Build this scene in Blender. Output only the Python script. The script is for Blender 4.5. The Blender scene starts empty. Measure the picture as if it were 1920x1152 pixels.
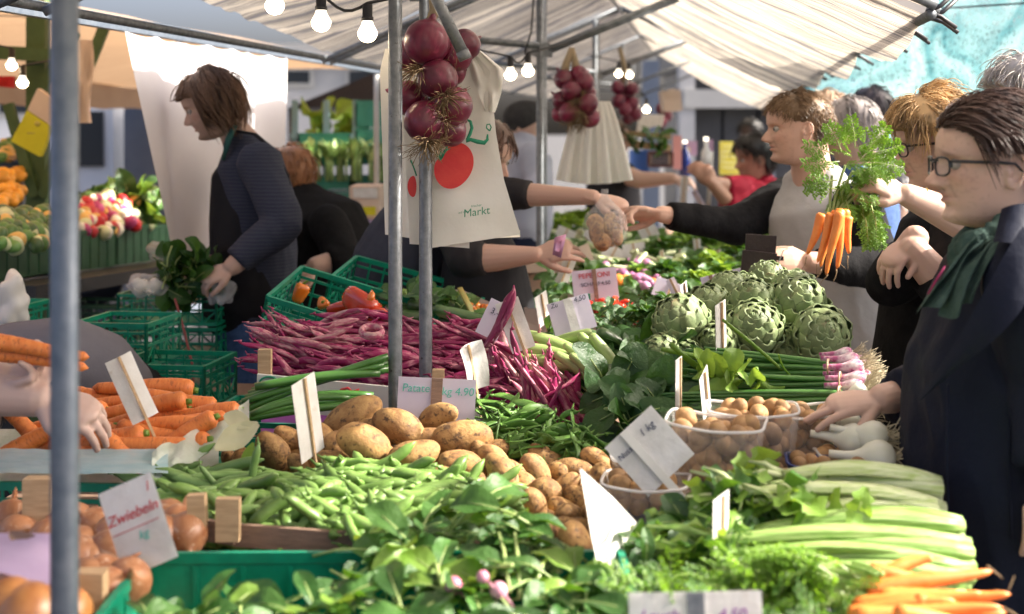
import bpy, bmesh, math, random
import numpy as np
from mathutils import Vector, Matrix, noise
random.seed(7)
SC = bpy.context.scene
COL = SC.collection
F, HZ, H = 2667.0, 240.0, 1.65          # focal length in photo pixels, horizon row, eye height
AX = (1330 - 960) / F                    # the row of stalls runs along this slant
# ---------------------------------------------------------------- camera
cd = bpy.data.cameras.new('camera'); cam = bpy.data.objects.new('camera', cd); COL.objects.link(cam)
cam.location = (0, 0, H); cam.rotation_euler = (math.pi / 2, 0, 0)
cd.sensor_width = 36; cd.lens = 50; cd.shift_y = -(576 - HZ) / 1920
cd.clip_start = .1; cd.clip_end = 500
cd.dof.use_dof = True; cd.dof.focus_distance = 3.25; cd.dof.aperture_fstop = 3.2
SC.camera = cam
# ---------------------------------------------------------------- light
SUN_EL, SUN_AZ = math.radians(36), math.radians(86)      # azimuth clockwise from +Y
w = bpy.data.worlds.new('World'); SC.world = w; w.use_nodes = True
nt = w.node_tree; bg = nt.nodes['Background']
sky = nt.nodes.new('ShaderNodeTexSky'); sky.sky_type = 'NISHITA'; sky.sun_disc = False
sky.sun_elevation = SUN_EL; sky.sun_rotation = SUN_AZ; sky.air_density = .5; sky.dust_density = 7; sky.ozone_density = .6
nt.links.new(sky.outputs[0], bg.inputs[0]); bg.inputs[1].default_value = .15
sl = bpy.data.lights.new('sun', 'SUN'); sl.energy = 3.8; sl.angle = math.radians(.6); sl.color = (1, .93, .82)
sun = bpy.data.objects.new('sun', sl); COL.objects.link(sun)
SD = Vector((math.sin(SUN_AZ) * math.cos(SUN_EL), math.cos(SUN_AZ) * math.cos(SUN_EL), math.sin(SUN_EL)))
sun.rotation_euler = SD.to_track_quat('Z', 'Y').to_euler(); sun.location = (8, 2, 8)
SC.view_settings.view_transform = 'Standard'; SC.view_settings.look = 'None'
SC.view_settings.gamma = 1; SC.view_settings.use_curve_mapping = False
SC.view_settings.exposure = 1.72
SC.cycles.max_bounces = 10; SC.cycles.transparent_max_bounces = 12
SC.cycles.sample_clamp_indirect = 6
try:
    SC.cycles.use_denoising = True; SC.cycles.denoiser = 'OPENIMAGEDENOISE'
except Exception: pass

# ---------------------------------------------------------------- helpers
def P(px, py, d): return Vector(((px - 960) / F * d, d, H - (py - HZ) / F * d))
def S(o, d, z): return Vector((AX * d + o, d, z))        # offset from the aisle axis, depth, height
ANG = -math.atan(AX)
_DP = [(380, 10), (420, 8), (450, 6.5), (500, 5), (550, 4.2), (600, 3.7), (680, 3.4), (760, 3.1), (850, 2.85), (920, 2.6), (1000, 2.3), (1152, 1.95), (1300, 1.7)]
def D(py): return float(np.interp(py, [a for a, b in _DP], [b for a, b in _DP]))
def U(a, b): return random.uniform(a, b)

class MB:
    def __init__(s): s.v = []; s.f = []; s.m = []; s.c = None
    def add(s, vs, fs, mi=0):
        o = len(s.v); s.v.extend([tuple(x) for x in vs]); s.f.extend([tuple(i + o for i in f) for f in fs]); s.m.extend([mi] * len(fs)); return s
    def box(s, c, size, R=None, mi=0):
        c = Vector(c); x, y, z = [a / 2 for a in size]
        vs = [Vector((i * x, j * y, k * z)) for k in (-1, 1) for j in (-1, 1) for i in (-1, 1)]
        if R is not None: vs = [R @ a for a in vs]
        return s.add([c + a for a in vs], [(0, 2, 3, 1), (4, 5, 7, 6), (0, 1, 5, 4), (2, 6, 7, 3), (0, 4, 6, 2), (1, 3, 7, 5)], mi)
    def bar(s, a, b, wdt, h=None, mi=0, up=Vector((0, 0, 1))):
        a, b = Vector(a), Vector(b); d = (b - a); L = d.length; d.normalize()
        if abs(d.dot(up)) > .99: up = Vector((0, 1, 0))
        y = up.cross(d).normalized(); z = d.cross(y)
        return s.box((a + b) / 2, (L, wdt, h or wdt), Matrix((d, y, z)).transposed(), mi)
    def tube(s, pts, rad, n=8, mi=0, flat=1.0, upv=None, caps=True, rnd=False):
        pts = [Vector(p) for p in pts]; k = len(pts)
        if not hasattr(rad, '__len__'): rad = [rad] * k
        if rnd:   # hemispherical ends
            a, b = pts[0], pts[-1]; da = (pts[0] - pts[1]).normalized(); db = (pts[-1] - pts[-2]).normalized()
            pre = [(a + da * rad[0] * math.sin(t), max(rad[0] * math.cos(t), 1e-4)) for t in (1.5, 1.05, .55)]
            post = [(b + db * rad[-1] * math.sin(t), max(rad[-1] * math.cos(t), 1e-4)) for t in (.55, 1.05, 1.5)]
            pts = [p for p, r in pre] + pts + [p for p, r in post]; rad = [r for p, r in pre] + list(rad) + [r for p, r in post]; k = len(pts)
        t0 = (pts[1] - pts[0]).normalized()
        u = Vector(upv) if upv is not None else (Vector((0, 0, 1)) if abs(t0.z) < .9 else Vector((1, 0, 0)))
        u = (u - t0 * u.dot(t0)).normalized(); vs = []
        for i in range(k):
            t = (pts[min(i + 1, k - 1)] - pts[max(i - 1, 0)])
            if t.length < 1e-9: t = t0.copy()
            t.normalize(); u = (u - t * u.dot(t))
            if u.length < 1e-6: u = t.orthogonal()
            u.normalize(); w_ = t.cross(u)
            for j in range(n):
                a = 2 * math.pi * j / n
                vs.append(pts[i] + u * (math.cos(a) * rad[i] * flat) + w_ * (math.sin(a) * rad[i]))
        fs = [(i * n + j, i * n + (j + 1) % n, (i + 1) * n + (j + 1) % n, (i + 1) * n + j) for i in range(k - 1) for j in range(n)]
        if caps: fs += [tuple(range(n - 1, -1, -1)), tuple((k - 1) * n + j for j in range(n))]
        return s.add(vs, fs, mi)
    def ell(s, c, r, R=None, nu=14, nv=9, mi=0, amp=0, fr=10, seed=0):
        c = Vector(c); vs = []
        if not hasattr(r, '__len__'): r = (r, r, r)
        for i in range(nv + 1):
            th = math.pi * (i if 0 < i < nv else (.02 if i == 0 else nv - .02)) / nv
            for j in range(nu):
                ph = 2 * math.pi * j / nu
                q = Vector((math.sin(th) * math.cos(ph) * r[0], math.sin(th) * math.sin(ph) * r[1], math.cos(th) * r[2]))
                if amp: q *= 1 + amp * noise.noise(q * fr + Vector((seed * 7.3, seed, seed * 3.1)))
                vs.append(c + (R @ q if R is not None else q))
        fs = [(i * nu + j, (i + 1) * nu + j, (i + 1) * nu + (j + 1) % nu, i * nu + (j + 1) % nu) for i in range(nv) for j in range(nu)]
        fs += [tuple(range(nu)), tuple(nv * nu + j for j in range(nu - 1, -1, -1))]
        return s.add(vs, fs, mi)
    def lathe(s, prof, n=16, c=(0, 0, 0), R=None, mi=0):
        c = Vector(c); vs = []
        for r, z in prof:
            for j in range(n):
                a = 2 * math.pi * j / n; q = Vector((r * math.cos(a), r * math.sin(a), z)); vs.append(c + (R @ q if R is not None else q))
        k = len(prof)
        fs = [(i * n + j, i * n + (j + 1) % n, (i + 1) * n + (j + 1) % n, (i + 1) * n + j) for i in range(k - 1) for j in range(n)]
        if prof[0][0] > 1e-6: fs.append(tuple(range(n - 1, -1, -1)))
        if prof[-1][0] > 1e-6: fs.append(tuple((k - 1) * n + j for j in range(n)))
        return s.add(vs, fs, mi)
    def grid(s, rows, mi=0):
        a, b = len(rows), len(rows[0])
        return s.add([p for r in rows for p in r], [(i * b + j, i * b + j + 1, (i + 1) * b + j + 1, (i + 1) * b + j) for i in range(a - 1) for j in range(b - 1)], mi)
    def leaf(s, base, d, up, L, W, nl=6, nw=2, droop=.4, fold=.25, wav=.12, prof=None, mi=0, seed=0):
        d = Vector(d).normalized(); up = Vector(up); side = d.cross(up).normalized(); up = side.cross(d).normalized()
        rows = []; p = Vector(base); dd = d.copy(); uu = up.copy()
        for i in range(nl + 1):
            t = i / nl; wd = (prof(t) if prof else math.sin(math.pi * (t * .93 + .04)) ** .75) * W / 2; r = []
            for j in range(-nw, nw + 1):
                q = j / nw
                lift = fold * abs(q) * wd + wav * W * .5 * abs(q) * math.sin(t * 9 + seed + (2 if j > 0 else 0)) * math.sin(t * 3.1)
                r.append(p + side * (q * wd) + uu * lift)
            rows.append(r); p = p + dd * (L / nl)
            m = Matrix.Rotation(-droop / nl, 3, side); dd = m @ dd; uu = m @ uu
        return s.grid(rows, mi)
    def mesh(s, name, mats, smooth=True):
        me = bpy.data.meshes.new(name); me.from_pydata(s.v, [], s.f)
        for m in (mats if isinstance(mats, (list, tuple)) else [mats]): me.materials.append(m)
        if len(set(s.m)) > 1: me.polygons.foreach_set('material_index', s.m)
        if smooth: me.polygons.foreach_set('use_smooth', [True] * len(me.polygons))
        me.update(); return me
    def build(s, name, mats, parent=None, smooth=True, world=True):
        if parent is None:
            a = np.array(s.v); lo = a.min(0); hi = a.max(0); c = Vector(((lo[0] + hi[0]) / 2, (lo[1] + hi[1]) / 2, lo[2]))
            s.v = [tuple(Vector(q) - c) for q in s.v]
            o = link(name, s.mesh(name, mats, smooth)); o.location = c
        else:
            if world:
                bpy_m = wm(parent).inverted(); s.v = [tuple(bpy_m @ Vector(q)) for q in s.v]
            o = link(name, s.mesh(name, mats, smooth), parent)
        return o
def wm(o):
    m = o.matrix_basis.copy()
    while o.parent: o = o.parent; m = o.matrix_basis @ m
    return m
def link(name, data, parent=None):
    o = bpy.data.objects.new(name, data); COL.objects.link(o)
    if parent: o.parent = parent
    return o
def tag(o, label, cat, group=None, kind=None):
    if label: o['label'] = label
    if cat: o['category'] = cat
    if group: o['group'] = group
    if kind: o['kind'] = kind
    return o
def thing(name, label, cat, loc=(0, 0, 0), rot=(0, 0, 0), group=None):
    o = bpy.data.objects.new(name, None); COL.objects.link(o); o.location = loc; o.rotation_euler = rot; o.empty_display_size = .05
    return tag(o, label, cat, group)
def place(name, me, loc, R=None, sc=1.0, parent=None):
    o = link(name, me, parent)
    m = (R.to_4x4() if R is not None else Matrix.Identity(4))
    s_ = sc if hasattr(sc, '__len__') else (sc, sc, sc)
    o.matrix_basis = Matrix.Translation(loc) @ m @ Matrix.Diagonal((*s_, 1)); return o
def copy_tree(o, parent=None):
    c = o.copy(); COL.objects.link(c)
    if parent: c.parent = parent
    for ch in list(o.children): copy_tree(ch, c)
    return c
def basis(x, z=(0, 0, 1)):   # local x along x, local z near z
    x = Vector(x).normalized(); z = Vector(z)
    y = z.cross(x)
    if y.length < 1e-5: y = x.orthogonal()
    y.normalize(); z = x.cross(y); return Matrix((x, y, z)).transposed()
def rrot(): return Matrix.Rotation(U(0, 6.28), 3, 'X') @ Matrix.Rotation(U(0, 6.28), 3, 'Y') @ Matrix.Rotation(U(0, 6.28), 3, 'Z')
def inpoly(x, y, pl):
    r = False; j = len(pl) - 1
    for i in range(len(pl)):
        xi, yi = pl[i]; xj, yj = pl[j]
        if (yi > y) != (yj > y) and x < (xj - xi) * (y - yi) / (yj - yi) + xi: r = not r
        j = i
    return r
def rpoly(pl):
    xs = [a for a, b in pl]; ys = [b for a, b in pl]
    while True:
        x, y = U(min(xs), max(xs)), U(min(ys), max(ys))
        if inpoly(x, y, pl): return x, y

# ---------------------------------------------------------------- materials
def mat(name, col, rough=.5, col2=None, scale=25, detail=4, lo=.35, hi=.65, bump=0, bscale=None, trans=0, tcol=None, rnd=0, metal=0, spec=.5, sss=0, coat=0, stretch=None, col3=None, scale3=80, lo3=.55, hi3=.7, alpha=1, attr=None, wave=None, bdist=.01, sheen=0):
    m = bpy.data.materials.new(name); m.use_nodes = True; t = m.node_tree; N = t.nodes; Lk = t.links.new
    b = N['Principled BSDF']; b.inputs['Roughness'].default_value = rough; b.inputs['Metallic'].default_value = metal
    b.inputs['Specular IOR Level'].default_value = spec
    if coat: b.inputs['Coat Weight'].default_value = coat; b.inputs['Coat Roughness'].default_value = .15
    if sheen: b.inputs['Sheen Weight'].default_value = sheen
    if sss: b.inputs['Subsurface Weight'].default_value = sss; b.inputs['Subsurface Radius'].default_value = (.012, .005, .003); b.inputs['Subsurface Scale'].default_value = 1
    tc = N.new('ShaderNodeTexCoord'); vec = tc.outputs['Object']
    if stretch:
        mp = N.new('ShaderNodeMapping'); mp.inputs['Scale'].default_value = stretch; Lk(vec, mp.inputs[0]); vec = mp.outputs[0]
    oi = N.new('ShaderNodeObjectInfo')
    if rnd:
        va = N.new('ShaderNodeVectorMath'); va.operation = 'ADD'; Lk(vec, va.inputs[0])
        mm = N.new('ShaderNodeMath'); mm.operation = 'MULTIPLY'; mm.inputs[1].default_value = 37; Lk(oi.outputs['Random'], mm.inputs[0]); Lk(mm.outputs[0], va.inputs[1]); vec = va.outputs[0]
    def ns(sc, de):
        n = N.new('ShaderNodeTexNoise'); n.inputs['Scale'].default_value = sc; n.inputs['Detail'].default_value = de; n.inputs['Roughness'].default_value = .6; Lk(vec, n.inputs['Vector']); return n.outputs['Fac']
    def mr(x, a, c):
        r = N.new('ShaderNodeMapRange'); r.inputs[1].default_value = a; r.inputs[2].default_value = c; Lk(x, r.inputs[0]); return r.outputs[0]
    def mx(f, a, c):
        x = N.new('ShaderNodeMix'); x.data_type = 'RGBA'
        for k, q in ((0, f), (6, a), (7, c)):
            if hasattr(q, 'is_linked') or hasattr(q, 'links'): Lk(q, x.inputs[k])
            else: x.inputs[k].default_value = (*q, 1) if hasattr(q, '__len__') else q
        return x.outputs[2]
    c = None
    if attr:
        an = N.new('ShaderNodeAttribute'); an.attribute_name = attr; c = an.outputs['Color']
    base = c if c is not None else col
    if col2 is not None: c = mx(mr(ns(scale, detail), lo, hi), base, col2)
    elif c is not None:
        c = mx(mr(ns(scale, detail), .2, 1.6), c, (0, 0, 0)) if False else c
    if col3 is not None: c = mx(mr(ns(scale3, 3), lo3, hi3), c if c is not None else base, col3)
    if wave is not None:   # (axis, scale, colour, sharpness)
        wn = N.new('ShaderNodeTexWave'); wn.bands_direction = wave[0]; wn.inputs['Scale'].default_value = wave[1]; wn.inputs['Distortion'].default_value = wave[4] if len(wave) > 4 else .6; wn.inputs['Detail'].default_value = 1
        Lk(tc.outputs['Object'], wn.inputs['Vector']); c = mx(mr(wn.outputs['Fac'], wave[3], min(wave[3] + .25, 1)), c if c is not None else base, wave[2])
    if rnd:
        hs = N.new('ShaderNodeHueSaturation'); r = N.new('ShaderNodeMapRange'); r.inputs[3].default_value = 1 - rnd; r.inputs[4].default_value = 1 + rnd; Lk(oi.outputs['Random'], r.inputs[0]); Lk(r.outputs[0], hs.inputs['Value'])
        if c is None: hs.inputs['Color'].default_value = (*col, 1)
        else: Lk(c, hs.inputs['Color'])
        c = hs.outputs[0]
    if c is None: b.inputs['Base Color'].default_value = (*col, 1)
    else: Lk(c, b.inputs['Base Color'])
    nrm = None
    if bump:
        bn = N.new('ShaderNodeBump'); bn.inputs['Strength'].default_value = bump; bn.inputs['Distance'].default_value = bdist
        Lk(ns(bscale or scale * 2, 5), bn.inputs['Height']); nrm = bn.outputs[0]; Lk(nrm, b.inputs['Normal'])
    out = N['Material Output']; sh = b.outputs[0]
    if trans:
        tr = N.new('ShaderNodeBsdfTranslucent'); ms = N.new('ShaderNodeMixShader'); ms.inputs[0].default_value = trans
        if nrm: Lk(nrm, tr.inputs['Normal'])
        if tcol is None and c is not None: Lk(c, tr.inputs[0])
        else: tr.inputs[0].default_value = (*(tcol or col), 1)
        Lk(sh, ms.inputs[1]); Lk(tr.outputs[0], ms.inputs[2]); sh = ms.outputs[0]
    if alpha < 1:
        tp = N.new('ShaderNodeBsdfTransparent'); ms = N.new('ShaderNodeMixShader'); ms.inputs[0].default_value = 1 - alpha
        Lk(sh, ms.inputs[1]); Lk(tp.outputs[0], ms.inputs[2]); sh = ms.outputs[0]
    Lk(sh, out.inputs[0]); return m
def emis(name, col, st):
    m = bpy.data.materials.new(name); m.use_nodes = True; b = m.node_tree.nodes['Principled BSDF']
    b.inputs['Base Color'].default_value = (.9, .88, .82, 1); b.inputs['Emission Color'].default_value = (*col, 1); b.inputs['Emission Strength'].default_value = st; return m
M = {}
M['steel'] = mat('galvanised_steel', (.12, .135, .15), .45, (.21, .225, .24), 45, 8, metal=.35, bump=.15, col3=(.06, .06, .06), scale3=70, lo3=.64, hi3=.72)
M['steel_blue'] = mat('painted_steel', (.10, .13, .17), .45, (.16, .19, .23), 40, metal=.5)
M['green_crate'] = mat('green_plastic', (.0, .19, .105), .42, (.0, .25, .14), 30, bump=.05, rnd=.15)
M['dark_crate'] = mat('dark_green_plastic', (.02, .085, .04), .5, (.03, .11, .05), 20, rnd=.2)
M['light_crate'] = mat('pale_green_plastic', (.08, .42, .22), .4, (.1, .47, .26), 20)
M['wood'] = mat('pale_wood', (.55, .38, .22), .65, (.42, .28, .15), 18, stretch=(1, 8, 8), bump=.15)
M['wood_dark'] = mat('weathered_wood', (.27, .17, .12), .7, (.19, .12, .085), 15, stretch=(1, 9, 9), bump=.2)
M['paper'] = mat('white_card', (.78, .78, .77), .55, (.64, .63, .60), 13, 6, trans=.25, bump=.3, bscale=26, rnd=.06, col3=(.52, .47, .40), scale3=24, lo3=.66, hi3=.8)
M['paper_lilac'] = mat('lilac_card', (.66, .62, .74), .6, (.72, .68, .78), 12, trans=.25)
M['ink_red'] = mat('red_ink', (.55, .05, .06), .6); M['ink_green'] = mat('green_ink', (.02, .25, .14), .6)
M['ink_teal'] = mat('teal_ink', (.12, .5, .42), .6); M['ink_dark'] = mat('dark_ink', (.06, .07, .12), .6); M['ink_purple'] = mat('purple_ink', (.25, .06, .3), .6)
M['tomato_red'] = mat('printed_red', (.62, .02, .03), .45, (.68, .06, .045), 14, bump=.15)
M['black'] = mat('black_plastic', (.02, .02, .022), .45)
# ================================================================= SETTING
def sheet(name, pts, m, z=None, label=None):
    mb = MB(); mb.add(pts, [tuple(range(len(pts)))]); return mb.build(name, m, smooth=False)
M['asphalt'] = mat('asphalt', (.055, .055, .058), .85, (.085, .083, .08), 6, detail=8, bump=.4, bscale=120)
o = sheet('ground', [(-250, -60, 0), (250, -60, 0), (250, 320, 0), (-250, 320, 0)], M['asphalt']); tag(o, None, None, kind='structure')

# ---- main stall roofs: striped tarpaulin on steel frames
def tarp_mat(name, a, b2, c3, trans):
    m = bpy.data.materials.new(name); m.use_nodes = True; t = m.node_tree; N = t.nodes; Lk = t.links.new
    tc = N.new('ShaderNodeTexCoord'); sp = N.new('ShaderNodeSeparateXYZ'); Lk(tc.outputs['UV'], sp.inputs[0])
    nz = N.new('ShaderNodeTexNoise'); nz.noise_dimensions = '1D'; nz.inputs['Scale'].default_value = 8; nz.inputs['Detail'].default_value = 6; nz.inputs['Roughness'].default_value = .75
    Lk(sp.outputs[1], nz.inputs['W'])
    cr = N.new('ShaderNodeValToRGB'); cr.color_ramp.interpolation = 'LINEAR'; e = cr.color_ramp.elements
    e[0].position = .40; e[0].color = (*c3, 1); e[1].position = .66; e[1].color = (*a, 1)
    q = cr.color_ramp.elements.new(.43); q.color = (*b2, 1); q = cr.color_ramp.elements.new(.47); q.color = (*a, 1); q = cr.color_ramp.elements.new(.53); q.color = (*b2, 1); q = cr.color_ramp.elements.new(.545); q.color = (*a, 1)
    Lk(nz.outputs['Fac'], cr.inputs[0])
    n2 = N.new('ShaderNodeTexNoise'); n2.inputs['Scale'].default_value = 2.5; n2.inputs['Detail'].default_value = 8; Lk(tc.outputs['Object'], n2.inputs['Vector'])
    mr_ = N.new('ShaderNodeMapRange'); mr_.inputs[1].default_value = .3; mr_.inputs[2].default_value = .7; mr_.inputs[3].default_value = .72; mr_.inputs[4].default_value = 1.05; Lk(n2.outputs['Fac'], mr_.inputs[0])
    hs = N.new('ShaderNodeHueSaturation'); Lk(cr.outputs[0], hs.inputs['Color']); Lk(mr_.outputs[0], hs.inputs['Value'])
    b = N['Principled BSDF']; b.inputs['Roughness'].default_value = .6; Lk(hs.outputs[0], b.inputs['Base Color'])
    tr = N.new('ShaderNodeBsdfTranslucent'); ms = N.new('ShaderNodeMixShader'); ms.inputs[0].default_value = trans; Lk(hs.outputs[0], tr.inputs[0])
    Lk(b.outputs[0], ms.inputs[1]); Lk(tr.outputs[0], ms.inputs[2]); Lk(ms.outputs[0], N['Material Output'].inputs[0]); return m
M['tarp'] = tarp_mat('striped_tarpaulin', (.60, .53, .43), (.09, .09, .10), (.21, .20, .20), .48)
RO, RZ = -.55, 2.41           # ridge offset and height
EL, ER, EZ = -1.6, .5, 1.94   # eaves
def roof_pt(o, d):
    if o > RO: t = (o - RO) / (ER - RO)
    else: t = (RO - o) / (RO - EL)
    return RZ + (EZ - RZ) * t
def canopy(d0, d1, label, er=ER, sag=.10):
    n, k = 56, 40; rows = []; L = d1 - d0
    for i in range(n + 1):
        s_ = i / n; d = d0 + L * s_; r = []
        for j in range(k + 1):
            o = EL + (er - EL) * j / k
            z = roof_pt(o, d); t = (o - RO) / (ER - RO) if o > RO else (RO - o) / (RO - EL)
            if o < RO: z += t * float(np.interp(d, [4.4, 5.9, 8.6], [.12, .03, 0]))
            z -= sag * abs(math.sin(math.pi * s_ * 2)) * (.15 + math.sin(math.pi * min(t, 1) * .62)) * (1 if o > RO else .5 * (1 - t ** 3))
            z += .014 * noise.noise((o * 5, d * 9, d0)) + .007 * noise.noise((o * 14, d * 22, d0))
            r.append(S(o, d, z))
        rows.append(r)
    mb = MB(); mb.grid(rows)
    me_o = mb.build('canopy_tarpaulin', M['tarp'])
    me = me_o.data; uv = me.uv_layers.new(name='UV'); vv = me.vertices
    nn = k + 1
    for lp in me.loops:
        i, j = divmod(lp.vertex_index, nn); uv.data[lp.index].uv = (j / k, d0 + L * i / n)
    return tag(me_o, label, 'canopy', 'striped tarpaulins over the row of stalls')
canopy(.45, 3.16, 'striped tarpaulin overhead above the front of the display, nearest the camera', ER, .02)
canopy(3.22, 5.9, 'striped translucent tarpaulin over the nearest display, behind the hanging red onions')
canopy(5.96, 8.65, 'second striped tarpaulin along the row, beyond the first pair of far poles')
canopy(8.72, 11.4, 'third striped tarpaulin along the row, deep in the market')
canopy(11.45, 14.2, 'farthest striped tarpaulin, low and small at the end of the row')
PR = .0155
def pole(mb, a, b, r=PR, n=10): mb.tube([a, b], r, n)
def hookset(root, p):
    for dz, dy in ((.05, .03), (-.035, .035)):
        mb = MB(); mb.tube([p, p + Vector((.035, 0, dz * .3)), p + Vector((.075, dy * .4, dz))], .0055, 6); mb.build('eave_hook', M['black'], root)
def stall_frame(d, label, near=True, off=0, parts=True, ox=-.70, bottom=0):
    root = thing('stall_gantry', label, 'metal frame', S(ox, d, 0), group='steel frames of the stall row')
    m = M['steel']
    def p(name, a, b, r=PR):
        mb = MB(); pole(mb, a, b, r); mb.build(name, m, root)
    zt = roof_pt(ox, d) - .03
    p('pole', S(ox, d, bottom), S(ox, d, zt))
    p('rafter', S(ox + .0, d + .02, 1.965), S(RO + .42, d + .02, RZ - .215), .012)     # diagonal strut up to the right slope
    p('strut', S(ox, d - .02, 1.99), S(ox - .62, d - .02, roof_pt(ox - .62, d) - .02), .012)
    p('roof_bar', S(RO, d + .03, RZ - .02), S(ER + .01, d + .03, EZ - .015), .012)
    p('roof_bar', S(RO, d + .03, RZ - .02), S(EL - .01, d + .03, EZ - .015), .012)
    mb = MB(); mb.box(S(ox, d, 1.975), (.075, .02, .055)); mb.build('joint_plate', m, root, smooth=False)
    for k in (0, .45, .9, 1.35, 1.8, 2.25):
        hookset(root, S(ER + .005, d + .03 + k + .12, EZ - .02))
    return root
f1 = stall_frame(3.17, 'steel stall frame whose front pole passes just left of the hanging red onions')
for d, lb in ((3.34, 'second steel frame close behind the bag bundle, its pole ending behind the potato sign'), (5.88, 'steel frame in mid row, left pole of the pair beside the seller with beanie'), (6.0, 'steel frame in mid row, right pole of the pair beside the second onion braid'), (8.7, 'steel frame deep in the row behind the second bundle of bags'), (8.85, 'steel frame just behind, holding the third onion braid'), (11.4, 'far steel frame near the cardboard box on poles'), (14.1, 'last steel frame at the end of the row')):
    c = copy_tree(f1); c.location = S(-.70, d, 0) if d != 3.34 else P(798, 0, 3.34) * 1; c.location.z = 0; c['label'] = lb
def purlin(o, z, d0, d1, label, r=.012):
    mb = MB(); pole(mb, S(o, d0, z), S(o, d1, z), r); tag(mb.build('roof_rail', M['steel'], smooth=True), label, 'rail', 'long rails under the tarpaulins')
purlin(RO, RZ - .035, 3.2, 14, 'long ridge rail running under the top of the striped tarpaulins')
purlin(EL, EZ + .0, 3.2, 14, 'long rail along the eave above the white sheet')
purlin(ER, EZ - .035, 3.2, 14, 'long rail along the eave above the customers')
# diagonal handle bar in front of the onions
mb = MB(); mb.tube([P(800, -40, 3.1), P(868, 100, 3.1)], .013, 12); mb.tube([P(866, 96, 3.1), P(873, 112, 3.1)], .0145, 12)
tag(mb.build('slanted_tube', M['steel']), 'short round steel arm slanting down in front of the top red onions', 'metal arm')
# near pole at the left, out of focus
mb = MB(); mb.tube([P(121, 240, 1.71) * 1 + Vector((0, 0, -1.65)), P(121, 240, 1.71) + Vector((0, 0, .9))], .0168, 20)
np_ = thing('stall_pole', 'thick blurred grey steel pole standing closest to the camera', 'pole', P(121, 240, 1.71) + Vector((0, 0, -1.65)))
mb.build('tube', M['steel_blue'], np_)
mb = MB(); mb.tube([P(121, 1220, 1.71), P(121, 1290, 1.71)], .0195, 20); mb.build('sleeve', M['steel_blue'], np_)

# ---- light strings with bulbs
M['bulb'] = emis('lit_bulb', (1, .78, .5), 7); M['bulb_neck'] = emis('bulb_neck', (1, .88, .7), .8)
def lamp(root, p, r):
    mb = MB(); mb.lathe([(0, 2.9 * r), (.52 * r, 2.9 * r), (.52 * r, 1.6 * r), (.62 * r, 1.6 * r), (.62 * r, 1.25 * r), (.5 * r, 1.2 * r)], 14, p); h = mb.build('lamp_holder', M['black'], root)
    mb = MB(); mb.lathe([(.5 * r, 1.3 * r), (.62 * r, .85 * r), (.9 * r, .35 * r), (.98 * r, .15 * r)], 18, p); mb.build('bulb_neck', M['bulb_neck'], h)
    mb = MB(); mb.lathe([(.98 * r, .15 * r), (1.0 * r, 0), (.95 * r, -.3 * r), (.8 * r, -.6 * r), (.5 * r, -.87 * r), (.0, -1.0 * r)], 18, p); mb.build('bulb', M['bulb'], h)
def string(label, pts, d, r=.023, cable=None):
    root = thing('light_string', label, 'lights', P(*pts[0], d if not isinstance(d, list) else d[0]), group='strings of lit bulbs')
    cp = []
    for i, (x, y) in enumerate(pts):
        dd = d[i] if isinstance(d, list) else d; p = P(x, y, dd); lamp(root, p, r); cp.append(p + Vector((0, 0, 3 * r)))
    cc = []
    for i in range(len(cp) - 1):
        for k in range(6): t = k / 6; cc.append(cp[i].lerp(cp[i + 1], t) - Vector((0, 0, .03 * math.sin(math.pi * t))))
    cc.append(cp[-1]); cc.append(cp[-1] + Vector((.15, .1, .04)))
    cc.insert(0, cp[0] + Vector((-.25, 0, .05)))
    mb = MB(); mb.tube(cc, .004, 5); mb.build('cable', M['black'], root); return root
string('three glowing white bulbs in black holders hanging left of the hanging onions', [(515, 10), (602, 42), (689, 62)], 3.3)
string('two lit bulbs hanging between the bag bundle and the mid row poles', [(957, 140), (990, 133)], 5.2, .022)
string('tiny lit bulbs far under the roof behind the third onion braid', [(1180, 140), (1212, 205), (1160, 138)], 8.5, .022)
string('two warm bulbs under the tan roof of the stall at left', [(22, 122), (42, 155)], 5.6, .022)

# ---- tables under the display
def table(label, o0, o1, d0, d1, z):
    c = S((o0 + o1) / 2, (d0 + d1) / 2, 0)
    root = thing('market_table', label, 'table', c, (0, 0, ANG)); W = o1 - o0; L = d1 - d0; n = 7
    for i in range(n):
        mb = MB(); mb.box((-W / 2 + W / n * (i + .5), 0, z - .0125), (W / n - .008, L, .025)); mb.build('plank', M['wood_dark'], root, False, False)
    for x in (-1, 1):
        for y in (-1, 1):
            mb = MB(); mb.box((x * (W / 2 - .05), y * (L / 2 - .1), (z - .025) / 2), (.05, .05, z - .025)); mb.build('leg', M['wood_dark'], root, False, False)
    return root
table('low wooden trestle table under the nearest crates', -1.45, .2, 1.5, 2.72, .80)
table('wooden trestle table under the potatoes and beans', -1.5, .14, 2.76, 4.3, .86)
table('wooden trestle table under the middle of the display', -1.0, .02, 4.36, 6.6, .98)
table('far wooden trestle table under the greens at the end', -1.0, .02, 6.66, 9.5, .98)

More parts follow.
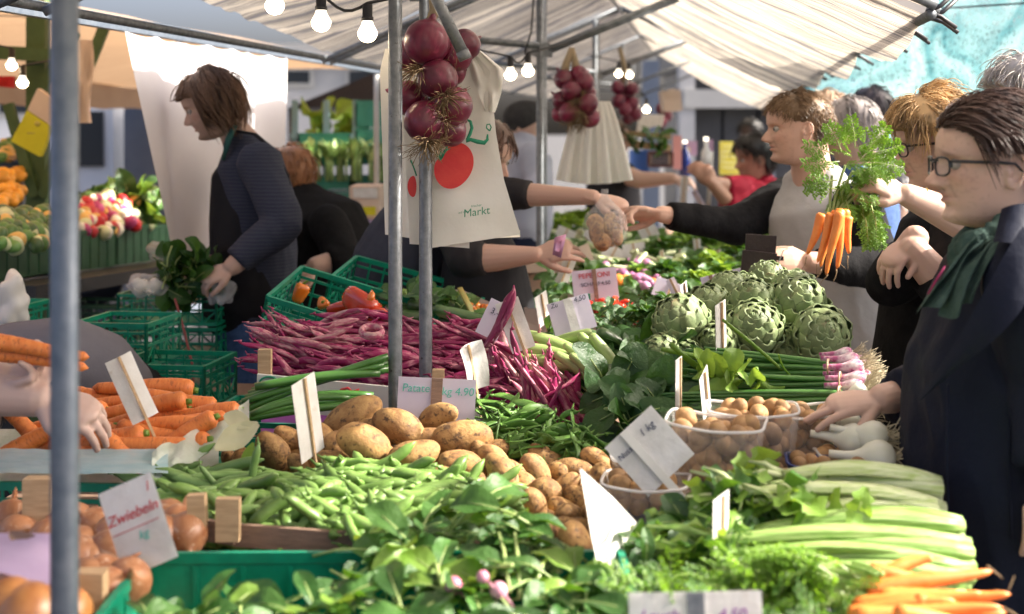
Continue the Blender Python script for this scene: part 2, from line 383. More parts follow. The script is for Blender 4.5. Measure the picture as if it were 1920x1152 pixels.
# ---- left stall: tan roof, green post, bar, white sheet
M['tan'] = mat('tan_canvas', (.50, .36, .24), .8, (.42, .29, .19), 3, trans=.35, tcol=(.55, .35, .2), bump=.2, bscale=8)
M['sheet'] = mat('white_plastic_sheet', (.80, .79, .82), .5, (.72, .71, .75), 2.5, trans=.3, bump=.2, bscale=5)
M['post_green'] = mat('green_painted_timber', (.05, .10, .03), .6, (.07, .13, .04), 12)
rows = []
for i in range(25):
    d = 3.4 + 8.6 * i / 24; r = []
    for j in range(17):
        t = j / 16; o = -1.93 - 2.7 * t
        r.append(S(o, d, 2.01 + .22 * math.sin(math.pi * t * .9) - .10 * t * t - .05 * abs(math.sin(d * 1.7)) * math.sin(math.pi * t) + .01 * noise.noise((o * 4, d * 4, 1))))
    rows.append(r)
mb = MB(); mb.grid(rows); tag(mb.build('canopy', M['tan']), 'tan canvas roof over the fruit stall at the left', 'canopy')
mb = MB(); mb.grid([[S(-4.62 + .02 * math.sin(i * 1.7), 5.2 + .35 * i, 2.0 - .05 * j + .01 * math.sin(i * 2 + j)) for j in range(5)] for i in range(20)])
tag(mb.build('canvas_flap', M['tan']), 'tan canvas side flap hanging at the back of the fruit stall', 'canvas')
mb = MB(); mb.bar(S(-1.9, 3.2, 1.985), S(-1.9, 10.5, 1.985), .03, .045); tag(mb.build('roof_bar', M['steel_blue'], smooth=False), 'long grey roof bar from which the white sheet hangs', 'bar')
# the white sheet with folds
rows = []
n, k = 60, 40
for i in range(n + 1):
    s_ = i / n; r = []
    for j in range(k + 1):
        t = j / k
        d = 4.59 + 1.75 * s_ + .34 * t * (1 - s_)
        z = 1.962 - .95 * t - .012 * abs(math.sin(s_ * 22)) * (1 - t)
        o = -1.885 + t * .02 + (.012 + .035 * t) * math.sin(s_ * 15 + 2.0 * t + .7 * math.sin(s_ * 7)) + .02 * t * noise.noise((s_ * 9, t * 2, 4))
        o += .09 * t * t * math.sin(3.14 * s_)
        r.append(S(o, d, z))
    rows.append(r)
mb = MB(); mb.grid(rows); tag(mb.build('plastic_sheet', M['sheet']), 'long white plastic sheet hanging in folds behind the seller in apron', 'sheet')
# green post with arms
root = thing('canopy_post', 'dark green timber post with slanting arms in the fruit stall', 'post', P(75, 330, 6.4) * 1); root.location.z = 0
b0 = P(72, 240, 6.4)
mb = MB(); mb.bar(Vector((b0.x, b0.y, 0)), Vector((b0.x, b0.y, 2.35)), .085, .085); mb.build('post', M['post_green'], root, False)
for a, b in (((66, 370), (15, 195)), ((80, 370), (120, 250)), ((70, 180), (140, 60)), ((160, 140), (200, 40))):
    mb = MB(); mb.bar(P(*a, 6.35), P(*b, 6.35), .035, .045); mb.build('arm', M['post_green'], root, False)
mb = MB(); mb.bar(P(-20, 98, 6.3), P(120, 105, 6.3), .05, .06); mb.build('crossbar', M['post_green'], root, False)
# red cloth and yellow paper bag
mb = MB(); mb.grid([[P(-20 + 12 * i, 143 + 6 * j + 1.2 * i * (j == 3), 6.2 - .03 * math.sin(i * 2)) for i in range(5)] for j in range(4)]); tag(mb.build('red_cloth', mat('red_cloth', (.5, .02, .02), .8)), 'strip of red cloth hanging under the fruit stall roof', 'cloth')
def bagquad(root, name, m, quad, d, th):
    a = [P(x, y, d) for x, y in quad]; b = [p + Vector((0, th, 0)) for p in a]
    mb = MB(); mb.add(a + b, [(0, 1, 2, 3), (7, 6, 5, 4), (0, 4, 5, 1), (1, 5, 6, 2), (2, 6, 7, 3), (3, 7, 4, 0)]); return mb.build(name, m, root, False)
yb = thing('paper_bag', 'yellow and white paper bag hanging tilted on the green post', 'bag', P(60, 290, 5.9))
M['yellow'] = mat('yellow_paper', (.72, .70, .03), .6, (.65, .62, .02), 8, trans=.25); M['kraft'] = mat('pale_paper', (.72, .60, .50), .6, (.66, .54, .44), 6, trans=.2)
bagquad(yb, 'lower_band', M['yellow'], [(50, 208), (97, 238), (73, 294), (20, 265)], 5.9, .05)
bagquad(yb, 'upper_band', M['kraft'], [(70, 166), (98, 186), (97, 236.5), (51, 206.5)], 5.9, .05)
mb = MB(); mb.ell(P(70, 232, 5.897), (.013, .004, .011), nu=10, nv=6); mb.ell(P(58, 250, 5.897), (.02, .002, .003), nu=8, nv=4); mb.build('print', mat('faded_print', (.45, .4, .08), .7), yb)
mb = MB(); mb.grid([[P(146 + 9 * i + (4 * math.sin(j)), 75 + 26 * j, 5.7 + .02 * math.sin(i * 3 + j)) for i in range(4)] for j in range(7)]); tag(mb.build('paper_roll', M['kraft']), 'pale paper bag bundle hanging behind the near pole', 'bag')

# ---- backdrop: buildings, tents, racks behind
M['conc'] = mat('pale_concrete', (.42, .42, .41), .8, (.48, .47, .46), 2); M['dkfac'] = mat('dark_facade', (.045, .045, .048), .6, (.06, .06, .062), 3)
M['winglass'] = mat('dark_window', (.03, .035, .04), .15); M['bluewall'] = mat('blue_grey_render', (.10, .125, .17), .7, (.12, .145, .19), 5)
M['fascia'] = mat('pale_fascia', (.50, .49, .45), .7, (.44, .43, .4), 3)
def building(label, x0, x1, y, depth, h, m, floors, bays, wm_=None, win=(.62, .55), base=0):
    root = thing('building', label, 'building', ((x0 + x1) / 2, y, 0))
    mb = MB(); mb.box(((x0 + x1) / 2, y + depth / 2, h / 2), (x1 - x0, depth, h)); mb.build('wall', m, root, False)
    fh = (h - base) / floors; bw = (x1 - x0) / bays
    for f in range(floors):
        for b in range(bays):
            cx, cz = x0 + bw * (b + .5), base + fh * (f + .5)
            mb = MB(); mb.box((cx, y - .03, cz), (bw * win[0] + .12, .06, fh * win[1] + .12)); fr = mb.build('window', M['fascia'], root, False)
            mb = MB(); mb.box((cx, y - .045, cz), (bw * win[0], .05, fh * win[1])); mb.build('pane', M['winglass'], fr, False)
    mb = MB(); mb.box(((x0 + x1) / 2, y - .12, h + .1), (x1 - x0 + .3, .4, .25)); mb.build('cornice', M['fascia'], root, False)
    return root
building('pale concrete building far behind the blue racks', -6.2, -1.9, 26, 8, 2.95, M['conc'], 1, 3, base=2.2, win=(.5, .3))
building('white rendered building seen past the fruit stall', -16, -7.2, 24, 8, 3.1, mat('white_render', (.75, .74, .72), .7), 2, 5)
# hall with dark shopfront at the end of the aisle
root = thing('building', 'low hall with a dark shopfront and pale fascia at the end of the aisle', 'building', P(1400, 240, 20)); root.location.z = 0
x0, x1 = P(1296, 0, 20).x, P(1900, 0, 20).x
mb = MB(); mb.box(((x0 + x1) / 2, 22, 1.25), (x1 - x0, 3.0, 2.5)); mb.build('wall', M['dkfac'], root, False)
for i in range(9):
    mb = MB(); mb.box((x0 + (x1 - x0) * (i + .5) / 9, 20.46, 1.0), ((x1 - x0) / 9 - .05, .08, 1.9)); mb.build('shop_panel', M['dkfac'], root, False)
mb = MB(); mb.box(((x0 + x1) / 2, 20.3, 2.06), (x1 - x0 + .2, .6, .26)); mb.build('fascia', M['fascia'], root, False)
mb = MB(); mb.box(((x0 + x1) / 2, 22, 2.8), (x1 - x0 + .2, 3.6, .6)); mb.build('roof', M['dkfac'], root, False)
mb = MB(); mb.box((x0 - .05, 20.2, 1.3), (.22, .3, 2.6)); mb.build('pillar', M['conc'], root, False)
mb = MB(); mb.box((x0 - .55, 20.2, 1.3), (.22, .3, 2.6)); mb.build('pillar', M['bluewall'], root, False)
# blue-grey kiosk wall left of the sheet
root = thing('kiosk', 'blue grey kiosk wall standing behind the white sheet at left', 'kiosk', (P(255, 0, 12).x, 12, 0))
a, b = P(232, 0, 12).x, P(330, 0, 12).x
mb = MB(); mb.box(((a + b) / 2, 12.8, 1.02), (b - a, 1.6, 2.04)); mb.build('wall', M['bluewall'], root, False)
mb = MB(); mb.box(((a + b) / 2, 12.75, 2.07), (b - a + .1, 1.8, .06)); mb.build('roof', M['steel_blue'], root, False)
# white van with dark wheel arch (behind)
root = thing('parked_van', 'white parked van half hidden behind the near pole', 'van', (P(150, 0, 13).x, 13, 0))
M['vanw'] = mat('white_paint', (.8, .8, .8), .3)
a, b = P(60, 0, 13).x, P(215, 0, 13).x
mb = MB(); mb.box(((a + b) / 2, 13.8, 1.2), (b - a, 1.7, 1.75)); mb.build('body', M['vanw'], root, False)
mb = MB(); mb.box((b - .28, 12.93, 1.55), (.4, .04, .5)); mb.build('side_window', M['winglass'], root, False)
for wx in (a + .2, b - .22):
    mb = MB(); mb.tube([(wx, 12.86, .34), (wx, 13.1, .34)], .33, 20); wl = mb.build('wheel', M['black'], root)
    mb = MB(); mb.tube([(wx, 12.83, .34), (wx, 12.9, .34)], .18, 16); mb.build('rim', M['steel'], wl)
# dark tent roof behind
M['navy'] = mat('navy_canvas', (.02, .022, .035), .75, (.03, .033, .05), 3)
root = thing('market_tent', 'dark navy market tent behind the blue racks', 'tent', P(640, 240, 12)); root.location.z = 0
q = [P(535, 205, 12), P(700, 138, 12), P(735, 130, 12), P(735, 196, 12)]
mb = MB(); b_ = [p + Vector((0, 2.5, 0)) for p in q]; mb.add(q + b_, [(0, 3, 2, 1), (4, 5, 6, 7), (0, 1, 5, 4), (1, 2, 6, 5), (2, 3, 7, 6), (3, 0, 4, 7)]); mb.build('roof', M['navy'], root, False)
for x in (545, 728):
    mb = MB(); t = P(x, 203 if x < 600 else 190, 12.1); mb.tube([Vector((t.x, t.y, 0)), t], .025, 8); mb.build('pole', M['steel'], root)
# second parasol-like dark roof at right, behind man
root = thing('market_parasol', 'dark blue market parasol far behind the man in black and grey', 'parasol', P(1570, 240, 14)); root.location.z = 0
pk = P(1570, 150, 14); mb = MB(); mb.lathe([(0, 0.0), (.35, -.03), (.62, -.12), (.66, -.19), (.6, -.2), (0, -.05)], 12, pk); mb.build('canopy', mat('dark_blue_canvas', (.02, .06, .13), .7, (.03, .08, .16), 4), root)
mb = MB(); mb.tube([Vector((pk.x, pk.y, 0)), pk], .025, 8); mb.build('pole', M['steel'], root)
# ---- teal mesh tarpaulin on the right
def teal_mat():
    m = bpy.data.materials.new('teal_mesh'); m.use_nodes = True; t = m.node_tree; N = t.nodes; Lk = t.links.new
    tc = N.new('ShaderNodeTexCoord'); n1 = N.new('ShaderNodeTexNoise'); n1.inputs['Scale'].default_value = 55; n1.inputs['Detail'].default_value = 2; Lk(tc.outputs['Object'], n1.inputs['Vector'])
    r1 = N.new('ShaderNodeMapRange'); r1.inputs[1].default_value = .5; r1.inputs[2].default_value = .68; Lk(n1.outputs['Fac'], r1.inputs[0])
    n2 = N.new('ShaderNodeTexNoise'); n2.inputs['Scale'].default_value = 2.2; n2.inputs['Detail'].default_value = 5; n2.inputs['Distortion'].default_value = 1.5; Lk(tc.outputs['Object'], n2.inputs['Vector'])
    r2 = N.new('ShaderNodeMapRange'); r2.inputs[1].default_value = .36; r2.inputs[2].default_value = .62; Lk(n2.outputs['Fac'], r2.inputs[0])
    mx = N.new('ShaderNodeMix'); mx.data_type = 'RGBA'; mx.inputs[6].default_value = (.04, .15, .17, 1); mx.inputs[7].default_value = (.24, .38, .39, 1); Lk(r2.outputs[0], mx.inputs[0])
    b = N['Principled BSDF']; b.inputs['Roughness'].default_value = .35; Lk(mx.outputs[2], b.inputs['Base Color'])
    tr = N.new('ShaderNodeBsdfTranslucent'); Lk(mx.outputs[2], tr.inputs[0]); ms = N.new('ShaderNodeMixShader'); ms.inputs[0].default_value = .62; Lk(b.outputs[0], ms.inputs[1]); Lk(tr.outputs[0], ms.inputs[2])
    tp = N.new('ShaderNodeBsdfTransparent'); m2 = N.new('ShaderNodeMixShader'); ma = N.new('ShaderNodeMath'); ma.operation = 'MULTIPLY'; ma.inputs[1].default_value = .7
    Lk(r1.outputs[0], ma.inputs[0]); Lk(ma.outputs[0], m2.inputs[0]); Lk(ms.outputs[0], m2.inputs[1]); Lk(tp.outputs[0], m2.inputs[2])
    bp = N.new('ShaderNodeBump'); bp.inputs['Strength'].default_value = .5; bp.inputs['Distance'].default_value = .06; n3 = N.new('ShaderNodeTexNoise'); n3.inputs['Scale'].default_value = 4; n3.inputs['Detail'].default_value = 6; n3.inputs['Distortion'].default_value = 1; Lk(tc.outputs['Object'], n3.inputs['Vector']); Lk(n3.outputs['Fac'], bp.inputs['Height']); Lk(bp.outputs[0], b.inputs['Normal']); Lk(bp.outputs[0], tr.inputs['Normal'])
    Lk(m2.outputs[0], N['Material Output'].inputs[0]); return m
M['teal'] = teal_mat()
rows = []
for i in range(61):
    u = i / 60; r = []
    for j in range(31):
        v = j / 30
        top = P(1470 + 620 * u, -40 - 260 * u, 9.0 - 3.2 * u); bot = P(1495 + 620 * u, 165 + 240 * u ** .7, 8.6 - 3.4 * u)
        p = top.lerp(bot, v); p += Vector((.10, -.25, 0)) * (noise.noise((u * 4, v * 3, 2)) + .5 * noise.noise((u * 11 + v * 3, v * 5, 5))); p.z -= .06 * math.sin(math.pi * v)
        r.append(p)
    rows.append(r)
mb = MB(); mb.grid(rows); tag(mb.build('mesh_tarpaulin', M['teal']), 'glowing teal mesh tarpaulin stretched behind the customers', 'tarpaulin')
mb = MB(); mb.tube([P(1690, 20, 6.5), P(1800, 14, 6.0), P(1990, 2, 5.5)], .004, 6); tag(mb.build('guy_rope', M['black']), 'thin dark rope stretched across the teal tarpaulin', 'rope')
# ================================================================= CRATES
def panel(mb, a, b, h, th, inward, style):
    """lattice wall from a to b (bottom line), height h"""
    a, b = Vector(a), Vector(b); d = (b - a); L = d.length; d.normalize(); z = Vector((0, 0, 1))
    pt = lambda s, t: a + d * (s * L) + z * (t * h)
    mb.bar(pt(-.0, .95), pt(1, .95), th * 2.6, h * .10)
    if style == 'solid':
        mb.bar(pt(0, .45), pt(1, .45), th, h * .88)
        n = max(3, int(L / .07))
        for i in range(n + 1): mb.bar(pt(i / n, .04), pt(i / n, .88), th * 2.0, .010)
        return
    mb.bar(pt(0, .05), pt(1, .05), th * 1.6, h * .1); mb.bar(pt(0, .5), pt(1, .5), th * 1.3, h * .06); mb.bar(pt(0, .78), pt(1, .78), th * 1.2, h * .05)
    n = max(4, int(L / .045))
    for i in range(n + 1):
        s_ = i / n
        mb.bar(pt(s_, .05), pt(s_, .95), th * 1.2, .006 if 0 < i < n else .016)
        if i < n and i % 2 == 0: mb.bar(pt(s_, .08), pt(s_ + 1 / n, .48), th, .005)
        if i < n and i % 2 == 1: mb.bar(pt(s_ + 1 / n, .08), pt(s_, .48), th, .005)
    if h > .12: mb.bar(pt(.36, .66), pt(.64, .66), th * 1.5, h * .05)
def crate(label, c, L, W, h, m, yaw=0, style='lattice', group=None, pitch=0, roll=0, name='plastic_crate'):
    """c = world position of the centre of its bottom; L along local x"""
    root = thing(name, label, 'crate', c, (roll, pitch, yaw), group)
    co = [(-L / 2, -W / 2), (L / 2, -W / 2), (L / 2, W / 2), (-L / 2, W / 2)]
    for i, nm in enumerate(('side_panel', 'end_panel', 'side_panel', 'end_panel')):
        mb = MB(); a, b = co[i], co[(i + 1) % 4]; panel(mb, (*a, 0.004), (*b, 0.004), h, .004, None, style); mb.build(nm, m, root, False, False)
    mb = MB(); mb.box((0, 0, .006), (L - .01, W - .01, .006)); mb.build('bottom', m, root, False, False)
    return root
gc, dc = M['green_crate'], M['dark_crate']

# ================================================================= PRODUCE MATERIALS
M['potato'] = mat('potato_skin', (.45, .265, .095), .72, (.24, .12, .042), 34, 7, .38, .60, bump=.5, bscale=120, rnd=.16, col3=(.11, .06, .028), scale3=62, lo3=.55, hi3=.64, bdist=.004)
M['carrot'] = mat('carrot_skin', (.72, .235, .055), .5, (.62, .16, .03), 40, 5, bump=.5, bscale=60, rnd=.14, stretch=(2.5, 1, 1), bdist=.003, col3=(.40, .11, .03), scale3=70, lo3=.56, hi3=.68)
M['carrot_bunch'] = mat('young_carrot_skin', (.76, .25, .05), .42, (.68, .19, .03), 40, 5, bump=.2, bscale=70, rnd=.1, bdist=.002)
M['onion'] = mat('yellow_onion_skin', (.46, .20, .06), .33, (.36, .13, .035), 8, 5, stretch=(6, 6, .6), rnd=.15, spec=.6, bump=.1, bdist=.003)
M['onion_pale'] = mat('pale_onion_skin', (.44, .21, .10), .36, (.29, .11, .045), 9, 6, stretch=(7, 7, .5), col3=(.58, .42, .30), scale3=20, lo3=.6, hi3=.7, rnd=.12)
M['red_onion'] = mat('red_onion_skin', (.17, .014, .042), .3, (.10, .010, .03), 7, 5, stretch=(7, 7, .5), rnd=.3, spec=.55, bump=.15, bdist=.003, col3=(.24, .03, .07), scale3=9, lo3=.6, hi3=.75)
M['roots'] = mat('dry_roots', (.20, .135, .07), .9); M['dry_stem'] = mat('dry_onion_stem', (.28, .22, .14), .9)
M['pea'] = mat('pea_pod', (.13, .25, .05), .38, (.21, .34, .09), 40, 4, rnd=.3, trans=.12, spec=.4, bump=.1, bscale=30, bdist=.004)
M['broad_bean'] = mat('broad_bean_pod', (.13, .24, .06), .5, (.18, .30, .09), 30, 4, rnd=.18, bump=.2, bscale=25, bdist=.004)
M['snow_pea'] = mat('snow_pea_pod', (.10, .23, .04), .4, (.15, .30, .06), 30, 4, rnd=.25, trans=.22)
M['bean'] = mat('purple_bean_pod', (.27, .012, .085), .5, (.52, .22, .26), 75, 4, .50, .66, rnd=.32, trans=.08, stretch=(.35, 1, 1), bump=.15, bdist=.003)
M['bean_pale'] = mat('pale_bean_pod', (.40, .07, .15), .5, (.56, .36, .33), 110, 4, .42, .62, rnd=.2, trans=.1, stretch=(.35, 1, 1))
M['leaf'] = mat('spinach_leaf', (.022, .078, .015), .36, (.042, .115, .024), 12, 5, trans=.26, tcol=(.12, .27, .015), rnd=.25, bump=.5, bscale=45, spec=.45)
M['leaf_dark'] = mat('dark_leaf', (.022, .075, .018), .42, (.04, .105, .028), 14, 5, trans=.22, tcol=(.09, .22, .015), rnd=.25, bump=.5, bscale=40, spec=.45)
M['leaf_lime'] = mat('lime_leaf', (.14, .27, .035), .45, (.21, .34, .06), 16, 5, trans=.32, tcol=(.36, .52, .05), rnd=.2, bump=.4, bscale=40)
M['leaf_fresh'] = mat('fresh_leaf', (.038, .115, .02), .4, (.066, .16, .032), 14, 5, trans=.26, tcol=(.15, .31, .02), rnd=.3, bump=.5, bscale=45)
M['stalk'] = mat('pale_stalk', (.42, .52, .20), .4, (.36, .48, .16), 20, trans=.25, stretch=(8, 8, .6))
M['celery'] = mat('celery_stalk', (.17, .32, .06), .38, (.37, .50, .17), 7, 5, .40, .60, trans=.25, tcol=(.5, .65, .2), stretch=(.5, 30, 30), rnd=.12, spec=.45, bump=.3, bscale=14, bdist=.004)
M['celery_pale'] = mat('pale_celery_stalk', (.62, .67, .40), .38, (.36, .47, .15), 7, 5, .42, .64, trans=.25, tcol=(.7, .75, .4), stretch=(.5, 30, 30), rnd=.08, spec=.45, bump=.3, bscale=14, bdist=.004)
M['scallion'] = mat('onion_green', (.045, .15, .025), .32, (.075, .20, .04), 12, 3, stretch=(1, 1, 1), rnd=.25, spec=.55, trans=.1)
M['white_bulb'] = mat('white_onion_bulb', (.80, .80, .70), .3, (.70, .72, .55), 9, stretch=(5, 5, .6), trans=.1, spec=.6, bump=.1)
M['purple_bulb'] = mat('purple_onion_bulb', (.34, .06, .17), .32, (.80, .74, .72), 38, 4, .40, .62, stretch=(1, 1, 1), spec=.6)
M['artichoke'] = mat('artichoke_bract', (.15, .215, .085), .55, (.235, .29, .13), 30, 4, rnd=.28, trans=.06, col3=(.16, .10, .055), scale3=22, lo3=.60, hi3=.80, bump=.3, bscale=70)
M['pepper'] = mat('red_pepper', (.55, .02, .012), .18, (.5, .05, .01), 5, spec=.6, coat=.4, rnd=.2); M['pepper_orange'] = mat('orange_pepper', (.65, .20, .02), .2, (.6, .12, .01), 6, spec=.6, coat=.3)
M['nut'] = mat('small_potato_skin', (.40, .235, .095), .65, (.25, .13, .05), 55, 5, rnd=.3, bump=.3, bscale=110, bdist=.003)
M['tub'] = None

# ================================================================= PRODUCE SHAPES
def potato_me(i):
    random.seed(100 + i); mb = MB(); L = U(.052, .068); w_ = U(.035, .042)
    mb.ell((0, 0, 0), (L, w_, w_ * U(.85, .98)), nu=24, nv=18, amp=.0); me = mb
    vs = []
    for q in mb.v:
        q = Vector(q); n1 = noise.noise(q * 16 + Vector((i * 5, i, 0))); n2 = noise.noise(q * 45 + Vector((i, i * 3, 2)))
        q *= 1 + .15 * n1 + .03 * n2; q.z += .012 * math.sin(q.x * 22 + i); vs.append(tuple(q))
    mb.v = vs; return mb.mesh('potato', M['potato'])
POT = [potato_me(i) for i in range(8)]
def carrot_me(i, L, r, m, blunt=.55, stub=True):
    random.seed(200 + i); mb = MB(); n = 22; pts = []; rad = []; ph = U(0, 6)
    for k in range(n):
        t = k / (n - 1); pts.append(((t - .5) * L, .02 * L * math.sin(t * 4 + ph), .012 * L * math.sin(t * 5 + ph * 2)))
        rr = r * (1 - (1 - blunt) * t ** 1.3) * (1 + .035 * math.sin(t * 60 + ph) * random.random())
        if t > .93: rr *= max(.12, 1 - ((t - .93) / .07) ** 2 * .9)
        if t < .05: rr *= .62 + .38 * (t / .05)
        rad.append(rr)
    mb.tube(pts, rad, 14)
    if stub: mb.tube([(-L * .5 - .012, 0, 0), (-L * .5 + .003, 0, 0)], [r * .28, r * .4], 8, 1)
    return mb.mesh('carrot', [m, M['leaf_lime']])
CAR = [carrot_me(i, U(.19, .25), U(.0185, .0225), M['carrot'], U(.45, .65)) for i in range(7)]
CARB = [carrot_me(20 + i, U(.13, .16), U(.0095, .0125), M['carrot_bunch'], .3, False) for i in range(5)]
CARL = [carrot_me(30 + i, U(.19, .23), U(.0115, .014), M['carrot_bunch'], .32, False) for i in range(5)]
def onion_me(i, m, roots=False, name='onion', neck=.03):
    random.seed(300 + i); sq = U(.86, 1.0); R0 = .038
    prof = [(.0, -R0 * sq), (.010, -R0 * sq * .985), (.022, -R0 * sq * .86), (.032, -R0 * sq * .55), (.0375, -R0 * sq * .15), (.038, R0 * .12), (.035, R0 * .45), (.027, R0 * .75), (.015, R0 * .98), (.008, R0 * 1.12), (.0055, R0 * 1.25), (.0045, R0 * 1.25 + neck * .6), (.001, R0 * 1.25 + neck)]
    mb = MB(); mb.lathe(prof, 28); mb.v = [tuple(Vector(q) * (1 + .05 * noise.noise(Vector(q) * 24 + Vector((i, 0, 0))))) for q in mb.v]
    return mb.mesh(name, m)
def roots_me(i, n=64, L=.027):
    random.seed(330 + i); mb = MB()
    for k in range(n):
        a = U(0, 6.28); r = U(.0, .009); p = Vector((r * math.cos(a), r * math.sin(a), -.034)); d = Vector((math.cos(a) * U(.1, 1.4), math.sin(a) * U(.1, 1.4), -U(.1, 1))).normalized(); pts = [p]
        for s_ in range(4):
            d = (d + Vector((U(-.5, .5), U(-.5, .5), U(-.4, .3)))).normalized(); p = p + d * L * U(.2, .38); pts.append(p)
        mb.tube(pts, [.0008, .0007, .0006, .0005, .0003], 3)
    return mb.mesh('root_tuft', M['roots'])
ON = [onion_me(i, M['onion']) for i in range(4)]; ONP = [onion_me(10 + i, M['onion_pale']) for i in range(3)]
RON = [onion_me(20 + i, M['red_onion'], name='red_onion', neck=.014) for i in range(4)]; RTS = [roots_me(i) for i in range(3)]
def pod_me(i, L, W, T, m, bumps=6, bend=.12, name='pod', amp=.16, calyx=True, n=14, sides=8, twist=0):
    random.seed(400 + i); mb = MB(); pts = []; ph = U(0, 6); vs = []
    for k in range(n + 1):
        t = k / n; x = (t - .5) * L; c = Vector((x, bend * L * (math.sin(math.pi * t) - .5), .03 * L * math.sin(t * 5 + ph)))
        e = min(1, (math.sin(math.pi * min(max(t, .015), .985)) * 2.0)) ** .8; wv = 1 + amp * abs(math.sin(math.pi * bumps * t)) - amp * .5
        tw = twist * t
        for j in range(sides):
            a = 2 * math.pi * j / sides; yy = math.cos(a) * W / 2 * e; zz = math.sin(a) * T / 2 * e * wv
            vs.append(c + Vector((0, yy * math.cos(tw) - zz * math.sin(tw), yy * math.sin(tw) + zz * math.cos(tw))))
    fs = [(k * sides + j, k * sides + (j + 1) % sides, (k + 1) * sides + (j + 1) % sides, (k + 1) * sides + j) for k in range(n) for j in range(sides)]
    fs += [tuple(range(sides - 1, -1, -1)), tuple(n * sides + j for j in range(sides))]; mb.add(vs, fs)
    if calyx:
        b = Vector((-L / 2, -bend * L * .5, 0)); mb.tube([b + Vector((-.012, 0, .004)), b + Vector((-.003, 0, 0)), b + Vector((.004, 0, 0))], [.0013, .0018, W * .28], 6)
    return mb.mesh(name, m)
PEA = [pod_me(i, U(.078, .10), .0175, .0148, M['pea'], 6, U(.02, .1), 'pea_pod') for i in range(6)]
BRO = [pod_me(10 + i, U(.12, .16), .021, .018, M['broad_bean'], 5, U(.03, .16), 'broad_bean_pod', .2) for i in range(5)]
SNO = [pod_me(20 + i, U(.07, .09), .0165, .0042, M['snow_pea'], 6, U(.02, .14), 'snow_pea_pod', .5, twist=U(-.8, .8)) for i in range(6)]
BEA = [pod_me(40 + i, U(.14, .19), .019, .010, M['bean'] if i < 6 else M['bean_pale'], 7, U(-.22, .22), 'purple_bean_pod', .25, n=16, twist=U(-1.5, 1.5)) for i in range(9)]
def leaf_me(i, L, W, m, stalk=.06, droop=.8, wav=.14, fold=.3, name='leaf', nl=8, nw=3, sr=.0022, prof=None, smat=None):
    random.seed(500 + i); mb = MB(); mb.leaf((0, 0, 0), (1, 0, .0), (0, 0, 1), L, W, nl, nw, droop, fold, wav, prof, seed=i * 1.7)
    if stalk: mb.tube([(-stalk, 0, -stalk * .25), (-stalk * .4, 0, -stalk * .03), (0, 0, 0), (L * .3, 0, -.001), (L * .6, 0, -L * .1 * droop)], [sr * 1.25, sr, sr, sr * .7, sr * .4], 5, 1)
    return mb.mesh(name, [m, smat or M['stalk']])
SPI = [leaf_me(i, U(.05, .10), U(.028, .052), M['leaf'], .055, U(.3, 1.1), U(.08, .18), U(.2, .5)) for i in range(6)]
SPF = [leaf_me(30 + i, U(.08, .11), U(.045, .06), M['leaf_fresh'] if i < 4 else M['leaf_lime'], .06, U(.5, 1.3), .18, U(.2, .5)) for i in range(5)]
DRK = [leaf_me(10 + i, U(.08, .12), U(.05, .07), M['leaf_dark'], .03, U(.5, 1.4), .2, U(.3, .6)) for i in range(5)]
LIM = [leaf_me(20 + i, U(.07, .10), U(.05, .075), M['leaf_lime'], .0, U(.6, 1.5), .3, U(.3, .7)) for i in range(5)]
BIG = [leaf_me(40 + i, U(.17, .22), U(.11, .14), M['leaf_dark'] if i % 2 else M['leaf'], .08, U(.6, 1.3), .22, .3, nl=10, sr=.006) for i in range(4)]
def frond_me(i, L, m, dens=1.0, spread=.42, name='frond', lw=.0045):
    random.seed(600 + i); mb = MB(); pts = []; p = Vector((0, 0, 0)); d = Vector((1, 0, .35)).normalized(); n = 9
    for k in range(n + 1):
        pts.append(p.copy()); d = (d + Vector((0, U(-.1, .1), -.11))).normalized(); p = p + d * L / n
    mb.tube(pts, [.0016 * (1 - .08 * k) for k in range(n + 1)], 4, 1)
    for k in range(2, n + 1):
        for sd in (-1, 1):
            q = pts[k]; dd = (Vector((.75, sd * 1.0, U(-.2, .3)))).normalized(); Ls = L * spread * (1.1 - .08 * k) * U(.7, 1.1); m_ = 5
            pp = [q + dd * (Ls * t / m_) + Vector((0, 0, -.3 * Ls * (t / m_) ** 2)) for t in range(m_ + 1)]
            mb.tube(pp, .0006, 3, 1, caps=False)
            for t in range(1, m_ + 1):
                for s2 in (-1, 1):
                    for r_ in range(2 if dens > .6 else 1):
                        ld = (dd + Vector((U(-.3, .6), s2 * U(.5, 1.1), U(-.5, .5)))).normalized(); a = pp[t]; l_ = Ls * U(.16, .30); sdv = ld.cross(Vector((U(-.4, .4), U(-.4, .4), 1))).normalized() * lw * U(.6, 1.1)
                        mb.add([a, a + ld * l_ * .5 + sdv, a + ld * l_, a + ld * l_ * .5 - sdv], [(0, 1, 2, 3)])
    return mb.mesh(name, [m, M['stalk']], False)
M['frond'] = mat('carrot_top', (.10, .22, .02), .5, (.17, .31, .035), 30, trans=.35, tcol=(.28, .50, .03), rnd=.2)
M['frond_dk'] = mat('herb_green', (.05, .14, .03), .5, (.09, .2, .045), 30, trans=.3, tcol=(.2, .4, .04), rnd=.3)
FRO = [frond_me(i, U(.14, .2), M['frond']) for i in range(4)]; FRD = [frond_me(10 + i, U(.10, .14), M['frond_dk'], .5) for i in range(3)]
def lobed(t): return (math.sin(math.pi * (t * .9 + .06)) ** .6) * (.75 + .25 * math.sin(t * 19))
CEL = [leaf_me(60 + i, U(.06, .085), U(.05, .07), M['leaf_lime'] if i < 3 else M['leaf_fresh'], .05, U(.4, 1.5), .35, U(.2, .6), prof=lobed, sr=.003) for i in range(6)]

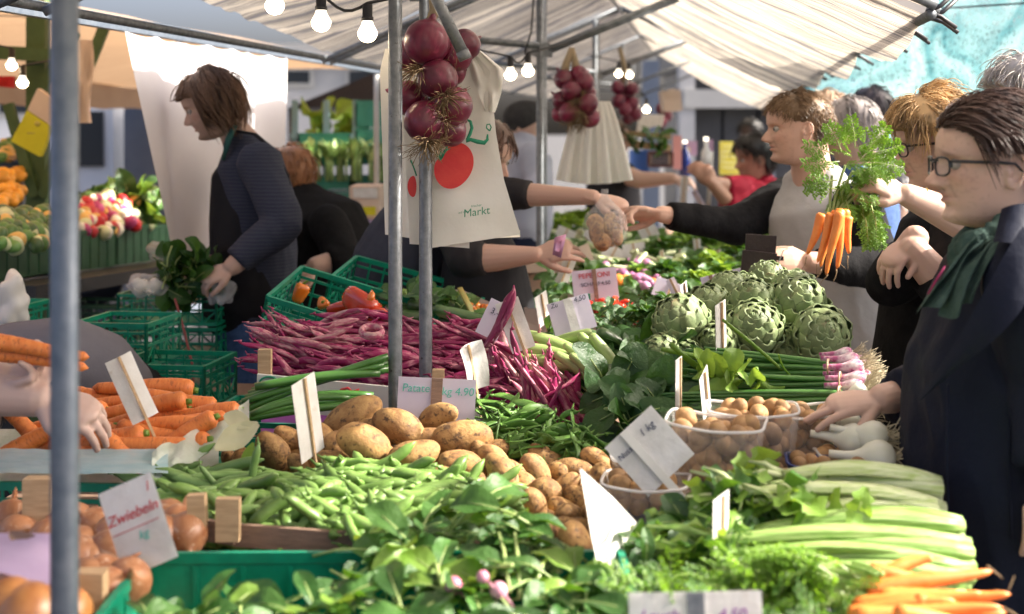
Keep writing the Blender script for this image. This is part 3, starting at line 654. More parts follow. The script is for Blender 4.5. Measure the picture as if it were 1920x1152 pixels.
def artichoke_bract():
    mb = MB(); rows = []; L, W = .042, .036
    for i in range(6):
        t = i / 5; wd = W / 2 * (1 - .25 * (1 - t)) * (1 if t < .75 else math.sqrt(max(0, 1 - ((t - .75) / .27) ** 2)) * .98 + .02); r = []
        for j in range(-2, 3):
            q = j / 2; z_ = L * (t - .25); r.append(Vector((q * wd, .0035 + .0045 * t - z_ * z_ / .105 - .0075 * q * q, z_)))
        rows.append(r)
    back = [[p - Vector((0, .0035, 0)) for p in r] for r in rows]
    mb.grid(rows); mb.grid([list(reversed(r)) for r in back])
    # close the rim
    top = rows[-1]; bt = back[-1]; mb.grid([top, bt]); mb.grid([[r[0] for r in rows], [r[0] for r in back]]); mb.grid([[r[-1] for r in back], [r[-1] for r in rows]])
    return mb.mesh('bract', M['artichoke'])
BRACT = artichoke_bract(); mb = MB(); mb.ell((0, 0, 0), (.0485, .0485, .0485), nu=14, nv=10); ARTC = mb.mesh('heart', M['artichoke'])
mb = MB(); mb.tube([(0, 0, -.085), (0, 0, -.03)], [.012, .014], 10); ARTS = mb.mesh('stem', M['artichoke'])
def artichoke(label, p, R, s_, seed):
    random.seed(seed); root = thing('artichoke', label, 'artichoke', p, R.to_euler(), 'artichokes in a heap'); root.scale = (s_ * U(.93, 1.04), s_ * U(.93, 1.04), s_ * U(.92, 1.16)); op = U(0, .09)
    place('heart', ARTC, (0, 0, 0), None, (1, 1, 1.02), root); place('stem', ARTS, (0, 0, 0), None, 1, root); n = 62
    for i in range(n):
        t = (i + .5) / n; th = math.pi * (.86 - .82 * t ** .92); a = i * 2.39996 + U(-.08, .08)
        rr = .047 + .006 * math.sin(th); nrm = Vector((math.sin(th) * math.cos(a), math.sin(th) * math.sin(a), math.cos(th)))
        upv = (Vector((0, 0, 1)) - nrm * nrm.z); upv = upv.normalized() if upv.length > 1e-3 else Vector((1, 0, 0))
        upv = (upv + nrm * (U(.01, .12) + op)).normalized(); x = upv.cross(nrm).normalized() * -1; y = upv.cross(x)
        if y.dot(nrm) < 0: x, y = -x, -y
        Rm = Matrix((x, y, upv)).transposed(); k = .80 + .50 * math.sin(th) ** .8
        place('bract', BRACT, nrm * rr * (1, 1, 1)[0], Rm, (k * U(.92, 1.08), 1, k * U(.95, 1.12)), root)
    return root

def scatter(name, mes, n, poly, label, cat, group, dirfn, rise=.02, sc=(.85, 1.15), roll=True, tilt=.25, mass=0, mass_label=None, dfn=D, zoff=0):
    """n single pieces on the sloping display; the buried rest (mass) as one stuff object"""
    if mass:
        mb = MB()
        for k in range(mass):
            px, py = rpoly(poly); p = P(px, py, dfn(py)) + Vector((0, U(0, .04), zoff - U(.012, .045))); me = random.choice(mes); d = dirfn(px, py); R = basis(d + Vector((0, 0, U(-tilt, tilt)))) @ Matrix.Rotation(U(0, 6.28), 3, 'X'); s_ = U(*sc)
            mb.add([p + R @ (v.co * s_) for v in me.vertices], [tuple(f.vertices) for f in me.polygons], 0)
        o = mb.build(name + '_layer', [mes[0].materials[0]]); tag(o, mass_label or label, cat, group, 'stuff')
    for k in range(n):
        px, py = rpoly(poly); p = P(px, py, dfn(py)) + Vector((0, U(-.01, .02), zoff + U(-.012, rise))); d = dirfn(px, py)
        R = basis(d + Vector((0, 0, U(-tilt, tilt)))) @ Matrix.Rotation(U(0, 6.28) if roll else U(-.5, .5), 3, 'X')
        tag(place(name, random.choice(mes), p, R, U(*sc)), label, cat, group)
def filler(name, poly, m, label, drop=.03, dfn=D, n=14, ngrid=18, amp=.012):
    """mound of the same produce under the visible pieces"""
# ================================================================= NEAR DISPLAY
random.seed(11)
# ---- potatoes in their green crate: (px, py, d, length px, angle deg, yaw away)
crate('green lattice crate holding the heap of potatoes', P(740, 905, 2.95) - Vector((0, -.02, .10)), .62, .40, .15, gc, ANG)
PT = [(680, 830, 2.80, 116, 8), (775, 846, 2.78, 96, -18), (865, 866, 2.74, 94, 12), (660, 784, 2.98, 112, -14), (750, 800, 2.92, 96, 22), (820, 788, 3.0, 82, -28), (868, 820, 2.88, 108, 6),
      (507, 850, 2.86, 96, 84), (560, 872, 2.80, 60, 70), (545, 822, 2.94, 70, 30), (598, 822, 2.94, 74, 20), (575, 795, 3.04, 62, 60), (620, 862, 2.8, 52, 10),
      (938, 896, 2.68, 88, 52), (955, 882, 2.76, 72, 42), (1005, 884, 2.78, 84, 40), (1000, 945, 2.58, 78, 60), (1056, 914, 2.70, 74, -50), (1066, 968, 2.56, 62, -10), (1070, 990, 2.52, 64, 20), (1118, 905, 2.72, 66, -64), (1075, 875, 2.82, 64, 12), (1120, 868, 2.84, 70, 25),
      (905, 848, 2.85, 60, 35), (930, 840, 2.9, 56, 10), (455, 870, 2.84, 66, 76), (440, 862, 2.9, 60, 50), (365, 895, 2.75, 40, 30), (1035, 1000, 2.5, 60, 40), (832, 898, 2.68, 62, 8), (720, 862, 2.84, 84, 10), (640, 840, 2.88, 90, 20), (590, 850, 2.88, 80, 60), (980, 915, 2.7, 80, 50), (1025, 925, 2.68, 80, 30), (800, 830, 2.92, 90, 10), (1090, 940, 2.66, 66, 40), (700, 815, 2.95, 90, 0), (930, 870, 2.82, 80, 30)]
PLB = ['large oval potato in the middle of the heap, just right of the thin white tag', 'potato right of the large oval one, its pointed end lifted toward the sign', 'smooth pale potato lowest in the row under the potato sign', 'long potato lying flat at the back, under the spring onion stalks', 'long potato at the left foot of the potato sign', 'potato leaning against the wooden stake of the potato sign', 'long potato below the right half of the potato sign', 'tall upright potato at the left end of the heap', 'small upright potato left of the thin white tag foot', 'potato directly behind the thin white tag', 'potato peeking out right behind the thin white tag', 'small potato topmost behind the thin white tag', 'small potato just right of the thin white tag foot', None, 'slanting narrow potato in front, above the last pea pods', 'slanting potato tucked behind the narrow front one']
PLB = [p or 'earthy brown potato in the heap behind the pea pods' for p in PLB]
for i, (px, py, d, L, a) in enumerate(PT):
    s_ = (L / F * d) / .12; r = math.radians(a)
    R = basis(Vector((math.cos(r), U(-.25, .25), -math.sin(r)))) @ Matrix.Rotation(U(0, 6.28), 3, 'X')
    tag(place('potato', POT[i % 8], P(px, py, d), R, s_), PLB[i] if i < len(PLB) else 'earthy brown potato in the heap behind the pea pods', 'potato', 'potatoes heaped in the crate')
for i in range(46):
    px, py = rpoly([(450, 880), (560, 800), (900, 800), (1150, 870), (1110, 1000), (1000, 980), (900, 900), (700, 880)]); p = P(px, py + 14, D(py) + .05) - Vector((0, 0, U(.01, .05)))
    tag(place('potato', POT[i % 8], p, rrot(), U(.6, .85)), 'earthy brown potato in the heap behind the pea pods', 'potato', 'potatoes heaped in the crate')

# ---- pea pods in a wooden tray, with stray ones
def pdir(px, py):
    a = U(-.9, .9) + (0 if U(0, 1) < .7 else 1.2); return Vector((math.cos(a), math.sin(a) * .6, U(-.25, .25)))
PEAP = [(300, 955), (470, 922), (520, 908), (590, 902), (640, 885), (780, 888), (900, 912), (960, 925), (940, 985), (690, 1010), (460, 985), (330, 990)]
scatter('pea_pod', PEA, 250, PEAP, 'plump green pea pod in the heap in front of the potatoes', 'pea pod', 'pea pods heaped in a wooden tray', pdir, .03, (1.0, 1.35), mass=170, tilt=.5)
mb = MB()
rows = [[P(300 + 660 * i / 10, 890 + 110 * j / 6, D(890 + 110 * j / 6)) - Vector((0, 0, .05)) for i in range(11)] for j in range(7)]
mb.grid(rows); tag(mb.build('tray_liner', M['wood_dark']), 'dark wooden tray bottom under the pea pods', 'tray')
tr = thing('wooden_tray', 'open brown wooden tray whose front board shows below the pea pods', 'tray', P(600, 1010, 2.32))
for nm, a, b, th, h in (('front_board', (440, 1003), (705, 1022), .012, .036), ('left_board', (320, 985), (440, 1002), .012, .034)):
    mb = MB(); mb.bar(P(*a, 2.33), P(*b, 2.30), th, h); mb.build(nm, M['wood_dark'], tr, False)
for (x, y, w_, h_, m) in ((428, 974, 44, 80, 'wood'), (370, 958, 34, 62, 'wood'), (736, 984, 28, 28, 'wood')):
    mb = MB(); d = 2.3; mb.box(P(x, y, d), (w_ / F * d, .02, h_ / F * d), Matrix.Rotation(U(-.06, .06), 3, 'Y')); mb.build('corner_post', M[m], tr, False)
# broad beans at the left of it
def bdir(px, py): a = U(-.5, .45); return Vector((math.cos(a), U(-.3, .3), math.sin(a) * .4))
scatter('broad_bean_pod', BRO, 30, [(270, 905), (440, 880), (500, 915), (480, 985), (300, 985)], 'long thick green bean pod beside the wooden tray posts', 'bean pod', 'long green bean pods', bdir, .02, (.85, 1.15))
for (x, y, d, a, L) in ((335, 868, 2.72, -30, 1.0), (398, 908, 2.6, 62, .62), (320, 885, 2.68, -20, .8), (420, 893, 2.62, -6, .9), (478, 885, 2.6, 95, .75), (455, 897, 2.6, -12, .7)):
    r = math.radians(a); tag(place('broad_bean_pod', BRO[int(x) % 5], P(x, y, d), basis((math.cos(r), .1, -math.sin(r))), L), 'long thick green bean pod beside the wooden tray posts', 'bean pod', 'long green bean pods')

# ---- spinach crate at the front
cr = crate('solid green crate of spinach at the front edge, nearest the camera', Vector((-.19, 1.95, .835)), .72, .44, .165, gc, .015, 'solid')
sp = thing('spinach_heap', 'loose heap of green spinach leaves filling the nearest crate', 'spinach', P(700, 1200, 1.95))
random.seed(21)
def heapleaf(root, mes, px, py, d, s_=1, az=None, up=None):
    a = U(0, 6.28) if az is None else az + U(-.6, .6); R = basis((math.cos(a), math.sin(a) * .8, U(.0, .8)), (U(-.4, .4), U(-.7, .1), 1)); me = random.choice(mes)
    return place('leaf', me, P(px, py, d) - root.location, R, s_, root)
for i in range(190):
    px, py = rpoly([(230, 1185), (330, 1130), (520, 1110), (620, 1090), (760, 1085), (1000, 1050), (1140, 1090), (1140, 1240), (200, 1240)]); heapleaf(sp, SPI if U(0, 1) < .7 else SPF, px, py + 18, 1.88 + (1152 - py) * .0014 + U(-.03, .06), U(.6, .95))
for (px, py, d, az) in ((385, 1135, 2.0, 1.6), (450, 1140, 2.02, 1.3), (560, 1120, 2.02, .3), (530, 1135, 1.95, 2.9), (280, 1160, 1.9, 1.8)): heapleaf(sp, SPI, px, py, d, 1.25, az)
# radish bunch with upright leaves behind / right of it
rb = thing('radish_bunch', 'bunch of radishes with tall lush leaves in the middle of the front crate', 'radish bunch', P(880, 1130, 2.0))
for i in range(130):
    px, py = rpoly([(640, 1060), (720, 1000), (860, 925), (940, 925), (1010, 985), (1090, 1030), (1120, 1090), (880, 1110), (650, 1100)]); heapleaf(rb, SPF if U(0, 1) < .6 else SPI, px, py + 14, 2.0 + (1100 - py) * .0017 + U(-.04, .05), U(.5, .85), 1.2 if py < 960 else None)
for (px, py, d) in ((900, 940, 2.2), (935, 955, 2.18), (870, 955, 2.2), (1035, 1010, 2.15), (660, 1030, 2.15), (760, 1010, 2.15)): heapleaf(rb, SPF, px, py, d, 1.0, U(0, 3))
for (x0, y0, x1, y1) in ((935, 1000, 955, 1110), (965, 1000, 975, 1120), (700, 1060, 740, 1130), (790, 1050, 830, 1110), (1040, 1040, 1000, 1110), (620, 1070, 690, 1150), (880, 1080, 900, 1150), (850, 1110, 960, 1060)):
    mb = MB(); a, b = P(x0, y0, 2.1), P(x1, y1, 1.96); m_ = (a + b) / 2 + Vector((U(-.01, .01), 0, .015)); mb.tube([a, m_, b], [.0022, .0028, .0034], 6); mb.build('stem', M['stalk'], rb)
M['radish'] = mat('radish_skin', (.42, .06, .16), .35, (.62, .35, .42), 14, spec=.5)
for (px, py) in ((850, 1098), (935, 1108), (905, 1082)):
    mb = MB(); p = P(px, py, 1.95); mb.ell(p, .0125 if px != 905 else .009, nu=14, nv=10); mb.tube([p + Vector((.008, -.004, -.006)), p + Vector((.022, -.01, -.02))], [.003, .0006], 5); mb.build('radish', M['radish'], rb)

# ---- yellow onions at the lower left
ob = thing('wooden_box', 'rough wooden onion box with pale corner posts at the lower left', 'box', P(120, 1150, 2.05))
for (x, y, w_, h_, d) in ((73, 935, 52, 78, 2.35), (172, 1115, 52, 90, 1.98)):
    mb = MB(); mb.box(P(x, y, d), (w_ / F * d, .03, h_ / F * d)); mb.build('corner_post', M['wood'], ob, False)
mb = MB(); mb.bar(P(-60, 1190, 2.0), P(190, 1190, 2.0), .012, .1); mb.build('front_board', M['wood'], ob, False)
mb = MB(); mb.bar(P(-60, 1010, 2.38), P(330, 1010, 2.38), .012, .07); mb.build('back_board', M['wood_dark'], ob, False)
mb = MB(); mb.grid([[P(-80 + 420 * i / 4, 1040 + 150 * j / 4, 2.36 - .36 * j / 4) - Vector((0, 0, .02)) for i in range(5)] for j in range(5)]); mb.build('bottom', M['wood_dark'], ob, False)
random.seed(5)
for (px, py, d, s_) in ((45, 1100, 1.93, 1.0), (10, 1105, 2.0, .95), (95, 1110, 1.95, .9), (55, 1152, 1.85, 1.1), (-10, 1150, 1.9, 1), (55, 1070, 2.05, .95), (120, 1150, 1.9, 1), (20, 1130, 1.86, .9)):
    tag(place('onion', ON[int(px) % 4], P(px, py, d), rrot(), s_), 'shiny brown onion at the very bottom left of the heap', 'onion', 'shiny brown onions at the front')
ONG = [(165, 1050), (190, 1080), (210, 1040), (150, 1020), (240, 1015), (180, 985), (225, 965), (260, 985), (330, 985), (350, 1000), (300, 1005), (60, 985), (110, 985), (30, 1000), (90, 1010), (200, 1105), (240, 1090), (170, 1085), (280, 1015), (315, 975), (140, 980), (215, 1010), (20, 975), (140, 1050)]
for i, (px, py) in enumerate(ONG):
    tag(place('onion', random.choice(ONP), P(px, py, D(py) - .02 if py > 1030 else D(py)), rrot(), U(.75, 1.05)), 'pale dusty onion lying around the handwritten onion sign', 'onion', 'pale onions around the onion sign')
M['lilac'] = mat('purple_tissue', (.50, .40, .60), .6, (.42, .33, .52), 8, trans=.3)
mb = MB(); mb.grid([[P(-40 + 36 * i, 1000 + 16 * j + 9 * i * (j / 4), 2.02 - .04 * j + .02 * math.sin(i * 1.3 + j)) for i in range(5)] for j in range(5)]); tag(mb.build('tissue_paper', M['lilac']), 'sheet of purple tissue paper between the two onion heaps', 'paper')
mb = MB(); mb.leaf(P(18, 1000, 2.0), Vector((.9, -.2, -.45)), (0, -1, .6), .085, .03, droop=.5, fold=.5); tag(mb.build('dry_leaf', M['wood_dark']), 'curled dry brown leaf lying on purple tissue paper', 'leaf')

# ---- carrots in a lined crate at the left
crate('green lattice crate with crinkled plastic liner holding the big carrots', P(160, 925, 2.86) - Vector((0, -.03, .10)), .66, .40, .16, gc, ANG * .5)
M['liner'] = mat('plastic_film', (.60, .78, .82), .25, (.45, .68, .74), 7, 5, trans=.3, spec=.6, stretch=(1, 6, 9), bump=.5, bscale=8, alpha=.78)
M['liner_clear'] = mat('clear_plastic_film', (.80, .83, .76), .25, (.60, .68, .56), 14, 5, trans=.35, spec=.6, bump=.7, bscale=18, alpha=.88)
rows = [[P(-30 + 345 * i / 40, 842 + 46 * j / 8 + 3 * noise.noise((i * .25, j * .5, 0)), 2.69 - .012 * j + .008 * noise.noise((i * .12, j * 1.1, 3))) for i in range(41)] for j in range(9)]
ln = thing('plastic_liner', 'crinkled bluish plastic liner folded over the carrot crate edge', 'liner', P(150, 890, 2.68))
mb = MB(); mb.grid(rows); mb.build('front_fold', M['liner'], ln)
rows = [[P(285 + 182 * i / 20, 850 - 100 * (i / 20) ** 1.1 + 52 * j / 6 - 5 * math.sin(i * .9 + j * .6) - 6 * math.sin(i * .37), 2.66 + .22 * i / 20 - .012 * j + .014 * noise.noise((i * .6, j * .8, 7))) for i in range(21)] for j in range(7)]
mb = MB(); mb.grid(rows); mb.build('right_fold', M['liner_clear'], ln)
rows = [[P(140 + 70 * i / 8, 730 + 14 * j / 3 - 5 * math.sin(i), 3.05) for i in range(9)] for j in range(4)]
mb = MB(); mb.grid(rows); mb.build('back_fold', M['liner_clear'], ln)
random.seed(31)
CT = [(268, 728, 2.98, 178, 4), (215, 758, 2.94, 130, 2), (255, 765, 2.86, 180, -6), (335, 752, 2.92, 88, 8), (205, 800, 2.80, 150, -22), (185, 832, 2.74, 90, -12), (270, 836, 2.72, 92, 6), (262, 772, 2.9, 170, -4), (318, 797, 2.80, 62, 4), (370, 780, 2.86, 86, -8), (55, 832, 2.74, 90, -30), (40, 800, 2.82, 70, 40), (200, 832, 2.71, 60, 35), (240, 815, 2.78, 100, 8), (300, 815, 2.78, 100, 10), (340, 820, 2.77, 80, -30), (100, 835, 2.76, 90, -10), (175, 745, 2.98, 120, 5), (300, 775, 2.88, 120, 0), (120, 790, 2.86, 120, -14), (350, 800, 2.82, 90, -20), (170, 775, 2.9, 110, 12), (395, 795, 2.86, 50, 10), (225, 850, 2.74, 110, 2), (320, 842, 2.76, 90, -14), (90, 860, 2.78, 120, 0), (150, 850, 2.76, 110, 4)]
CLB = {0: 'long carrot topmost of the heap with a green stub at its right end', 2: 'long carrot crossing behind the lower end of the creased tag', 3: 'carrot just under the right end of the topmost one', 4: 'carrot slanting up from the near pole toward the tag', 6: 'blunt carrot lying in front just above the plastic liner', 9: 'carrot at the right end of the heap beside the clear film', 10: 'carrot left of the near pole, slanting over the liner edge', 11: 'short carrot left of the near pole under the forearm'}
for i, (px, py, d, L, a) in enumerate(CT):
    r = math.radians(a + (180 if i not in (0, 3) and U(0, 1) < .5 else 180 if i in (0, 3) else 0)); R = basis((math.cos(r), U(-.12, .12), -math.sin(r))) @ Matrix.Rotation(U(0, 6.28), 3, 'X')
    tag(place('carrot', CAR[i % 7], P(px, py, d), R, (max(L / F * d / .22, .75), 1.02, 1.02)), CLB.get(i, 'thick orange carrot in the lined crate behind the near pole'), 'carrot', 'thick carrots in the lined crate')
rows = [[P(-60 + 470 * i / 8, 760 + 110 * j / 5, 2.98 - .24 * j / 5) - Vector((0, 0, .05)) for i in range(9)] for j in range(6)]
mb = MB(); mb.grid(rows); mb.build('crate_sheet', M['liner_clear'], ln)
# two carrots in the hand, cream paper leaf
for (px, py, d, L, a, k) in ((70, 655, 2.55, 215, 9, 1), (60, 672, 2.57, 205, 11, 4)):
    r = math.radians(a); tag(place('carrot', CAR[k], P(px, py, d), basis((math.cos(r), .1, -math.sin(r))), (L / F * d / .22, .88, .88)), ('carrot with a dark ring held up in the hand at far left' if k == 1 else 'thinner carrot held underneath the ringed one at far left'), 'carrot')
M['cream'] = mat('cream_husk', (.74, .70, .47), .6, (.64, .62, .36), 10, trans=.25)
mb = MB(); mb.leaf(P(485, 795, 2.74), Vector((-.75, -.1, -.5)), (0, -1, .5), .095, .05, droop=-.5, fold=.4, wav=.2); mb.leaf(P(470, 800, 2.74), Vector((-.8, .1, .35)), (0, -1, .5), .06, .035, droop=.4); tag(mb.build('corn_husk', M['cream']), 'cream husk leaf hanging over the corner of the carrot crate', 'husk')
mb = MB(); mb.leaf(P(475, 830, 2.68), Vector((-.35, -.1, -.9)), (0, -1, .1), .06, .022, droop=.3); tag(mb.build('corn_husk', M['leaf_lime']), 'narrow green husk hanging just beneath the cream husk', 'husk')

# ---- snow peas
def sdir(px, py): a = U(0, 6.28); return Vector((math.cos(a), math.sin(a) * .7, U(-.3, .3)))
SNP = [(895, 760), (960, 765), (1060, 800), (1110, 830), (1150, 870), (1080, 862), (960, 845), (905, 815)]
scatter('snow_pea_pod', SNO, 150, SNP, 'flat green snow pea pod between potatoes and purple beans', 'snow pea', 'snow pea pods in a heap', sdir, .025, (.8, 1.2), mass=150, tilt=.6, dfn=lambda py: 3.18 - (py - 740) * .0026)
rows = [[P(880 + 290 * i / 6, 755 + 120 * j / 4, 3.2 - .3 * j / 4) - Vector((0, 0, .045)) for i in range(7)] for j in range(5)]
mb = MB(); mb.grid(rows); tag(mb.build('tray_liner', M['dark_crate']), 'dark green tray bottom under the snow peas', 'tray')
# ---- purple beans: wooden crate, printed board, pods
bx = thing('wooden_crate', 'pale wooden crate with printed white board holding the purple beans', 'crate', P(700, 790, 3.25))
mb = MB(); mb.box(P(497, 680, 3.3), (24 / F * 3.3, .025, 50 / F * 3.3)); mb.build('corner_post', M['wood'], bx, False)
mb = MB(); mb.box(P(822, 706, 3.28), (22 / F * 3.3, .025, 26 / F * 3.3)); mb.build('corner_post', M['wood'], bx, False)
M['board'] = mat('printed_board', (.70, .69, .64), .5, (.64, .63, .58), 8)
mb = MB(); a = [P(482, 702, 3.27), P(900, 742, 3.22), P(900, 800, 3.22), P(480, 770, 3.27)]; b_ = [p + Vector((0, .012, 0)) for p in a]; mb.add(a + b_, [(0, 3, 2, 1), (4, 5, 6, 7), (0, 1, 5, 4), (1, 2, 6, 5), (2, 3, 7, 6), (3, 0, 4, 7)]); mb.build('front_board', M['board'], bx, False)
mb = MB(); pr = [P(504 + 17 * math.cos(t), 718 + 11 * math.sin(t), 3.262) for t in [k * .349 for k in range(19)]]; mb.tube(pr, .0026, 5, caps=False); mb.build('print_ring', M['ink_green'], bx)
mb = MB(); mb.ell(P(505, 719, 3.262), (.011, .002, .006), nu=10, nv=6); mb.build('print_figure', mat('print_brown', (.35, .2, .12), .6), bx)
for st in ([(631, 745), (640, 731), (652, 728), (659, 733), (654, 740)], [(643, 744), (648, 732)], [(665, 743), (675, 736), (673, 731), (664, 734), (662, 742), (670, 746), (680, 742)]):
    mb = MB(); mb.tube([P(x, y, 3.238) for x, y in st], .0032, 6, flat=1); mb.build('printed_letter', M['ink_red'], bx)
random.seed(41)
def beandir(px, py):
    if px > 940: a = 1.05 + U(-.5, .5); 
    else: a = U(-.28, .42) + (.5 if px < 560 else 0)
    return Vector((math.cos(a), U(-.35, .35), -math.sin(a)))
BNP = [(515, 640), (560, 612), (690, 610), (760, 618), (900, 612), (960, 640), (1000, 690), (1090, 735), (1112, 775), (1060, 785), (960, 745), (880, 740), (740, 735), (600, 720), (505, 690)]
bd = lambda py: 3.72 - (py - 600) * .0029
scatter('purple_bean_pod', BEA[:6], 215, BNP, 'streaky purple and cream bean pod in the big heap', 'bean pod', 'purple bean pods heaped in a wooden crate', beandir, .03, (.85, 1.25), mass=330, tilt=.2, dfn=bd)
scatter('purple_bean_pod', BEA[6:], 42, [(930, 650), (1010, 700), (1095, 745), (1105, 780), (1000, 765), (900, 690)], 'pale pink mottled bean pod at the sunlit end of the heap', 'bean pod', 'pale bean pods at the sunlit end', beandir, .045, (.9, 1.2), tilt=.3, dfn=bd)
scatter('purple_bean_pod', BEA[6:], 32, [(505, 660), (560, 625), (680, 620), (640, 660), (520, 690)], 'dry pinkish bean pod at the left end of the heap', 'bean pod', 'dry pink bean pods at the left end', beandir, .045, (.8, 1.1), tilt=.4, dfn=bd)
for (px, py, d, a, s_) in ((935, 600, 3.3, -60, 1.1), (948, 590, 3.3, -72, .95), (915, 640, 3.35, 30, 1.25), (975, 690, 3.2, 80, 1.15), (1005, 735, 3.15, 62, 1.2), (985, 745, 3.15, 95, 1.1), (860, 622, 3.55, 24, 1.0), (1045, 730, 3.2, -35, .9), (1030, 760, 3.12, -60, .9)):
    r = math.radians(a); tag(place('purple_bean_pod', BEA[int(px) % 6], P(px, py, d), basis((math.cos(r), .1, -math.sin(r))), s_), 'long purple bean pod sticking out beside the white tags', 'bean pod', 'bean pods sticking out of the heap')
mb = MB(); mb.tube([P(697 + 20 * math.cos(t), 622 + 9 * math.sin(t), 3.45 - .03 * math.sin(t)) for t in [k * .31 for k in range(20)]], .0065, 8, flat=1.6); tag(mb.build('purple_bean_pod', M['bean_pale']), 'mottled bean pod curled into a ring on top of the heap', 'bean pod')
rows = [[P(490 + 630 * i / 12, 610 + 180 * j / 6, bd(610 + 180 * j / 6)) - Vector((0, 0, .06)) for i in range(13)] for j in range(7)]
mb = MB(); mb.grid(rows); tag(mb.build('crate_liner', M['ink_purple']), 'purple lining paper under the purple beans', 'paper')

# ---- leek / spring onion greens left of the pole
def greens(label, group, spec, r0=.0085, mats='scallion'):
    root = thing('spring_onion_greens', label, 'spring onions', P(*spec[0][0], spec[0][3]), group=group)
    for (a, c, b, d, r) in spec:
        n = 10; pts = []
        for k in range(n + 1):
            t = k / n; x = (1 - t) ** 2 * a[0] + 2 * t * (1 - t) * c[0] + t * t * b[0]; y = (1 - t) ** 2 * a[1] + 2 * t * (1 - t) * c[1] + t * t * b[1]; pts.append(P(x, y, d + .05 * t))
        mb = MB(); mb.tube(pts, [r * (.75 + .35 * math.sin(math.pi * (.15 + .7 * k / n))) for k in range(n + 1)], 9, flat=.8); mb.build('stalk', M[mats], root)
    return root
random.seed(51)
sg = []
for i in range(9): sg.append(((430 + i * 6, 782 - i * 7), (560 + i * 8, 722 - i * 3), (728 - (i % 3) * 8, 668 + i * 4), 3.08 + .012 * (i % 4), U(.009, .0125)))
for i in range(9): sg.append(((440 + i * 5, 790 - i * 2), (570, 762 - i * 4), (700 - (i % 4) * 22, 758 - i * 2), 3.02 + .012 * (i % 3), U(.008, .011)))
greens('thick bundle of dark green spring onion stalks lying left of the stall pole', 'spring onion greens', sg)
crate('small corner of a green crate showing behind the left potatoes', P(505, 812, 3.1) - Vector((0, -.14, .09)), .3, .3, .11, gc, ANG)

# ---- crates with peppers, tilted
pc = crate('green lattice crate with red peppers, tilted toward the customers', P(640, 640, 3.92) + Vector((.01, 0, -.035)), .42, .32, .15, gc, -.10, 'lattice', None, math.radians(16), math.radians(9))
pc2 = crate('second green crate behind the pepper crate holding greens', P(740, 600, 4.22) + Vector((.02, 0, -.03)), .42, .3, .14, gc, -.12, 'lattice', None, math.radians(14), math.radians(7))
def pepper(label, p, R, s_, m):
    root = thing('bell_pepper', label, 'pepper', p, R.to_euler(), 'peppers in the green crate'); root.scale = (s_,) * 3
    mb = MB(); n = 22; prof = [(.004, -.052), (.018, -.05), (.026, -.038), (.031, -.01), (.034, .016), (.031, .034), (.02, .042), (.006, .038)]
    for r, z in prof:
        for j in range(n):
            a = 2 * math.pi * j / n; k = r * (1 + .14 * math.cos(3 * a + .5) * min(1, r / .02)); mb.v.append((k * math.cos(a), k * math.sin(a), z))
    k_ = len(prof); mb.f = [(i * n + j, i * n + (j + 1) % n, (i + 1) * n + (j + 1) % n, (i + 1) * n + j) for i in range(k_ - 1) for j in range(n)]; mb.m = [0] * len(mb.f)
    mb.build('flesh', m, root, True, False); mb = MB(); mb.tube([(0, 0, .034), (.003, 0, .05), (.012, 0, .06)], [.009, .005, .004], 8); mb.build('stem', M['leaf_lime'], root, True, False); return root
pepper('big glossy red pepper on top of the crate, its pointed tip up', P(680, 572, 3.78), Matrix.Rotation(2.2, 3, 'Y') @ Matrix.Rotation(.4, 3, 'X'), 1.15, M['pepper'])
pepper('red pepper with an orange flank lying below the big red one', P(705, 592, 3.76), Matrix.Rotation(1.9, 3, 'Y'), .85, M['pepper'])
mb = MB(); mb.tube([P(692, 566, 3.75), P(698, 552, 3.76), P(697, 545, 3.77)], [.013, .009, .003], 12); tag(mb.build('pepper_tip', M['pepper_orange']), 'small orange pepper poking up behind the big red pepper', 'pepper')
pepper('yellow orange pepper in the far corner of the crate', P(563, 548, 4.0), Matrix.Rotation(.4, 3, 'Y'), .62, M['pepper_orange'])
pepper('dark red pepper half hidden by the crate side', P(640, 580, 3.86), Matrix.Rotation(1.4, 3, 'Y'), .75, M['pepper'])
pepper('small orange pepper against the inner crate wall', P(606, 570, 3.9), Matrix.Rotation(1.2, 3, 'X'), .5, M['pepper_orange'])
# ================================================================= RIGHT DISPLAY
random.seed(61)
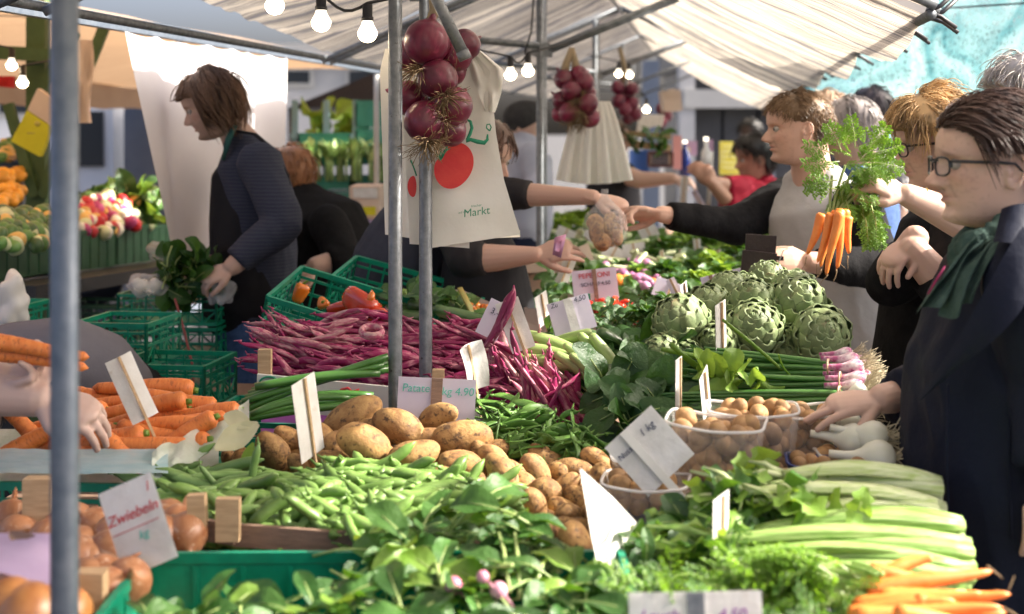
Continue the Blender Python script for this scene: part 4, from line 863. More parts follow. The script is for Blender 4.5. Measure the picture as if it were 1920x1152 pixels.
# ---- artichokes
AR = [(1280, 610, 3.32, 1.0, 'big pale artichoke at the left front of the artichoke heap', (-.5, -.5, .7)), (1415, 620, 3.3, .98, 'artichoke in front centre above the spring onion stalks', (-.1, -.7, .7)), (1415, 585, 3.42, 1.0, 'artichoke resting on the front centre one', (-.2, -.5, .8)),
      (1495, 582, 3.4, 1.08, 'tall artichoke beside the customer in grey shirt', (.1, -.6, .7)), (1538, 630, 3.28, 1.0, 'rightmost dark green artichoke next to the purple onion bulbs', (.1, -.85, .4)), (1368, 556, 3.55, .88, 'sunlit artichoke at the back under the lilac card', (-.1, -.3, .9)),
      (1490, 552, 3.6, .9, 'artichoke at the very back right of the heap', (0, -.3, .9)), (1330, 585, 3.48, .9, 'artichoke behind the reddish price tag, catching sun', (-.2, -.4, .8)), (1345, 650, 3.28, .78, 'small artichoke at the foot of the reddish price tag', (-.3, -.8, .4)),
      (1245, 665, 3.26, .72, 'small artichoke lowest at the left end of the heap', (-.6, -.6, .3)), (1470, 655, 3.34, .8, 'shaded artichoke between the front centre and rightmost ones', (0, -.8, .5)), (1290, 675, 3.26, .7, 'half buried artichoke with browned tips behind onion stalks', (-.2, -.9, .2)), (1395, 560, 3.6, .85, 'artichoke peeking over the centre pair', (0, -.3, .9)), (1440, 530, 3.75, .8, 'far artichoke just below the wallet', (.1, -.4, .9)), (1262, 420 + 205, 3.5, .8, 'artichoke tucked behind the big left one', (-.3, -.3, .9))]
for i, (px, py, d, s_, lb, dr) in enumerate(AR):
    R = basis(Vector(dr).orthogonal(), Vector(dr)); z = Vector(dr).normalized(); x = z.orthogonal().normalized(); R = Matrix((x, z.cross(x), z)).transposed()
    artichoke(lb, P(px, py, d), R, s_ * 1.13, 70 + i)
# ---- spring onion bunches: purple bulbs, white bulbs
def bulb_me(m, s_):
    mb = MB(); mb.lathe([(.0, -.016), (.008, -.0155), (.015, -.011), (.0185, -.002), (.018, .007), (.0135, .018), (.0092, .028), (.0075, .04), (.0065, .055), (.006, .07)], 16); return mb.mesh('bulb', m)
BUP = bulb_me(M['purple_bulb'], 1)
mb = MB(); mb.lathe([(.0, -.0165), (.009, -.016), (.017, -.0115), (.0215, -.002), (.021, .006), (.0165, .0145), (.0105, .021), (.0065, .029), (.005, .04), (.0048, .055)], 18); BUW = mb.mesh('bulb', M['white_bulb'])
M['wroots'] = mat('pale_roots', (.50, .44, .30), .8); M['band'] = mat('rubber_band', (.62, .42, .28), .6)
def wroots(i):
    random.seed(700 + i); mb = MB()
    for k in range(42):
        a = U(0, 6.28); p = Vector((.006 * math.cos(a), .006 * math.sin(a), -.014)); d = Vector((math.cos(a) * .6, math.sin(a) * .6, -.9)).normalized(); pts = [p]
        for s_ in range(5): d = (d + Vector((U(-.45, .45), U(-.45, .45), U(-.35, .3)))).normalized(); p = p + d * U(.005, .012); pts.append(p)
        mb.tube(pts, [.0008] * 5 + [.0004], 3)
    return mb.mesh('root_tuft', M['wroots'])
WR = [wroots(i) for i in range(3)]
random.seed(62)
def onion_bunch(label, bulbs, me, leafspec, band):
    root = thing('spring_onion_bunch', label, 'spring onions', P(*bulbs[0][:3]), group='bunches of spring onions')
    for i, (px, py, d, dr, s_) in enumerate(bulbs):
        z = Vector(dr).normalized(); x = z.orthogonal().normalized(); R = Matrix((x, z.cross(x), z)).transposed()
        b = place('onion_bulb', me, P(px, py, d) - root.location, R, s_, root); place('root_tuft', WR[i % 3], (0, 0, 0), None, 1, b)
    for (a, c, b, d0, d1, r) in leafspec:
        n = 12; pts = []
        for k in range(n + 1):
            t = k / n; x = (1 - t) ** 2 * a[0] + 2 * t * (1 - t) * c[0] + t * t * b[0]; y = (1 - t) ** 2 * a[1] + 2 * t * (1 - t) * c[1] + t * t * b[1]; pts.append(P(x, y, d0 + (d1 - d0) * t))
        mb = MB(); mb.tube(pts, [r * (1 - .55 * (k / n) ** 1.5) for k in range(n + 1)], 9, flat=.75); mb.build('stalk', M['scallion'], root)
    for (px, py, d, h) in band:
        mb = MB(); mb.tube([P(px + 2 * math.sin(t), py + h * math.cos(t), d + .02 * math.sin(t)) for t in [k * .349 for k in range(19)]], .0022, 5, caps=False); mb.build('rubber_band', M['band'], root)
    return root
lv = []
for i in range(16): lv.append(((1575 - (i % 4) * 8, 684 + i * 1.6), (1440 + U(-30, 30), 672 + i * 2.6 + U(-6, 6)), (1262 + U(-15, 60), 655 + i * 5.5 + U(-5, 5)), 3.06 + .006 * (i % 5), 3.16, U(.007, .0105)))
onion_bunch('spring onions with purple bulbs, upper bunch beside the rightmost artichoke', [(1598, 676, 3.03, (-1, .1, .05), 0.95), (1606, 690, 3.0, (-1, .1, .02), 0.99), (1600, 702, 3.02, (-1, .05, .0), 0.91), (1588, 664, 3.08, (-1, .1, -.05), 0.84), (1612, 680, 3.06, (-1, .1, .02), 0.87)], BUP, lv, [(1553, 688, 3.02, 14)])
lv = []
for i in range(12): lv.append(((1590 - (i % 3) * 10, 712 + i * 1.4), (1450 + U(-30, 30), 712 + i * 2 + U(-6, 6)), (1268 + U(-10, 70), 690 + i * 4 + U(-5, 5)), 2.99 + .006 * (i % 5), 3.08, U(.007, .01)))
onion_bunch('spring onions with purple bulbs, lower bunch with long white roots', [(1610, 712, 2.97, (-1, .1, .03), 0.99), (1622, 708, 2.99, (-1, .1, .05), 0.91), (1606, 724, 2.96, (-1, .1, .0), 0.95), (1618, 700, 3.02, (-1, .1, 0), 0.87)], BUP, lv, [(1575, 712, 2.95, 14)])
lv = []
for i in range(18): lv.append(((1580 - (i % 3) * 8, 738 + i * 2.2), (1430 + U(-30, 30), 738 + i * 2.2 + U(-6, 6)), (1240 + U(-10, 60), 738 + i * 3.2 + U(-5, 5)), 2.93 + .005 * (i % 5), 3.0, U(.0075, .011)))
onion_bunch('spring onions with white bulbs lying under the reaching hand', [(1612, 738, 2.9, (-1, .1, -.15), 0.99), (1622, 750, 2.9, (-1, .05, -.1), 1.03), (1600, 752, 2.93, (-1, .1, 0), 0.91)], BUW, lv, [(1573, 740, 2.9, 15)])
lv = [((1560, 815 + 22 * i), (1540, 820 + 18 * i), (1500, 815 + 20 * i), 2.78, 2.82, .008) for i in range(5)]
ob2 = onion_bunch('large fresh white onions with tangled roots in front of the navy coat', [(1602, 826, 2.68, (-1, .2, .12), 1.49), (1640, 822, 2.66, (-1, .3, .2), 1.52), (1650, 862, 2.6, (-1, .15, .08), 1.67), (1645, 896, 2.64, (-1, .2, .1), 1.49), (1595, 796, 2.8, (-1, .2, 0), 1.26), (1690, 905, 2.62, (-.9, .3, .1), 1.22), (1650, 918, 2.58, (-1, .2, .0), 1.11)], BUW, lv, [])
mb = MB()
for k in range(110):
    px, py = rpoly([(1660, 800), (1700, 830), (1712, 900), (1700, 930), (1670, 900), (1668, 850)]); p = P(px, py, 2.7); d = Vector((U(-.2, 1), U(-.5, .5), U(-.8, .3))).normalized(); pts = [p]
    for s_ in range(5): d = (d + Vector((U(-.5, .5), U(-.5, .5), U(-.5, .3)))).normalized(); p = p + d * U(.006, .014); pts.append(p)
    mb.tube(pts, .0008, 3)
o = mb.build('tangled_roots', M['wroots'], ob2); o['kind'] = 'stuff'
# one long loose stalk across the artichokes
greens('single light green onion stalks arching loosely over the bunches', 'loose onion stalks', [((1258, 645), (1330, 720), (1432, 742), 3.05, .0085), ((1355, 600), (1420, 650), (1472, 700), 3.05, .0045), ((1240, 655), (1420, 690), (1560, 742), 3.1, .007), ((1460, 665), (1465, 690), (1482, 704), 3.0, .002), ((1418, 690), (1420, 720), (1440, 730), 2.98, .005)], mats='leaf_lime')
for k in range(26):
    px, py = rpoly([(1300, 690), (1420, 690), (1440, 735), (1300, 730)]); tag(place('salad_leaf', random.choice(LIM), P(px, py, 3.02), rrot(), U(.5, .8)), 'small yellow green salad leaf between the onion bunches', 'leaf', 'yellow green salad leaves')

# ---- plastic tubs
def tub_mat(name, col, al): return mat(name, col, .16, None, spec=.7, alpha=al, trans=.25)
M['tub'] = tub_mat('clear_tub_plastic', (.78, .76, .74), .24); M['tub_rim'] = tub_mat('tub_rim_plastic', (.85, .84, .82), .7); M['tub_blue'] = mat('blue_punnet_plastic', (.015, .035, .16), .3, spec=.5)
def sup(rx, ry, n=44, e=7):
    r = []
    for k in range(n):
        a = 2 * math.pi * k / n; c, s_ = math.cos(a), math.sin(a); q = (abs(c) ** e + abs(s_) ** e) ** (-1 / e); r.append((rx * c * q, ry * s_ * q))
    return r
def tub(label, px, py, d, L, W, h, yaw, m, rim, n, roll=0, nsc=1.0, tilt=0):
    root = thing('plastic_tub', label, 'tub', P(px, py, d), (tilt, roll, yaw), 'tubs of small potatoes')
    lo, hi = sup(L / 2 * .84, W / 2 * .84), sup(L / 2, W / 2); mb = MB(); k = len(lo)
    mb.add([(x, y, 0) for x, y in lo] + [(x, y, h) for x, y in hi], [(j, (j + 1) % k, k + (j + 1) % k, k + j) for j in range(k)] + [tuple(range(k - 1, -1, -1))]); mb.build('wall', m, root, True, False)
    mb = MB(); pts = [(x, y, h + .006 * math.cos(2 * math.atan2(y, x))) for x, y in hi]; mb.tube(pts + [pts[0]], .0028, 6, caps=False); mb.build('rim', rim, root, True, False)
    m_ = Matrix.Translation(P(px, py, d)) @ root.rotation_euler.to_matrix().to_4x4()
    for i in range(n):
        t = i / max(1, n - 1); z = .016 + t * (h - .018); f = .84 + .16 * z / h - .30; a = U(0, 6.28)
        if i % 3: q = Vector((math.cos(a) * L / 2 * f, math.sin(a) * W / 2 * f, z)); c, s_ = abs(math.cos(a)), abs(math.sin(a)); g = min(1.12, (c ** 4 + s_ ** 4) ** -.25); q.x *= g; q.y *= g
        else: q = Vector((U(-1, 1) * L / 2 * (f - .1), U(-1, 1) * W / 2 * (f - .1), z))
        o = place('small_potato', NUT[i % 4], m_ @ q, rrot(), U(.85, 1.15) * nsc); tag(o, 'small round brown potato in a tub', 'potato', 'small round potatoes filling the tubs')
    return root
def nut_me(i):
    random.seed(800 + i); mb = MB(); mb.ell((0, 0, 0), (.0205, .0165, .016), nu=14, nv=10, amp=.09, fr=40, seed=i); return mb.mesh('small_potato', M['nut'])
NUT = [nut_me(i) for i in range(4)]
random.seed(64)
tub('square clear tub of small potatoes in front, nearest the bluish price card', 1338, 908, 2.58, .175, .14, .115, -.25, M['tub'], M['tub_rim'], 84, .05)
tub('tall clear tub of small potatoes in the middle of three', 1410, 894, 2.70, .17, .13, .13, -.1, M['tub'], M['tub_rim'], 84)
tub('rightmost tall clear tub of small potatoes under the reaching hand', 1492, 872, 2.82, .165, .13, .11, .0, M['tub'], M['tub_rim'], 74)
tub('low clear tub half hidden beneath the tilted price card', 1212, 965, 2.5, .15, .12, .06, -.2, M['tub'], M['tub_rim'], 26)
tub('tiny clear tub behind the low one next to the potatoes', 1185, 905, 2.68, .08, .08, .05, 0, M['tub'], M['tub_rim'], 8)
tub('small clear tub beside the blue punnets', 1572, 890, 2.68, .085, .07, .04, 0, M['tub'], M['tub_rim'], 8)
tub('dark blue punnet of small potatoes behind the celery', 1552, 912, 2.6, .15, .11, .045, -.15, M['tub_blue'], M['tub_blue'], 18)
tub('second dark blue punnet mostly hidden by celery leaves', 1520, 948, 2.52, .16, .11, .045, -.2, M['tub_blue'], M['tub_rim'], 16)
tub('dark blue punnet under the low clear tub', 1180, 985, 2.55, .14, .11, .04, -.2, M['tub_blue'], M['tub_blue'], 6)
# red packaging behind white onions
mb = MB(); mb.grid([[P(1692 + 8 * i, 798 + 11 * j, 2.66 + .01 * math.sin(i + j)) for i in range(4)] for j in range(6)]); tag(mb.build('red_net', mat('red_yellow_wrap', (.6, .03, .02), .4, (.75, .5, .04), 30, lo=.5, hi=.55)), 'strip of red and yellow wrapping beside the navy coat', 'wrapper')

# ---- celery bunches
def stalk_pts(a, b, d0, d1, bow, n=9): return [P(a[0] + (b[0] - a[0]) * k / n, a[1] + (b[1] - a[1]) * k / n - bow * math.sin(math.pi * k / n), d0 + (d1 - d0) * k / n) for k in range(n + 1)]
def celery(label, base, tip, d, n, spread, m, seed, R=.03, leaves=14, lm=None):
    random.seed(seed); n += 5; leaves = int(leaves * 1.3); root = thing('celery_bunch', label, 'celery', P(*base, d), group='celery bunches')
    for i in range(n):
        a = 2 * math.pi * i / n + U(-.2, .2); ro = R * (1.08 if i % 3 else .55); off = Vector((0, math.cos(a) * ro, math.sin(a) * ro)); k = 10; pts = []; rad = []
        b0 = P(*base, d); t1 = P(tip[0] + U(-50, 40), tip[1] + spread * math.sin(a) + U(-8, 8), d + U(-.05, .05))
        for j in range(k + 1):
            t = j / k; pts.append(b0.lerp(t1, t) + off * (.82 + .18 * math.sin(math.pi * t) + .4 * t * t) + Vector((0, 0, .012 * math.sin(math.pi * t)))); rad.append((.0175 if t < .6 else .0175 - .008 * (t - .6) / .4) * (R / .03) * (.72 + .28 * min(1, t * 6)))
        mb = MB(); nn = 24
        # grooved U section
        u0 = off.normalized(); vs = []
        for j in range(k + 1):
            T = (pts[min(j + 1, k)] - pts[max(j - 1, 0)]).normalized(); u = (u0 - T * u0.dot(T)).normalized(); w_ = T.cross(u)
            for q in range(nn):
                an = 2 * math.pi * q / nn; rr = rad[j] * (1 + .10 * math.cos(an * 8)); c = math.cos(an)
                vs.append(pts[j] + u * (c * rr * (.75 if c > 0 else .25)) + w_ * (math.sin(an) * rr * .76))
        mb.add(vs, [(j * nn + q, j * nn + (q + 1) % nn, (j + 1) * nn + (q + 1) % nn, (j + 1) * nn + q) for j in range(k) for q in range(nn)] + [tuple(range(nn - 1, -1, -1)), tuple(k * nn + q for q in range(nn))])
        mb.build('stalk', m, root)
        if i % 2 == 0:
            for q in range(2):
                s0 = pts[k]; e = s0 + Vector((-U(.05, .11), U(-.03, .03), U(-.02, .05))); mb = MB(); mb.tube([s0, s0.lerp(e, .5) + Vector((0, 0, .008)), e], [.006, .0045, .002], 7); mb.build('branch', m, root)
    for i in range(leaves):
        p = P(tip[0] - U(-70, 110), tip[1] + U(-30, 30), d + U(-.06, .03)); place('leaf', random.choice(lm or CEL), p - root.location, basis((U(-1, .4), U(-1, .3), U(-.2, .8)), (U(-.5, .5), U(-.5, .5), 1)), U(.7, 1.15), root)
    return root
celery('pale celery bunch with the widest white butt, topmost of the pile', (1760, 940), (1470, 922), 2.36, 9, 26, M['celery_pale'], 1, .036, 30, CEL[:3])
celery('pale celery bunch just below the topmost one', (1752, 970), (1440, 945), 2.30, 8, 22, M['celery_pale'], 2, .028, 26, CEL[:4])
celery('green celery bunch in the middle of the pile', (1800, 1015), (1440, 1015), 2.24, 9, 18, M['celery'], 3, .036, 22)
celery('darker green celery bunch lying behind the orange carrots', (1815, 1055), (1380, 1055), 2.17, 9, 14, M['celery'], 4, .034, 14)
celery('lowest green celery bunch at the foot of the pile', (1800, 1095), (1380, 1090), 2.1, 8, 12, M['celery'], 5, .03, 8)
random.seed(66)
cl = thing('celery_leaves', 'mass of celery leaves left of the pale stalks, in front of the tubs', 'celery leaves', P(1300, 1000, 2.3))
for i in range(150):
    px, py = rpoly([(1200, 1010), (1290, 970), (1380, 945), (1470, 935), (1500, 970), (1440, 1020), (1330, 1060), (1210, 1060)]); place('leaf', random.choice(CEL if px > 1320 or U(0, 1) < .35 else SPF[:3] + DRK[:2]), P(px, py, 2.44 - (py - 900) * .0018 + U(-.04, .05)) - cl.location, basis((U(-1, .6), U(-1, .4), U(-.2, .9)), (U(-.5, .5), U(-.6, .3), 1)), U(.45, .8), cl)
for (x0, y0, x1, y1) in ((1380, 935, 1520, 950), (1330, 1000, 1480, 985), (1400, 905, 1540, 935), (1340, 1020, 1530, 1030)):
    mb = MB(); mb.tube(stalk_pts((x0, y0), (x1, y1), 2.33, 2.31, 6), .0065, 8); mb.build('branch', M['celery'], cl)
for (px, py, d, s_) in ((1452, 905, 2.42, .9), (1390, 915, 2.42, .8), (1580, 935, 2.36, .6), (1345, 940, 2.36, .7), (1500, 985, 2.24, .8), (1520, 960, 2.26, .8), (1600, 980, 2.22, .75), (1625, 1025, 2.16, .8), (1420, 960, 2.28, .9)): place('leaf', random.choice(CEL[:3]), P(px, py, d) - cl.location, basis((U(-.6, .6), -.4, .9), (0, -1, .4)), s_, cl)
# ---- parsley / carrot greens in front
pg = thing('herb_greens', 'feathery dark carrot greens spread in front of the celery', 'greens', P(1400, 1120, 2.05))
for i in range(120):
    px, py = rpoly([(1190, 1100), (1300, 1085), (1420, 1090), (1560, 1105), (1620, 1130), (1600, 1220), (1190, 1220)]); place('frond', random.choice(FRD + FRO[:1]), P(px, py, 2.15 - (py - 1050) * .0018 + U(-.05, .05)) - pg.location, basis((U(-1, 1), U(-.8, .3), U(.1, .9)), (U(-.3, .3), -.3, 1)), U(.4, .7), pg)
# ---- orange carrot bunch bottom right
cb = thing('carrot_bunch', 'bunch of slim orange carrots lying at the bottom right corner', 'carrots', P(1740, 1110, 1.98))
for i, (px, py, d, L, a) in enumerate([(1745, 1090, 1.96, 240, -10), (1700, 1082, 2.0, 140, 3), (1700, 1062, 2.03, 110, -18), (1720, 1125, 1.92, 260, -12), (1770, 1120, 1.93, 250, -6), (1740, 1148, 1.88, 270, -2), (1690, 1140, 1.9, 200, -8), (1800, 1140, 1.9, 180, 4), (1780, 1165, 1.86, 230, 6)]):
    r = math.radians(a); R = basis((math.cos(r), U(-.15, .15), -math.sin(r))) @ Matrix.Rotation(U(0, 6.28), 3, 'X'); place('carrot', CARL[i % 5], P(px, py, d) - cb.location, R, (L / F * d / .21, 1.05, 1.05), cb)
for (a, b) in (((1640, 1105), (1540, 1090)), ((1660, 1130), (1560, 1135)), ((1645, 1080), (1570, 1060)), ((1640, 1145), (1590, 1160)), ((1655, 1078), (1600, 1058))):
    mb = MB(); mb.tube(stalk_pts(a, b, 1.95, 2.02, 4), .004, 7); mb.build('stalk', M['celery'], cb)
for (a, c, b) in (((1865, 1108), (1890, 1110), (1902, 1080)), ((1880, 1140), (1900, 1150), (1915, 1160)), ((1850, 1062), (1862, 1070), (1880, 1085))):
    mb = MB(); mb.tube([P(*a, 1.95), P(*c, 1.95), P(*b, 1.95)], [.0022, .0014, .0006], 5); mb.build('root', M['roots'], cb)
for i in range(16): place('frond', random.choice(FRO), P(1590 + U(-40, 30), 1110 + U(-30, 40), 1.99) - cb.location, basis((-1, U(-.8, .5), U(0, .6))), .7, cb)

# ---- dark chard / spinach between snow peas and onions; zucchini
random.seed(71)
ch = thing('chard_heap', 'heap of dark glossy chard leaves between the purple beans and the spring onions', 'chard', P(1200, 740, 3.15))
for i in range(44):
    px, py = rpoly([(1160, 680), (1250, 660), (1275, 720), (1250, 790), (1190, 830), (1130, 790), (1130, 720)]); place('leaf', random.choice(BIG), P(px, py, 3.25 - (py - 700) * .0022 + U(-.05, .05)) - ch.location, basis((U(-.6, .9), U(-1, .1), U(-.3, .8)), (U(-.5, .5), -.6, .8)), U(.5, .8), ch)
for i in range(50):
    px, py = rpoly([(1130, 740), (1250, 660), (1290, 700), (1250, 800), (1190, 830)]); place('leaf', random.choice(DRK), P(px, py, 3.2 - (py - 700) * .0022 + U(-.05, .03)) - ch.location, basis((U(-.6, .9), U(-1, .1), U(-.3, .8)), (U(-.5, .5), -.6, .8)), U(.8, 1.1), ch)
zb = thing('pak_choi_heap', 'heap of dark green leaves lying around the pale zucchini flowers', 'greens', P(1090, 680, 3.5))
for i in range(110):
    px, py = rpoly([(985, 640), (1060, 610), (1120, 620), (1190, 640), (1220, 680), (1180, 720), (1100, 745), (1020, 700)]); place('leaf', random.choice(DRK + SPI[:2]), P(px, py, 3.58 - (py - 640) * .0024 + U(-.05, .04)) - zb.location, basis((U(-1, 1), U(-1, .3), U(-.2, .7)), (U(-.5, .5), -.5, .9)), U(.55, 1.0), zb)
M['zuc'] = mat('pale_zucchini', (.22, .33, .09), .4, (.34, .44, .16), 4, stretch=(.5, 16, 16), rnd=.15, bump=.1)
def zuc_me(i):
    random.seed(820 + i); mb = MB(); n = 10; mb.tube([((k / n - .5) * .15, .006 * math.sin(k * .5), 0) for k in range(n + 1)], [.010 + .009 * math.sin(math.pi * min(1, (k / n) * .8 + .08)) for k in range(n + 1)], 12, rnd=True); mb.tube([(-.085, 0, 0), (-.072, 0, 0)], [.006, .008], 8); return mb.mesh('zucchini', M['zuc'])
ZU = [zuc_me(i) for i in range(3)]
for i, (px, py, d, a) in enumerate([(1035, 665, 3.36, 12), (1050, 650, 3.42, 20), (1025, 680, 3.34, 8), (1100, 680, 3.32, 38), (1125, 670, 3.36, 48), (1090, 695, 3.28, 32), (1145, 680, 3.34, 55), (1110, 700, 3.26, 40), (1060, 638, 3.46, -20), (1010, 660, 3.42, 5)]):
    r = math.radians(a); tag(place('zucchini', ZU[i % 3], P(px, py, d), basis((math.cos(r), -.2, -math.sin(r))), U(.75, 1.0)), 'slim pale green zucchini below the white tag', 'zucchini', 'slim pale zucchini')
M['cuke'] = mat('dark_zucchini', (.03, .075, .02), .3, (.05, .1, .03), 6, stretch=(.5, 12, 12), rnd=.2, spec=.5)
def cuke_me(): mb = MB(); mb.tube([((k / 10 - .5) * .22, .03 * math.sin(k * .314), 0) for k in range(11)], [.02 + .004 * math.sin(k * .31) for k in range(11)], 14, rnd=True); return mb.mesh('cucumber', M['cuke'])
CK = cuke_me()
for (px, py, d, a) in ((1160, 655, 3.55, 20), (1190, 670, 3.5, 35), (800, 590, 4.0, 5), (830, 605, 3.95, 8), (780, 600, 4.02, 0), (850, 590, 4.0, 12), (760, 585, 4.1, 15), (880, 600, 3.92, 16)):
    r = math.radians(a); tag(place('zucchini', CK, P(px, py, d), basis((math.cos(r), -.1, -math.sin(r))), U(.8, 1.05)), 'dark green zucchini lying behind the purple beans', 'zucchini', 'dark green zucchini')
zl = thing('leafy_greens', 'green leaves and stems between the two stall poles above the beans', 'greens', P(840, 580, 4.0))
for i in range(60):
    px, py = rpoly([(690, 545), (760, 550), (860, 560), (930, 590), (920, 615), (720, 600)]); place('leaf', random.choice(SPF + DRK), P(px, py, 4.05 + U(-.06, .06)) - zl.location, basis((U(-1, 1), U(-1, .3), U(-.2, .7)), (U(-.5, .5), -.5, .9)), U(.6, 1.05), zl)
mb = MB(); mb.tube([P(862, 540, 4.0), P(880, 575, 3.98), P(893, 610, 3.96)], [.012, .014, .004], 8, flat=.35); mb.build('wilted_leaf', mat('wilted_leaf', (.35, .2, .04), .6, (.2, .2, .05), 20), zl)
# cardboard tray with cherry tomatoes
M['card'] = mat('grey_cardboard', (.46, .38, .35), .8, (.42, .34, .31), 6)
ct = thing('cardboard_tray', 'grey cardboard tray of small tomatoes tilted behind the bean heap', 'tray', P(900, 570, 4.2))
for nm, q in (('back_flap', [(825, 540), (870, 545), (930, 572), (985, 596), (975, 610), (830, 560)]), ('front_flap', [(970, 596), (1030, 622), (1090, 640), (1090, 655), (1010, 640), (968, 610)])):
    mb = MB(); a = [P(x, y, 4.12) for x, y in q]; b_ = [p + Vector((0, .01, -.004)) for p in a]; n = len(a); mb.add(a + b_, [tuple(range(n)), tuple(range(2 * n - 1, n - 1, -1))] + [(i, n + i, n + (i + 1) % n, (i + 1) % n) for i in range(n)]); mb.build(nm, M['card'], ct, False)
M['tom'] = mat('small_tomato', (.55, .06, .02), .2, (.65, .3, .04), 6, rnd=.3, spec=.6)
mb = MB(); mb.ell((0, 0, 0), (.0135, .0135, .0125), nu=12, nv=8); TOM = mb.mesh('cherry_tomato', M['tom'])
for i in range(34):
    px, py = rpoly([(868, 568), (905, 572), (945, 590), (925, 602), (880, 590)]); tag(place('cherry_tomato', TOM, P(px, py, 4.05 + U(-.03, .03)), rrot(), U(.8, 1.15)), 'small red or yellow tomato in the tilted cardboard tray', 'tomato', 'small tomatoes in the cardboard tray')

# ---- far display: trays, chilli, lettuces, leeks
def lettuce(label, p, s_, mes, n=34, group='lettuces and leafy heads along the far display'):
    root = thing('lettuce', label, 'lettuce', p, group=group)
    for i in range(n):
        a = i * 2.4; el = .15 + 1.2 * (i / n); d = Vector((math.cos(a) * math.cos(el), math.sin(a) * math.cos(el), math.sin(el))); place('leaf', random.choice(mes), d * .02 * s_, basis(d, (-d.x * .5, -d.y * .5, 1)), s_ * U(.75, 1.1) * (1 - .35 * i / n), root)
    return root
random.seed(81)
FARL = [(1060, 415, 8, 'L', 1.3), (1040, 425, 7.8, 'L', 1.2), (1085, 405, 8.2, 'L', 1.2), (1250, 460, 6.2, 'F', 1.1), (1290, 450, 6.4, 'L', 1.2), (1330, 455, 6.2, 'F', 1.2), (1380, 440, 6.3, 'L', 1.3), (1415, 430, 6.5, 'L', 1.1), (1430, 445, 6.2, 'F', 1.1), (1340, 490, 5.3, 'L', 1.0), (1300, 500, 5.2, 'F', .9), (1390, 470, 5.6, 'F', 1.1), (1420, 485, 5.3, 'D', 1.1), (1360, 510, 4.9, 'F', .9), (1310, 520, 4.8, 'L', .8), (1270, 530, 4.7, 'D', .8), (1250, 505, 5.0, 'D', .9), (1420, 515, 4.8, 'F', .9), (1220, 480, 5.6, 'D', .9), (1160, 470, 5.9, 'D', .9), (1100, 500, 5.2, 'F', .7), (1165, 500, 5.2, 'D', .7), (1200, 510, 5.0, 'F', .8), (1230, 555, 4.3, 'F', .7), (1255, 570, 4.1, 'D', .8), (1215, 590, 3.9, 'D', .8), (1400, 420, 6.8, 'F', 1.2), (1360, 425, 6.9, 'D', 1.2), (1440, 460, 5.9, 'L', 1.1), (1450, 500, 5.1, 'F', .9)]
nm_ = {'L': 'bright lime green lettuce head in the far display', 'F': 'fresh green leafy head in the far display', 'D': 'dark green leafy head in the far display'}
for px, py, d, k, s_ in FARL: lettuce(nm_[k], P(px, py + 10, d), s_ * .95, {'L': LIM, 'F': SPF, 'D': DRK}[k], 26)
# glossy dark peppers / greens right of the cards
fg = thing('parsley_heap', 'heap of dark glossy small leaves right of the lilac price card', 'greens', P(1150, 600, 3.9))
for i in range(150):
    px, py = rpoly([(1095, 590), (1140, 575), (1210, 590), (1240, 620), (1230, 650), (1130, 620)]); place('leaf', random.choice(DRK + SPI[3:]), P(px, py, 4.0 - (py - 590) * .004 + U(-.05, .05)) - fg.location, basis((U(-1, 1), U(-1, .3), U(-.2, .9)), (U(-.5, .5), -.5, .9)), U(.3, .55), fg)
fg2 = thing('parsley_heap', 'dark leafy heap left of the lilac price card near the poles', 'greens', P(1000, 560, 4.5))
for i in range(70):
    px, py = rpoly([(975, 555), (1010, 545), (1060, 560), (1050, 590), (985, 585)]); place('leaf', random.choice(DRK), P(px, py, 4.5 + U(-.08, .08)) - fg2.location, basis((U(-1, 1), U(-1, .3), U(-.2, .9)), (U(-.5, .5), -.5, .9)), U(.35, .6), fg2)
M['chili'] = mat('red_chilli', (.50, .015, .012), .22, (.58, .05, .01), 8, rnd=.25, spec=.6)
CHL = []
for i in range(3):
    mb = MB(); mb.tube([((k / 8 - .5) * .09, .012 * math.sin(k * .5 + i), .008 * math.sin(k * .7 + i)) for k in range(9)], [.003, .0075, .008, .0078, .0072, .006, .0048, .003, .001], 8); CHL.append(mb.mesh('red_chilli', M['chili']))
for i in range(60):
    px, py = rpoly([(1092, 570), (1130, 570), (1215, 588), (1212, 598), (1150, 596), (1095, 582)]); tag(place('red_chilli', CHL[i % 3], P(px, py, 4.12 + U(-.04, .04)), basis((U(-1, 1), U(-.6, .6), U(-.3, .3))), U(.8, 1.2)), 'red chilli in the heap below the sign with the flag', 'chilli', 'red chillies below the flag sign')
# pale leeks / radishes under the white cards, cardboard boxes
M['leek'] = mat('pale_leek', (.62, .66, .42), .4, (.45, .56, .25), 6, rnd=.15, stretch=(.6, 9, 9))
mb = MB(); mb.tube([((k / 8 - .5) * .26, .01 * math.sin(k), 0) for k in range(9)], [.011, .012, .012, .012, .012, .012, .012, .012, .013], 9, rnd=True); LEEK = mb.mesh('leek', M['leek'])
for i in range(46):
    px, py = rpoly([(1045, 440), (1120, 430), (1215, 470), (1270, 500), (1200, 530), (1120, 500)]); tag(place('leek', LEEK, P(px, py, D(py) + .3 + U(-.1, .1)), basis((U(-.6, 1), U(-.9, .4), U(-.3, .3))), U(.6, .95)), 'pale leek stem among the far white price cards', 'leek', 'pale leeks among the far price cards')
M['radish2'] = mat('purple_radish', (.2, .03, .14), .35, (.55, .3, .45), 9, rnd=.3)
mb = MB(); mb.ell((0, 0, 0), (.02, .02, .022), nu=10, nv=7); RD = mb.mesh('radish', M['radish2'])
